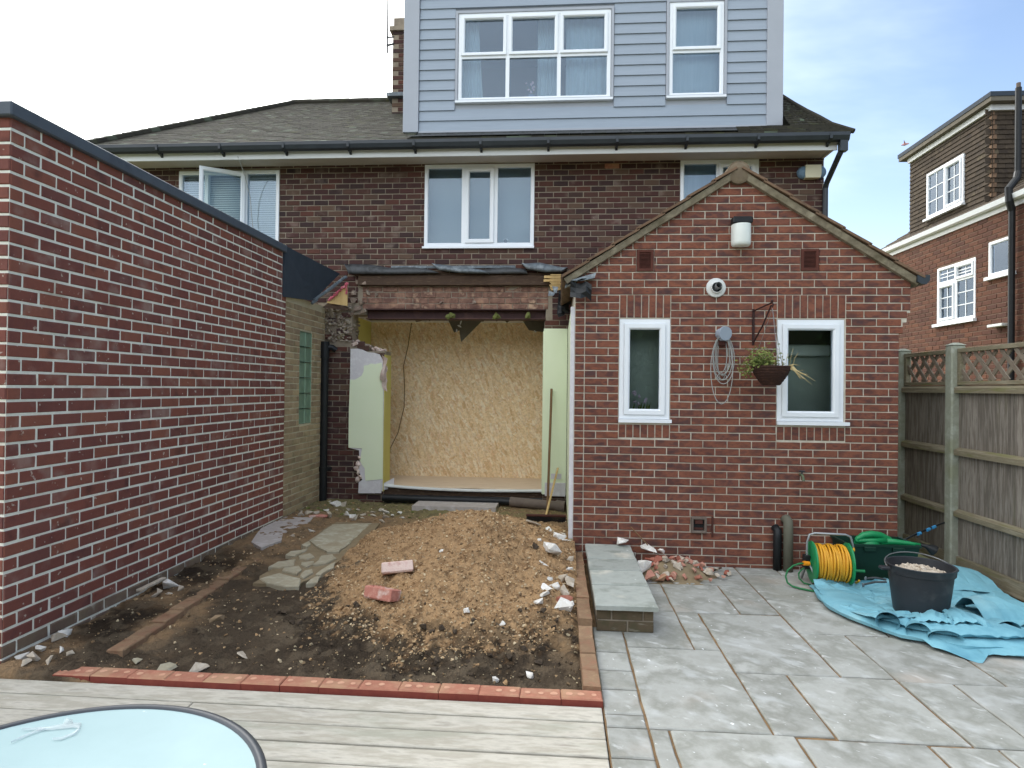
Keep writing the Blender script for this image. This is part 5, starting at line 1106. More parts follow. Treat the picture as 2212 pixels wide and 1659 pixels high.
for k in range(1100):
    a_ = random.uniform(0, 6.28); rr = random.uniform(0, .15); bx = BX - .09 + .17 * random.gauss(0, .6) * .8; by = BY + random.gauss(0, .06); bz = 1.89 + abs(random.gauss(0, .07))
    if bx > BX + .1: bz = 1.89 + abs(random.gauss(0, .04))
    if bx < BX - .17: bz -= random.uniform(0, .12)
    l = random.uniform(.012, .034); d = Vector((random.uniform(-1, 1), random.uniform(-1, 1), random.uniform(-.3, 1))).normalized(); w_ = d.orthogonal().normalized() * l * .35
    p = Vector((bx, by, bz)); mb.add([p, p + d * l * .5 + w_, p + d * l, p + d * l * .5 - w_], [(0, 1, 2, 3)])
tag(mb.build('foliage', 'leaf_green', bk), kind='stuff')
mb = MB()
for k in range(9): mb.tube([(BX - .05 + .03 * k, BY, 1.88), (BX - .08 + .035 * k, BY - .02, 1.97), (BX - .12 + .045 * k, BY, 2.03 + .03 * math.sin(k * 2))], .002, 4)
for (dx, dz) in ((.30, -.06), (.26, -.02), (.36, -.12), (.33, -.15), (.22, .02), (.28, -.10)):
    mb.tube([(BX + .12, BY - .05, 1.89), (BX + .16, BY - .08 + dz * .2, 1.905 + dz * .3), (BX + .12 + (dx - .13) * .6, BY - .09 + dz * .4, 1.885 + dz * .75 + .02 * math.sin(dx * 40)), (BX + dx, BY - .08, 1.885 + dz)], [.005, .006, .004, .0015], 5)
mb.build('dry_stems', 'leaf_dry', bk)
tp = thing('garden_tap', 'small brass outdoor tap on the gable wall', 'tap', (2.278, YG, .88))
mb = MB(); mb.tube([(2.278, YG, .89), (2.278, YG - .06, .89), (2.278, YG - .085, .87), (2.278, YG - .09, .84)], [.012, .012, .012, .014], 10); mb.build('body', 'brass_green', tp)
mb = MB(); mb.tube([(2.278, YG - .05, .89), (2.278, YG - .05, .925)], .007, 8); mb.bbox(2.25, 2.306, YG - .058, YG - .042, .922, .934, .003); mb.build('handle', 'gutter_black', tp)
al = thing('alarm_box', 'cream alarm box with blue ends under the right eaves', 'alarm box', (3.24, YM, 4.5))
mb = MB(); mb.prism([(3.15, 4.435), (3.335, 4.435), (3.345, 4.485), (3.345, 4.60), (3.15, 4.60), (3.145, 4.485)], 'y', YM - .09, YM - .005); mb.build('cover', 'cream_plastic', al)
for sx in (3.145, 3.345):
    mb = MB(); mb.lathe([(.0, -.075), (.06, -.07), (.08, -.04), (.082, 0)], (sx, YM - .005, 4.52), 16, axis='y'); mb.build('lens', 'blue_plastic', al, smooth=True)
sc_ = thing('security_camera', 'small white security camera with black eye inside the centre window', 'camera', (-.74, YM + .1, 3.64))
mb = MB(); mb.tube([(-.74, YM + .075, 3.675), (-.73, YM + .12, 3.68)], .034, 16); mb.tube([(-.735, YM + .10, 3.60), (-.735, YM + .10, 3.65)], .012, 8); mb.build('housing', 'white_upvc', sc_)
mb = MB(); mb.lathe([(0, -.004), (.026, -.004), (.03, .002)], (-.741, YM + .074, 3.675), 14, axis='y'); mb.build('eye', 'plastic_black', sc_)

# ================================================================== STEP, EDGING, RUBBLE
st = thing('garden_step', 'low grey slab step beside the gable corner', 'step', (.47, 5.2, 0))
for (y0, y1) in ((4.33, 4.80), (4.80, 5.195), (5.195, 5.536), (5.536, 6.06)): rough_slab(.258, .70, y0, y1, .165, .2, .010).build('step_slab', 'slab_step', st)
MB().box(.285, .665, 4.40, 6.05, -.02, .164).build('step_core', 'mortar_main', st)
sbm = brick_meshes('step_brick', .004, .002)
lay(st, (0, 4.392, 0), (1, 0, 0), .004, .08, .215, .011, 2, lambda z0, z1: [(.275, .672)], sbm, 'step_brick', off=.275, jit=.002)
lay(st, (.672, 0, 0), (0, -1, 0), .004, .08, .215, .011, 2, lambda z0, z1: [(-6.05, -4.395)], sbm, 'step_brick', off=0, jit=.002) if False else None

def edging_brick_mesh(mat_top, spots, l=.218, w=.105, h=.075):
    mb = MB(); b_ = .006
    X = l / 2; Y_ = w / 2; j = lambda q=.002: random.uniform(-q, q)
    vs = [(-X + j(), -Y_ + j(), 0), (X + j(), -Y_ + j(), 0), (X + j(), Y_ + j(), 0), (-X + j(), Y_ + j(), 0)]
    vs += [(x, y_, h - b_) for x, y_, z in vs]; vs += [(x * (1 - b_ / X), y_ * (1 - b_ / Y_), h + j(.001)) for x, y_, z in vs[:4]]
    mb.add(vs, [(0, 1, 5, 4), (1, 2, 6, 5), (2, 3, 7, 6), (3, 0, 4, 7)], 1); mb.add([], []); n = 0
    mb.f += [(4, 5, 9, 8), (5, 6, 10, 9), (6, 7, 11, 10), (7, 4, 8, 11), (8, 9, 10, 11)]; mb.m += [0] * 5
    if spots:
        for k in range(3):
            c_ = (-.068 + .068 * k + j(.004), j(.006)); r = random.uniform(.016, .022); base = len(mb.v)
            if random.random() < .15: continue
            mb.v += [(c_[0] + r * random.uniform(.8, 1.1) * math.cos(t_), c_[1] + r * random.uniform(.75, 1.0) * math.sin(t_), h + .0015) for t_ in np.linspace(0, 6.283, 9)[:-1]]; mb.f.append(tuple(range(base, base + 8))); mb.m.append(2)
    me = bpy.data.meshes.new('brick'); me.from_pydata(mb.v, [], mb.f)
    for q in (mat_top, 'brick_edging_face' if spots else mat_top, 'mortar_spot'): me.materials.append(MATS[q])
    me.polygons.foreach_set('material_index', mb.m); me.update(); return me
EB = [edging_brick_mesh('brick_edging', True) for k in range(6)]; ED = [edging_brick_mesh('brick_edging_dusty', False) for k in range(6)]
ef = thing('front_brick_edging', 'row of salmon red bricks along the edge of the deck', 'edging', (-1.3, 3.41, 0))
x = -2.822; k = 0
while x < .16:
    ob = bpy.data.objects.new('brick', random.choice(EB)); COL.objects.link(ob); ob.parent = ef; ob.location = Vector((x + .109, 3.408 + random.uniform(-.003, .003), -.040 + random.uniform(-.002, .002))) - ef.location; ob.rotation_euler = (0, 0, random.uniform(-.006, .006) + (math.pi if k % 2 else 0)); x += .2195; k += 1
er = thing('right_brick_edging', 'dusty brick edging between the dug bed and the patio', 'edging', (.2, 4.8, 0))
y = 3.52
while y < 6.05:
    ob = bpy.data.objects.new('brick', random.choice(ED)); COL.objects.link(ob); ob.parent = er; hh = .0 if y < 4.35 else .045
    ob.location = Vector((.198, y + .055, -.022 + hh + random.uniform(-.003, .006))) - er.location; ob.rotation_euler = (random.uniform(-.02, .02), random.uniform(-.02, .02), random.uniform(-.03, .03)); ob.scale = (.43, 2.05, 1); y += .222
el = thing('left_brick_edging', 'soil covered brick edging along the left of the dug bed', 'edging', (-2.72, 4.8, 0))
y = 3.68
while y < 5.75:
    ob = bpy.data.objects.new('brick', random.choice(ED)); COL.objects.link(ob); ob.parent = el; ob.location = Vector((-2.70 - .04 * (y - 3.7), y + .11, -.035 + .045 * (y - 3.7) / 2 + random.uniform(-.006, .006))) - el.location; ob.rotation_euler = (0, 0, math.pi / 2 + random.uniform(-.03, .03) + .02); y += .224

def chunk(name, label, cat, loc, size, mat, group=None, rot=None, jit=.22, sub=1):
    mb = MB(); mb.shard(loc, [q * .95 for q in size], rot=rot, n=9 if name != 'pebble' else 14)
    ob = mb.build(name, mat, None, origin=loc); return tag(ob, label, cat, group)
# two loose bricks on the heap
for (x, y_, rz, rx, mat, lab) in ((-1.24, 4.86, .22, -.45, 'brick_pale', 'pale mortar crusted brick lying on the earth heap, upper of two'), (-1.25, 4.46, -.40, -.30, 'brick_loose', 'salmon red brick lying on the earth heap, lower of two')):
    mb = MB(); mb.bbox(-.122, .122, -.060, .060, -.042, .042, .008)
    mb.v = [(p[0] + random.uniform(-.004, .004), p[1] + random.uniform(-.004, .004), p[2] + random.uniform(-.004, .004)) for p in mb.v]
    for k in range(7): mb.rock((random.uniform(-.1, .1), random.uniform(-.05, .05), .034), (.018, .014, .005), jit=.4)
    ob = mb.build('loose_brick', mat, None); ob.location = (x, y_, hz(x, y_) + .056); ob.rotation_euler = (rx, random.uniform(-.1, .1), rz); tag(ob, lab, 'brick', 'loose bricks on the heap')
G1 = 'plaster lumps at the right edge of the heap'
for (x, y_, s) in [(-.239, 6.167, .075), (-.099, 6.223, .065), (.02, 5.961, .08), (.085, 5.916, .05), (-.044, 5.584, .1), (-.11, 5.309, .07), (.03, 5.07, .075), (-.045, 4.984, .035), (.085, 4.976, .07), (-.021, 4.865, .06), (.04, 4.626, .07), (-.091, 4.653, .045), (.095, 4.633, .06), (.10, 5.603, .05), (-.07, 4.76, .05), (.06, 4.82, .06), (-.12, 4.60, .04), (.11, 5.35, .035), (-.16, 5.75, .03), (-.30, 6.6, .035), (-.2, 6.75, .04), (.05, 6.35, .04)]:
    chunk('plaster_lump', 'white or pale plaster lump beside the dusty right edging', 'rubble', (x, y_, hz(x, y_) + s * .2), (s, s * random.uniform(.55, .85), s * random.uniform(.4, .65)), random.choice(['rubble_white', 'rubble_white', 'rubble_white', 'rubble_mortar']), G1)
chunk('dark_clod', 'dark brown clod among the white lumps right of the heap', 'clod', (-.206, 5.581, hz(-.206, 5.581) + .02), (.055, .04, .025), 'clod_dark')
chunk('brick_bat', 'short red brick piece among the lumps by the right edging', 'brick piece', (.06, 4.72, hz(.06, 4.72) + .03), (.07, .04, .03), 'rubble_red', rot=(0, 0, .2), jit=.12)
G2 = 'rubble lumps at the foot of the house wall'
for (x, y_, s) in [(-2.737, 7.956, .095), (-2.84, 7.902, .08), (-3.02, 8.18, .04), (-3.006, 7.431, .075), (-3.14, 7.518, .035), (-2.904, 7.409, .045), (-2.708, 7.297, .075), (-2.54, 7.492, .055), (-2.381, 7.273, .06), (-2.383, 7.585, .045), (-2.282, 7.709, .05), (-2.144, 7.765, .06), (-2.045, 7.384, .06), (-2.039, 7.2, .05), (-2.657, 6.654, .05), (-2.743, 6.347, .03), (-3.115, 6.983, .035), (-3.026, 7.255, .05), (-2.66, 7.88, .04), (-2.45, 7.38, .05), (-2.6, 7.55, .035), (-2.2, 7.45, .045), (-2.32, 7.35, .04), (-2.1, 7.6, .05), (-1.95, 7.7, .04), (-2.5, 7.8, .035), (-2.25, 7.9, .05), (-2.0, 7.55, .03), (-2.85, 7.6, .04), (-2.75, 7.7, .03), (-1.85, 7.45, .035)]:
    chunk('rubble_lump', 'pale plaster or stone lump strewn before the left pier of the house', 'rubble', (x, y_, hz(x, y_) + s * .25), (s, s * random.uniform(.5, .85), s * random.uniform(.35, .6)), random.choice(['rubble_white', 'rubble_mortar', 'rubble_mortar']), G2)
chunk('brick_shard', 'thin dark red brick shard in the rubble before the house', 'brick piece', (-2.8, 7.25, .14), (.12, .03, .02), 'brick_loose', rot=(0, 0, .25), jit=.15)
G3 = 'stones along the foot of the left wall'
for (x, y_, s) in [(-2.948, 4.737, .035), (-3.032, 4.596, .04), (-3.14, 3.839, .05), (-3.13, 3.752, .05), (-3.079, 3.50, .045), (-3.115, 3.60, .04), (-3.06, 3.46, .04), (-2.95, 3.50, .035), (-3.0, 3.62, .03), (-3.15, 3.52, .05), (-2.98, 4.66, .025), (-3.06, 4.66, .03), (-2.93, 3.62, .025)]:
    chunk('stone', 'small pale stone at the foot of the left brick wall', 'stone', (x, y_, hz(x, y_) + s * .3), (s, s * .75, s * .6), random.choice(['rubble_mortar', 'rubble_mortar', 'rubble_white']), G3)
chunk('white_stone', 'bright white stone by the dark soil at the left wall', 'stone', (-3.054, 4.803, hz(-3.05, 4.8) + .03), (.06, .045, .04), 'rubble_white')
tag(MB().bbox(-3.17, -3.13, 4.55, 4.86, .10, .118, .002).build('timber_offcut', 'rubble_mortar', None, origin=(-3.15, 4.7, .1)), 'narrow pale grey strip leaning at the foot of the left wall', 'offcut')
for (x, y_, s, mat, lab) in ((-2.376, 4.267, .045, 'pebbles', 'round tan pebble in the dark soil near the left edging'), (-1.955, 3.831, .05, 'rubble_mortar', 'rounded pinkish stone on the dark soil, further from the deck'), (-2.124, 3.615, .06, 'rubble_mortar', 'square pinkish stone on the dark soil, nearer the deck'), (-2.257, 3.50, .085, 'crazy_stone', 'flat tan stone lying against the front brick edging'), (-2.506, 3.61, .035, 'crazy_stone', 'small grey green stone in the left corner of the bed')):
    chunk('stone', lab, 'stone', (x, y_, hz(x, y_) + s * .25), (s, s * .75, s * (.5 if s < .08 else .25)), mat, rot=(0, 0, random.uniform(0, 3)), jit=.15)
for (x, y_, s) in ((-.62, 4.32, .028), (-.36, 4.22, .024), (-.95, 5.15, .02), (-.15, 3.7, .03), (-.35, 3.68, .025)):
    chunk('pebble', 'white pebble standing out on the soil', 'stone', (x, y_, hz(x, y_) + s * .4), (s, s * .8, s * .7), 'rubble_white', 'white pebbles on the soil')
# rubble pile against the gable wall
rp = MB(); rp.grid([[(.70 + .8 * i / 24, 5.42 + .68 * k / 20, .004 + .12 * math.exp(-(((.70 + .8 * i / 24) - 1.05) / .26) ** 2 - ((5.42 + .68 * k / 20 - 5.86) / .17) ** 2) + (float(fbm(np.array([i * .5]), np.array([k * .5]), 3)[0]) - .5) * .03 - .02 * (((i - 11) / 12) ** 2 + ((k - 11) / 10) ** 2) - .03 * max(0, ((i - 11) / 12) ** 2 + ((k - 11) / 10) ** 2 - .8)) for i in range(25)] for k in range(21)])
tag(rp.build('rubble_dust', 'path_bed', None, smooth=True), 'brown brick dust under the rubble pile by the gable', kind='stuff')
def pz(x, y_): return .012 + .11 * math.exp(-((x - 1.05) / .26) ** 2 - ((y_ - 5.86) / .17) ** 2)
for k in range(75):
    x = random.gauss(1.06, .19); y_ = min(random.gauss(5.84, .12), 6.09)
    if x < .74 or x > 1.55 or y_ < 5.5: continue
    s = random.uniform(.018, .05); red = random.random() < .66
    chunk('brick_fragment' if red else 'mortar_fragment', 'broken reddish brick fragment in the rubble pile against the gable wall' if red else 'pale mortar fragment in the rubble pile against the gable wall', 'rubble', (x, y_, pz(x, y_) + s * .5), (s, s * random.uniform(.6, .9), s * random.uniform(.45, .8)), 'rubble_red' if red else 'rubble_mortar', 'fragments in the pile by the gable', jit=.28)
for (x, y_, z, s, lab) in ((.63, 6.02, .22, (.08, .06, .04), 'white plaster lump on the back corner of the step'), (.86, 6.0, .19, (.11, .045, .03), 'long white plaster lump on top of the brick rubble'), (.97, 5.95, .17, (.04, .03, .028), 'small white plaster lump behind the brick rubble'), (.79, 5.72, .09, (.055, .07, .06), 'white plaster lump between the step and the brick rubble'), (.75, 6.05, .14, (.05, .03, .05), 'grey plaster lump wedged behind the step')):
    chunk('plaster_lump', lab, 'rubble', (x, y_, z), s, 'rubble_white', jit=.12)
chunk('brick_bat', 'half red brick at the front of the rubble pile', 'brick piece', (.80, 5.58, .05), (.075, .055, .045), 'rubble_red', rot=(.1, .1, .4), jit=.12)
chunk('brick_bat', 'orange brick corner in front of the rubble pile', 'brick piece', (.90, 5.56, .045), (.05, .04, .04), 'brick_edging', rot=(.1, .1, .1), jit=.1)
tag(MB().tube([(.70, 6.10, .36), (.86, 6.05, .2)], .006, 5).build('stick', 'pole_wood', None, origin=(.78, 6.08, .2)), 'thin twig leaning on the gable wall above the rubble', 'stick')
tag(MB().tube([(1.36, 5.82, .02), (1.52, 5.98, .03)], .01, 6).build('stick', 'old_timber', None, origin=(1.44, 5.9, .02)), 'short grey stick lying right of the rubble pile', 'stick')

# broom and pole
br = thing('broom', 'wide black yard broom with pale handle before the opening', 'broom', (-.13, 7.52, .1))
gz = hz(-.13, 7.5)
mb = MB(); mb.bbox(-.37, .10, 7.48, 7.54, gz + .06, gz + .085, .006); mb.build('head', 'terracotta_dark', br)
mb = MB()
for i in range(60):
    x = -.365 + .46 * i / 59; mb.box(x, x + .007, 7.482 + random.uniform(-.012, .0), 7.538, gz - .015 + random.uniform(0, .012), gz + .06)
tag(mb.build('bristles', 'bristle', br), kind='stuff')
MB().tube([(-.135, 7.51, gz + .07), (.0, 8.36, .62)], .014, 8).build('handle', 'broom_wood', br)
tag(MB().tube([(-.125, 7.93, .08), (-.095, 8.38, 1.67)], .016, 8).build('wooden_pole', 'pole_wood', None, origin=(-.12, 7.93, .08)), 'long dark wooden pole leaning on the right pier', 'pole')

# ================================================================== PATIO CLUTTER
# drain pipes at the wall
dpp = thing('waste_pipe', 'short grey green bent waste pipe at the gable wall', 'pipe', (2.145, 6.05, 0))
MB().tube([(2.145, 6.13, .46), (2.145, 6.09, .475), (2.145, 6.05, .46), (2.145, 6.045, .40), (2.145, 6.04, .0)], .043, 14).build('pipe', 'pipe_greygreen', dpp, smooth=True)
MB().tube([(2.06, 6.08, .0), (2.06, 6.08, .30), (2.065, 6.09, .36), (2.05, 6.13, .39)], .038, 12).build('side_pipe', 'plastic_black', dpp, smooth=True)
# hose reel
HC = Vector((2.36, 5.66, .19)); ha = R(-6); hu = Vector((math.cos(ha), math.sin(ha), 0)); hv = Vector((-hu.y, hu.x, 0))
hr = thing('hose_reel', 'green garden hose reel wound with yellow hose', 'hose reel', (HC.x, HC.y, 0))
def reelp(a_, r, th): return HC + hu * a_ + hv * (r * math.cos(th)) + Vector((0, 0, r * math.sin(th)))
for sx in (-.145, .145):
    mb = MB(); n = 28; rows = []
    for (r, d) in ((.03, -.012), (.10, -.014), (.16, -.012), (.178, -.004), (.178, .008), (.15, .012), (.05, .012)):
        rows.append([reelp(sx + d, r, 6.2832 * k / n) for k in range(n + 1)])
    mb.grid(rows).build('drum_disc', 'green_plastic', hr, smooth='auto')
MB().tube([reelp(-.19, 0, 0), reelp(.19, 0, 0)], .03, 12).build('axle', 'green_plastic', hr)
mb = MB(); pts = []
for layer, r in enumerate((.115, .135, .152)):
    for k in range(13 * 16):
        f = k / (13 * 16); aa = -.125 + .25 * (f if layer % 2 == 0 else 1 - f); pts.append(reelp(aa + .006 * math.sin(k * .7), r + .006 * math.sin(k * .31 + layer), 6.2832 * k / 16))
mb.tube(pts, .0095, 6); mb.build('hose', 'hose_yellow', hr, smooth=True)
mb = MB(); mb.tube([reelp(.19 + .02 * math.sin(t_ * 2), .145 + .01 * math.sin(3 * t_), t_) for t_ in np.linspace(-2.2, 2.0, 26)], .0095, 6); mb.build('loose_hose', 'hose_yellow', hr, smooth=True)
mb = MB()
L0 = reelp(-.185, .0, 0); Rr0 = reelp(.185, .0, 0)
mb.tube([Vector((L0.x + .055, L0.y - .16, .008)), L0 + Vector((.012, -.03, -.02)), L0 + Vector((0, .0, .04)), L0 + Vector((0, .0, .17)), L0 + hu * .02 + Vector((0, 0, .235)), L0 + hu * .06 + Vector((0, 0, .25)), Rr0 - hu * .06 + Vector((0, 0, .25)), Rr0 - hu * .02 + Vector((0, 0, .235)), Rr0 + Vector((0, 0, .16)), Rr0 + Vector((0, 0, -.0))], .010, 8)
mb.tube([L0, Vector((L0.x, L0.y + .12, .01))], .010, 8); mb.tube([Rr0, Vector((Rr0.x, Rr0.y + .12, .01))], .010, 8); mb.build('stand', 'tube_grey', hr, smooth=True)
mb = MB(); mb.tube([reelp(.195, 0, 0), reelp(.215, .09, -.9)], .012, 8); mb.tube([reelp(.21, .09, -.9), reelp(.30, .09, -.9)], .013, 8); mb.build('crank', 'green_plastic', hr)
MB().bbox(L0.x - .03, L0.x + .02, L0.y - .03, L0.y + .03, .13, .25, .006).build('bearing', 'plastic_black', hr)
oc = thing('hose_connector', 'orange hose connector with a loop of thin green hose', 'hose', (2.28, 5.58, .0))
MB().tube([(2.115, 5.60, .195), (2.17, 5.61, .19)], .019, 10).build('connector', 'orange_plastic', oc)
mb = MB(); mb.tube([(2.12, 5.60, .195), (2.08, 5.60, .19), (2.03, 5.60, .17), (1.985, 5.60, .13), (1.965, 5.59, .08), (1.97, 5.56, .035), (2.0, 5.53, .015), (2.05, 5.48, .012), (2.12, 5.43, .012), (2.2, 5.43, .012)], .008, 8); mb.tube([(2.18, 5.66, .15), (2.13, 5.66, .13), (2.10, 5.66, .09), (2.10, 5.65, .05), (2.13, 5.62, .018), (2.18, 5.6, .012)], .007, 8); mb.build('green_hose', 'hose_green', oc, smooth=True)
# storage box
sb = thing('recycling_box', 'dark green open plastic box in the corner by the fence', 'box', (2.85, 5.95, 0))
bx0, bx1, by0, by1, bh = 2.56, 3.16, 5.76, 6.10, .335
mb = MB(); 
ol = lambda e, z: [(bx0 + e, by0 + e, z), (bx1 - e, by0 + e, z), (bx1 - e, by1 - e, z), (bx0 + e, by1 - e, z)]
loops = [ol(.04, .002), ol(.0, bh - .02), ol(-.012, bh - .02), ol(-.012, bh), ol(.012, bh), ol(.05, .02)]
n = 0
for l in loops: mb.v += l
for a_ in range(5):
    for i in range(4): mb.f.append((a_ * 4 + i, a_ * 4 + (i + 1) % 4, a_ * 4 + 4 + (i + 1) % 4, a_ * 4 + 4 + i)); mb.m.append(0)
mb.f += [(20, 21, 22, 23), (3, 2, 1, 0)]; mb.m += [0, 0]; mb.build('tub', 'green_dark', sb)
for xx in (bx0 + .18, bx1 - .18): MB().bbox(xx - .05, xx + .05, by0 - .018, by0 + .002, bh - .06, bh - .021, .004).build('rib', 'green_dark', sb)
wc = thing('watering_can', 'bright green watering can resting in the dark green box', 'watering can', (2.83, 5.92, .25))
mb = MB(); mb.lathe([(0, .10), (.095, .10), (.115, .16), (.118, .30), (.10, .345), (.06, .365), (.0, .37)], (2.80, 5.92, 0), 24); mb.build('body', 'green_plastic', wc, smooth='auto')
mb = MB(); mb.tube([(2.665, 5.85, .335), (2.68, 5.85, .365), (2.73, 5.855, .395), (2.80, 5.86, .405), (2.88, 5.87, .395), (2.96, 5.88, .36), (2.99, 5.88, .335)], [.018, .022, .028, .032, .03, .026, .022], 12); mb.build('handle', 'green_plastic', wc, smooth=True)
mb = MB(); mb.tube([(2.66, 5.85, .345), (2.80, 5.845, .352), (2.92, 5.85, .35)], [.02, .022, .03], 10); mb.tube([(2.88, 5.86, .345), (3.0, 5.84, .345), (3.12, 5.82, .338), (3.19, 5.81, .333)], [.035, .026, .018, .015], 12); mb.build('spout', 'green_plastic', wc, smooth=True)
mb = MB(); mb.tube([(3.185, 5.81, .335), (3.235, 5.80, .325), (3.285, 5.79, .30), (3.30, 5.788, .29)], [.012, .018, .045, .048], 14); mb.build('rose', 'plastic_black', wc, smooth='auto')
ln = thing('hose_lance', 'thin dark rod with blue grips leaning on the fence', 'tool', (3.3, 6.2, .25))
MB().tube([(3.10, 6.0, .30), (3.42, 6.20, .37), (3.70, 6.34, .43)], .009, 8).build('rod', 'plastic_black', ln)
for t in (.42, .62, .74): MB().tube([(3.10 + .6 * t, 6.0 + .34 * t, .30 + .13 * t), (3.10 + .6 * (t + .06), 6.0 + .34 * (t + .06), .30 + .13 * (t + .06))], .015, 8).build('grip', 'blue_grip', ln)

# blue folded sheet
tp_ = thing('blue_sheet', 'folded light blue plastic sheet spread over the patio under the bucket', 'sheet', (2.7, 4.9, 0))
def sheet(name, Lc, Rc, prof, nu=60, amp=.02, fr_=3.0, th=None):
    """Lc/Rc: functions of v giving the plan position of left/right borders; prof(u,v)->z"""
    nv = 26; nu = 30; P = []; rg = random.Random(5)
    for i in range(nv + 1):
        row = []
        for k in range(nu + 1):
            v = min(1, max(0, (i + (rg.uniform(-.42, .42) if 0 < i < nv else 0)) / nv)); u = min(1, max(0, (k + (rg.uniform(-.42, .42) if 0 < k < nu else 0)) / nu))
            a_, b_ = Lc(v), Rc(v); x = a_[0] + (b_[0] - a_[0]) * u; y_ = a_[1] + (b_[1] - a_[1]) * u; row.append((x, y_, float(prof(u, v, x, y_)) + rg.uniform(0, 1) ** 2.5 * .022))
        P.append(row)
    mb = MB().grid(P); tri = []
    for f in mb.f: tri += [(f[0], f[1], f[2]), (f[0], f[2], f[3])] if rg.random() < .5 else [(f[0], f[1], f[3]), (f[1], f[2], f[3])]
    mb.f = tri; mb.m = [0] * len(tri); return mb.build(name, 'tarp_blue', tp_)
def lerp2(p, q, t): return (p[0] + (q[0] - p[0]) * t, p[1] + (q[1] - p[1]) * t)
nzf = lambda x, y_, s: float(fbm(np.array([x * s]), np.array([y_ * s]), 4)[0]) - .5
def pl_(pts, t):
    n = len(pts) - 1; k = min(int(t * n), n - 1); return lerp2(pts[k], pts[k + 1], t * n - k)
# main layer
sheet('sheet_layer', lambda v: pl_([(2.70, 5.62), (2.17, 5.55), (2.10, 5.2), (2.13, 4.85), (2.22, 4.55)], v), lambda v: pl_([(3.60, 5.95), (3.66, 5.6), (3.62, 5.2), (3.55, 4.95), (3.50, 4.65)], v),
      lambda u, v, x, y_: .020 + .17 * max(0, .16 - abs(nzf(x * .8 + y_ * .6, y_ - x * .3, 1.9))) + .16 * max(0, .09 - abs(nzf(x * 1.2 - y_, y_ * .5 + x + 9, 2.6))) + .02 * max(0, nzf(x, y_, 2.5)) + .05 * math.exp(-((u - .85) / .12) ** 2) * math.exp(-((v - .12) / .12) ** 2) * 2.2 + .03 * math.exp(-((u - .02) / .08) ** 2) + .012 * math.sin(9 * u + 6 * v) * (v > .3) * min(1, (v - .3) * 3) + .05 * sstep(.55, 1., np.array(v)) * (.5 + .5 * math.sin(u * 7)))
# rolled, folded front: accordion of layers following the front border
front = [(2.19, 5.54), (2.13, 5.28), (2.11, 5.0), (2.16, 4.74), (2.34, 4.46), (2.62, 4.32), (2.95, 4.30), (3.25, 4.40), (3.50, 4.60)]
def fold(name, prof, shift=0.0, u0=0., u1=1., seed=0, taper=.12):
    P = []
    nu = 44
    for k in range(nu + 1):
        u = u0 + (u1 - u0) * k / nu; p = pl_(front, u); q = pl_(front, min(1, u + .02)); r_ = pl_(front, max(0, u - .02))
        tx, ty = q[0] - r_[0], q[1] - r_[1]; l = math.hypot(tx, ty); nx_, ny_ = ty / l, -tx / l   # outwards (towards viewer)
        e = min(1, (u - u0) / taper + .05, (u1 - u) / taper + .05); w_ = 1 + .5 * (float(fbm(np.array([u * 7. + seed]), np.array([seed * 3.1]), 3)[0]) - .5)
        row = []
        for (d, z) in prof:
            dd = (d + shift) * w_ + .11 * abs(float(fbm(np.array([u * 4. + seed * 7]), np.array([2.0]), 3)[0]) - .5) - .03
            row.append((p[0] + nx_ * dd + random.uniform(-.006, .006), p[1] + ny_ * dd + random.uniform(-.006, .006), .010 + z * (.35 + .65 * e) * w_ * random.uniform(.9, 1.12)))
        P.append(row)
    MB().grid(P).build(name, 'tarp_blue', tp_, smooth='auto')
fold('sheet_fold', [(-.35, .03), (-.2, .05), (-.08, .06), (-.01, .055), (.025, .035), (.02, .012), (-.02, .002), (-.12, .0), (-.25, .002)], .03, 0, 1, 1)
fold('sheet_fold', [(-.30, .085), (-.18, .10), (-.08, .105), (-.02, .095), (.0, .078), (-.015, .065), (-.06, .062), (-.18, .066), (-.25, .07)], -.02, .36, .9, 2)
fold('sheet_fold', [(-.32, .11), (-.20, .135), (-.12, .14), (-.07, .13), (-.05, .112), (-.075, .102), (-.15, .106)], -.05, .46, .80, 3)
fold('sheet_fold', [(-.2, .03), (-.05, .045), (.04, .04), (.07, .022), (.05, .004), (-.05, .001), (-.15, .002)], .06, .66, 1.0, 4)
# open curls of the folded sheet, their mouths towards the viewer
def curl(x0, y0, w_, h_, length, ang, lean=0.0, turns=1.0):
    dv = Vector((math.cos(ang), math.sin(ang), 0)); cv = Vector((math.sin(ang), -math.cos(ang), 0)); P = []
    for j in range(15):
        t = j / 14; f = 1 - .8 * t; row = []
        for i in range(31):
            a_ = math.pi * (1.45 - 1.75 * turns * i / 30); rr = 1 - .25 * i / 30
            q = Vector((x0, y0, 0)) + dv * (length * t) + cv * (w_ * f * (rr * math.cos(a_) + lean * i / 30)); q.z = .014 + h_ * f * (1 + rr * math.sin(a_)) * .5 + .012 * (1 - t); row.append(q)
        P.append(row)
    MB().grid(P).build('sheet_curl', 'tarp_blue', tp_, smooth=True)
curl(2.27, 4.50, .085, .15, .55, R(62)); curl(2.40, 4.40, .075, .12, .5, R(68), .3); curl(2.52, 4.33, .10, .10, .45, R(74), .5, .9); curl(3.06, 4.52, .08, .11, .42, R(80), .2)
# small flap poking out in front
P = [[(2.42 + .42 * u + .02 * v, 4.36 - .27 * v * (1 - abs(u - .45) * 1.5) + .02, .012 + .03 * (1 - v) * (1 + .3 * math.sin(6 * u)) + .012 * math.sin(9 * u + v)) for u in np.linspace(0, 1, 20)] for v in np.linspace(0, 1, 14)]
MB().grid(P).build('sheet_flap', 'tarp_blue', tp_, smooth=True)
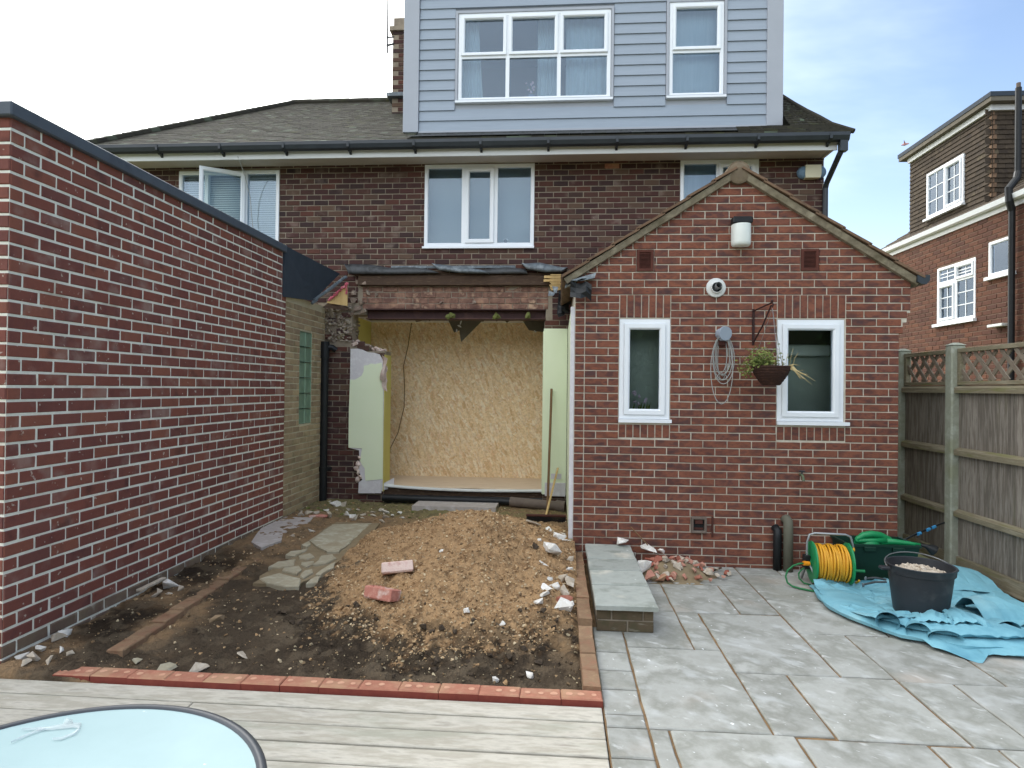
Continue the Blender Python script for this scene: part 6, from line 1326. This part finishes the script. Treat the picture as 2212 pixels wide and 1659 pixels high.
# right-hand raised fold and back corner
P = [[(3.02 + .62 * u, 5.05 - .42 * v + .12 * u + .03 * math.sin(5 * u), .035 + .15 * math.sin(math.pi * min(1, v * 1.1)) ** .8 * (1 - .5 * u) * (.6 + .4 * math.sin(3 * u + .5)) + random.uniform(0, .018)) for u in np.linspace(0, 1, 12)] for v in np.linspace(0, 1, 9)]
MB().grid(P).build('sheet_ridge', 'tarp_blue', tp_)
P = [[(3.05 + .62 * u - .05 * v, 6.02 - .55 * v - .05 * u, .02 + .16 * math.sin(math.pi * (.15 + .8 * v)) * (.55 + .45 * math.sin(2.6 * u + .4)) + random.uniform(0, .02)) for u in np.linspace(0, 1, 10)] for v in np.linspace(0, 1, 9)]
MB().grid(P).build('sheet_corner', 'tarp_blue', tp_)

# bucket
BC = (2.64, 4.80); bz = .055
bu = thing('builders_bucket', 'large black rubber bucket standing on the blue sheet', 'bucket', (BC[0], BC[1], bz))
mb = MB(); mb.lathe([(r * .89, bz + (z - bz) * .93) for r, z in [(0, bz), (.185, bz), (.19, bz + .01), (.205, bz + .12), (.222, bz + .25), (.232, bz + .335), (.245, bz + .34), (.25, bz + .385), (.256, bz + .395), (.25, bz + .40), (.238, bz + .395), (.222, bz + .30), (.20, bz + .12)]], (BC[0], BC[1], 0), 44); mb.build('tub', 'bucket_black', bu, smooth='auto')
mb = MB(); mb.bbox(BC[0] - .285, BC[0] - .215, BC[1] - .03, BC[1] + .03, bz + .325, bz + .35, .008); mb.build('lug', 'bucket_black', bu)
mb = MB(); mb.bbox(BC[0] + .215, BC[0] + .255, BC[1] - .03, BC[1] + .03, bz + .325, bz + .35, .008); mb.build('lug', 'bucket_black', bu)
mb = MB(); pts = []
for t_ in np.linspace(0, math.pi, 26): pts.append((BC[0] - .232 * math.cos(t_), BC[1] + .135 * math.sin(t_) * 1.4, bz + .35 + .06 * math.sin(t_)))
mb.tube(pts, .004, 6); mb.build('handle', 'wire_steel', bu)
bf = thing('bucket_rubble', 'pale mortar rubble filling the black bucket', 'rubble', (BC[0], BC[1], bz + .3))
mb = MB(); mb.lathe([(.2, bz + .295), (.16, bz + .315), (.1, bz + .335), (0, bz + .345)], (BC[0], BC[1], 0), 26)
for k in range(90):
    a_ = random.uniform(0, 6.28); r = .175 * math.sqrt(random.random()); s = random.uniform(.006, .028); mb.rock((BC[0] + r * math.cos(a_), BC[1] + r * math.sin(a_), bz + .350 - r * .24), (s, s * .8, s * .7), jit=.3)
mb.build('mortar_pieces', 'rubble_mortar', bf)
tl = thing('grey_tool', 'dark grey steel tool lying behind the bucket', 'tool', (2.45, 5.45, .03))
mb = MB(); mb.tube([(2.53, 5.36, .15), (2.60, 5.37, .155), (2.68, 5.36, .145)], .009, 6); mb.tube([(2.53, 5.40, .09), (2.60, 5.37, .12), (2.68, 5.35, .13)], .009, 6); mb.build('shank', 'lead_dark', tl)
MB().rock((2.52, 5.36, .148), (.022, .012, .012), jit=.2).build('jaw', 'lead_grey', tl); MB().rock((2.52, 5.40, .083), (.022, .012, .014), jit=.2).build('jaw', 'lead_grey', tl)

# ================================================================== FENCE
FX = 3.78
fence = thing('timber_fence', 'weathered grey board fence with lattice top and concrete posts at right', 'fence', (FX, 6, 0))
for (py, lab) in ((7.22, 'grey concrete fence post beside the gable corner'), (6.30, 'pale concrete fence post nearer the camera, with square cap')):
    mb = MB(); mb.bbox(FX - .075, FX + .055, py - .055, py + .055, -.08, 2.13, .012); po = mb.build('post', 'concrete_post', fence); po['label'] = lab
    mb = MB(); mb.add([(FX - .08, py - .06, 2.13), (FX + .06, py - .06, 2.13), (FX + .06, py + .06, 2.13), (FX - .08, py + .06, 2.13), (FX - .03, py - .015, 2.155), (FX + .01, py - .015, 2.155), (FX + .01, py + .015, 2.155), (FX - .03, py + .015, 2.155)], [(0, 1, 5, 4), (1, 2, 6, 5), (2, 3, 7, 6), (3, 0, 4, 7), (4, 5, 6, 7), (3, 2, 1, 0)]); mb.build('cap', 'concrete_post', po)
def fence_panel(y0, y1, lab):
    fp = MB().bbox(FX - .03, FX + .02, y0, y1, .0, .14, .004).build('fence_panel', 'fence_rail', fence); fp['label'] = lab
    y = y0 + .01
    while y < y1 - .02:
        w_ = min(.105, y1 - y); h0 = .145; mb = MB()
        mb.add([(FX + .004, y, h0), (FX - .010, y + w_ + .012, h0), (FX + .004, y + w_ + .012, h0), (FX + .014, y, h0), (FX + .004, y, 1.745), (FX - .010, y + w_ + .012, 1.745), (FX + .004, y + w_ + .012, 1.745), (FX + .014, y, 1.745)], [(0, 1, 5, 4)[::-1], (1, 2, 6, 5)[::-1], (2, 3, 7, 6)[::-1], (3, 0, 4, 7)[::-1], (4, 5, 6, 7)[::-1], (0, 3, 2, 1)[::-1]])
        mb.build('board', 'fence_wood', fp); y += .098
    for (z0, z1) in ((.515, .57), (1.09, 1.15), (1.675, 1.735)):
        mb = MB(); mb.add([(FX - .055, y0, z0), (FX - .011, y0, z0), (FX - .011, y0, z1 + .012), (FX - .055, y0, z1 - .012), (FX - .055, y1, z0), (FX - .011, y1, z0), (FX - .011, y1, z1 + .012), (FX - .055, y1, z1 - .012)], [(0, 1, 2, 3), (7, 6, 5, 4), (0, 4, 5, 1), (1, 5, 6, 2), (2, 6, 7, 3), (3, 7, 4, 0)]); mb.build('rail', 'fence_rail', fp)
    for (z0, z1) in ((1.75, 1.785), (2.055, 2.095)): MB().bbox(FX - .03, FX + .02, y0, y1, z0, z1, .003).build('lattice_rail', 'fence_rail', fp)
    for yy in (y0, y1 - .04): MB().bbox(FX - .029, FX + .019, yy, yy + .04, 1.786, 2.054, .003).build('lattice_stile', 'fence_rail', fp)
    hh = .27; y = y0 - hh
    while y < y1:
        for (a_, b_, dx) in ((y, y + hh, -.012), (y + hh, y, .002)):
            p, q = (a_, 1.785), (b_, 2.055); pts = []
            # clip to panel
            def at(t): return (p[0] + (q[0] - p[0]) * t, p[1] + (q[1] - p[1]) * t)
            t0, t1 = 0., 1.
            for lim, sg in ((y0 + .035, 1), (y1 - .035, -1)):
                d0, d1 = sg * (p[0] - lim), sg * (q[0] - lim)
                if d0 < 0 and d1 < 0: t1 = -1
                elif d0 < 0: t0 = max(t0, d0 / (d0 - d1))
                elif d1 < 0: t1 = min(t1, d0 / (d0 - d1))
            if t1 - t0 < .1: continue
            P0, P1 = at(t0), at(t1); w2 = .019
            dv = Vector((0, P1[0] - P0[0], P1[1] - P0[1])).normalized(); nn = Vector((0, -dv.z, dv.y)) * w2
            vs = [Vector((FX + dx + e, P[0], P[1])) + nn * sg for e in (0, .012) for (P, sg) in ((P0, -1), (P1, -1), (P1, 1), (P0, 1))]
            MB().add(vs, [(0, 1, 2, 3), (7, 6, 5, 4), (0, 4, 5, 1), (1, 5, 6, 2), (2, 6, 7, 3), (3, 7, 4, 0)]).build('lattice_slat', 'fence_lattice', fp)
        y += .172
fence_panel(6.36, 7.16, 'short grey timber fence panel with lattice top between the two posts')
fence_panel(4.48, 6.24, 'long grey timber fence panel with lattice top at the right edge')

# ================================================================== NEIGHBOUR HOUSE (right)
NX = 6.5
nh = thing('neighbour_house', 'red brick neighbouring house with tile hung dormer at right', 'house', (NX, 11, 0))
NW1 = (10.37, 11.37, 2.86, 3.815); NW2 = (9.55, 10.07, 3.44, 3.967)
mb = MB(); wall_cells(mb, 'x', NX + .006, NX + .25, 6.5, 13.3, -.09, 4.46, [NW1, NW2]); mb.box(NX + .25, 12, 13.1, 13.3, -.09, 4.46); mb.build('wall', 'mortar_neighbour', nh)
bn = brick_meshes('brick_neighbour', .004, .002)
nholes = [(-11.37, -10.37, 2.86, 3.815), (-10.07, -9.55, 3.44, 3.967)]
lay(nh, (NX, 0, 0), (0, -1, 0), 1.30, .075, .215, .011, 42, lambda z0, z1: cut(-13.3, -7.5, nholes, z0, z1), bn, 'brick_neighbour', jit=.004, pick=lambda t: -13 < t[0] < -9.2 and t[2] > 1.95)
def nwin(W, cells, **k):
    w, h = W[1] - W[0], W[3] - W[2]
    return window(nh, (NX, W[1], W[2]), (0, -1, 0), w, h, cells, y0=-.005, **k)
w, h = 1.0, .955
nwin(NW1, [(.05, .47, .05, .64, 1), (.53, .95, .05, .66, 0), (.06, .46, .72, .9, 0), (.51, .96, .685, .91, 1)], mull=[(.5, .04, h - .04, .06)], trans=[(.68, .04, w - .04, .06)], sill=(-.06, w + .03, .05, .05), bars=(2, 3), sash=.04)
nwin(NW2, [(.05, .47, .05, .477, 0)], sill=(-.03, .58, .05, .05), sash=.04)
for W in (NW1, NW2): MB().box(NX + .18, NX + .19, W[0] - .05, W[1] + .05, W[2] - .05, W[3] + .05).build('net_curtain', 'blind', nh)
MB().box(NX - .02, NX + .005, 6.5, 13.35, 4.36, 4.47).build('fascia', 'fascia_white', nh)
mb = MB(); mb.prism([(NX - .02, 4.52), (NX - .02, 4.45), (NX - .06, 4.43), (NX - .10, 4.45), (NX - .12, 4.52), (NX - .11, 4.52), (NX - .07, 4.46), (NX - .03, 4.52)], 'y', 6.5, 13.4); mb.build('gutter', 'white_upvc', nh)
# lower roof strip
mb = MB()
for i in range(6):
    mb.add([(NX - .06 + i * .14, y_, 4.53 + i * .1 + q) for (y_, q) in ((6.5, 0), (13.4 - i * .14, 0), (13.4 - i * .14, .02), (6.5, .02))] + [(NX + .12 + i * .14, 6.5, 4.66 + i * .1), (NX + .12 + i * .14, 13.3 - i * .14, 4.66 + i * .1)], [(0, 3, 2, 1), (3, 4, 5, 2)])
mb.add([(NX - .06, 13.4, 4.53), (9.0, 11.8, 6.3), (9.0, 6.5, 6.3), (NX - .06, 6.5, 4.52)], [(0, 3, 2, 1)]); mb.build('roof', 'hung_tile', nh)
# tile-hung dormer
mb = MB(); mb.box(NX + .13, 9.5, 10.22, 12.42, 4.5, 6.06)
nd = mb.build('tile_hung_dormer', 'hung_tile', nh)
NDW = (10.83, 11.87, 4.81, 5.62)
def hung_tile_mesh(w_=.196, h_=.096):
    mb = MB(); mb.add([(-w_ / 2, -.022, 0), (w_ / 2, -.022, 0), (w_ / 2, -.003, h_), (-w_ / 2, -.003, h_), (-w_ / 2, -.006, 0), (w_ / 2, -.006, 0)], [(0, 1, 2, 3), (0, 4, 5, 1), (0, 3, 4), (1, 5, 2)])
    me = bpy.data.meshes.new('hung_tile'); me.from_pydata(mb.v, [], mb.f); me.materials.append(MATS['hung_tile']); me.update(); return me
HT = hung_tile_mesh()
def put_tile(x, y_, z, rz, sx):
    ob = bpy.data.objects.new('hung_tile', HT); COL.objects.link(ob); ob.parent = nd; ob.location = Vector((x, y_, z)) - wloc(nd); ob.rotation_euler = (random.uniform(-.02, .02), 0, rz); ob.scale = (sx, 1, 1)
for r in range(19):
    z = 4.63 + r * .0745; u = -12.46 + (.1 if r % 2 else 0) - .2
    while u < -10.18:
        for (p, q) in cut(max(u, -12.46), min(u + .2, -10.18), [(-NDW[1], -NDW[0], NDW[2], NDW[3])], z + .02, z + .06):
            if q - p > .03: put_tile(NX + .125, -(p + q) / 2, z, -math.pi / 2, (q - p) / .2)
        u += .2
    x = NX + .12 + (.1 if r % 2 else 0)
    while x < NX + .9:
        put_tile(x, 10.215, z, 0, 1); x += .2
mb = MB()
for r in range(19):
    z = 4.63 + r * .0745; l = .075 if r % 2 else .045; mb.add([(NX + .100, 10.18 + l, z), (NX + .100, 10.18, z), (NX + .12, 10.18 + .02, z + .085), (NX + .12, 10.18 + l, z + .085), (NX + .10 + l, 10.18, z), (NX + .12 + l, 10.2, z + .085)], [(0, 1, 2, 3), (1, 4, 5, 2)])
mb.build('corner_tile', 'verge_tile', nd)
mb = MB(); mb.box(NX - .02, 9.6, 10.02, 12.65, 6.19, 6.26); mb.build('flat_roof', 'roofing_felt', nh)
mb = MB(); mb.box(NX - .01, 9.6, 10.03, 12.63, 6.12, 6.19); mb.build('roof_fascia', 'board_grey', nh)
mb = MB(); mb.box(NX + .07, 9.5, 10.15, 12.47, 6.03, 6.115); mb.build('soffit_trim', 'fascia_white', nh)
window(nh, (NX + .10, NDW[1], NDW[2]), (0, -1, 0), NDW[1] - NDW[0], NDW[3] - NDW[2], [(.05, .50, .05, .76, 0), (.55, .99, .045, .765, 1)], mull=[(.525, .04, .77, .05)], sill=(-.04, 1.06, .04, .04), y0=-.015, sash=.04, bars=(2, 3))
MB().box(NX + .128, NX + .1285, NDW[0], NDW[1], NDW[2], NDW[3]).build('curtain', 'curtain_cream', nh)
vp = thing('vent_stack', 'black soil pipe climbing the neighbouring house past its dormer', 'pipe', (NX - .1, 9.5, 0))
MB().tube([(NX - .07, 9.48, -.05), (NX - .07, 9.48, 4.30)], .042, 12).build('lower_pipe', 'plastic_black', vp)
MB().tube([(NX - .07, 9.48, 4.30), (NX - .12, 9.46, 4.42), (NX - .13, 9.46, 4.60), (NX + .02, 9.52, 4.76), (NX + .05, 9.54, 4.86)], .05, 12).build('bend', 'plastic_black', vp)
MB().tube([(NX + .05, 9.54, 4.84), (NX + .05, 9.54, 6.08)], .040, 12).build('upper_pipe', 'plastic_black', vp)
MB().tube([(NX + .05, 9.54, 6.07), (NX + .05, 9.54, 6.15)], .028, 10).build('cowl', 'pipe_clay', vp)
tag(MB().bbox(NX - .12, NX - .005, 9.6, 9.92, 2.66, 2.70, .004).build('wall_shelf', 'white_grubby', None, origin=(NX - .05, 9.7, 2.68)), 'small white ledge on the neighbouring house beside its pipe', 'ledge')

# ================================================================== TABLE
TC = (-1.165, 1.272, .72); TR = .512
tb = thing('garden_table', 'round frosted glass garden table with dark grey rim', 'table', (TC[0], TC[1], 0))
mb = MB(); mb.lathe([(0, .712), (TR - .018, .712), (TR - .018, .72), (0, .7201)], (TC[0], TC[1], 0), 72); mb.build('glass_top', 'table_glass', tb)
mb = MB(); mb.lathe([(TR - .022, .705), (TR + .0, .699), (TR + .008, .708), (TR + .006, .722), (TR - .006, .727), (TR - .018, .724), (TR - .022, .705)], (TC[0], TC[1], 0), 90); mb.build('rim', 'table_rim', tb, smooth=True)
for k in range(4):
    a_ = k * math.pi / 2 + .6; c_, s2 = math.cos(a_), math.sin(a_)
    MB().tube([(TC[0] + .40 * c_, TC[1] + .40 * s2, .70), (TC[0] + .30 * c_, TC[1] + .30 * s2, .40), (TC[0] + .42 * c_, TC[1] + .42 * s2, .012)], .014, 10).build('leg', 'table_leg', tb, smooth=True)
MB().tube([(TC[0] + .30 * math.cos(t_), TC[1] + .30 * math.sin(t_), .40) for t_ in np.linspace(0, 6.283, 29)[:-1]], .009, 8, closed=True).build('ring_brace', 'table_leg', tb, smooth=True)
# clear swallow-shaped ornament lying on the glass
sw = thing('clear_ornament', 'clear plastic bird shaped ornament lying on the glass table', 'ornament', (-1.36, 1.62, .725))
def blade(pts, ws, z, name):
    mb = MB(); L_ = []
    for i, (x, y_) in enumerate(pts):
        p = Vector((x, y_, 0)); q = Vector(pts[min(i + 1, len(pts) - 1)]).to_3d(); r_ = Vector(pts[max(i - 1, 0)]).to_3d(); t = (q - r_).normalized(); n_ = Vector((-t.y, t.x, 0)) * ws[i]
        L_.append([(x - n_.x, y_ - n_.y, z), (x - n_.x * .5, y_ - n_.y * .5, z + .003), (x, y_, z + .0045), (x + n_.x * .5, y_ + n_.y * .5, z + .003), (x + n_.x, y_ + n_.y, z)])
    mb.grid(L_).build(name, 'ornament_clear', sw, smooth=True)
blade([(-1.302, 1.645), (-1.32, 1.658), (-1.35, 1.652), (-1.385, 1.635), (-1.41, 1.628)], [.003, .013, .017, .010, .003], .7235, 'body')
blade([(-1.345, 1.655), (-1.36, 1.675), (-1.372, 1.682)], [.012, .010, .003], .724, 'wing')
blade([(-1.30, 1.64), (-1.295, 1.615), (-1.31, 1.59), (-1.33, 1.585)], [.004, .007, .006, .002], .7235, 'wing')
blade([(-1.39, 1.632), (-1.41, 1.605), (-1.42, 1.575), (-1.425, 1.56)], [.006, .005, .003, .001], .7235, 'tail')
blade([(-1.40, 1.632), (-1.425, 1.625), (-1.45, 1.622)], [.006, .004, .001], .7235, 'tail')

# ================================================================== DISTANT
bd_ = MB(); bd_.tube([(20.7, 40, 16.8), (20.9, 40, 16.85), (21.15, 40, 16.9)], [.02, .09, .03], 6); bd_.add([(20.85, 40, 16.86), (20.98, 40, 16.88), (20.7, 39.7, 17.02)], [(0, 1, 2)]); bd_.add([(20.85, 40, 16.86), (20.98, 40, 16.88), (21.2, 40.3, 17.05)], [(0, 1, 2)])
tag(bd_.build('bird', 'bird_red', None, origin=(20.9, 40, 16.8)), 'tiny reddish bird in the sky left of the tile hung dormer', 'bird')
# hedge added behind the camera, out of view, to darken the window reflections
hd = thing('reflection_hedge', 'tall dark hedge added behind the camera to darken the window reflections', 'hedge', (0, -12, 0))
mb = MB(); P_ = rng.random((8000, 6))
for p in P_:
    x = -16 + 32 * p[0]; z = 7.0 * p[1] * (.85 + .3 * math.sin(x * .9) * .5 + .15 * math.sin(x * 2.3)); y_ = -12 - 1.2 * p[2]; l = .16 + .2 * p[3]
    d = Vector((p[4] - .5, p[5] - .5, random.random() - .3)).normalized(); w_ = d.orthogonal().normalized() * l * .5; c_ = Vector((x, y_, z)); mb.add([c_ - w_, c_ + d * l, c_ + w_, c_ - d * l * .4], [(0, 1, 2, 3)])
tag(mb.build('foliage', 'hedge_leaf', hd), kind='stuff')
mb = MB(); mb.box(-16, 16, -13.2, -12.5, 0, 5.6); mb.build('inner_growth', 'hedge_leaf', hd)
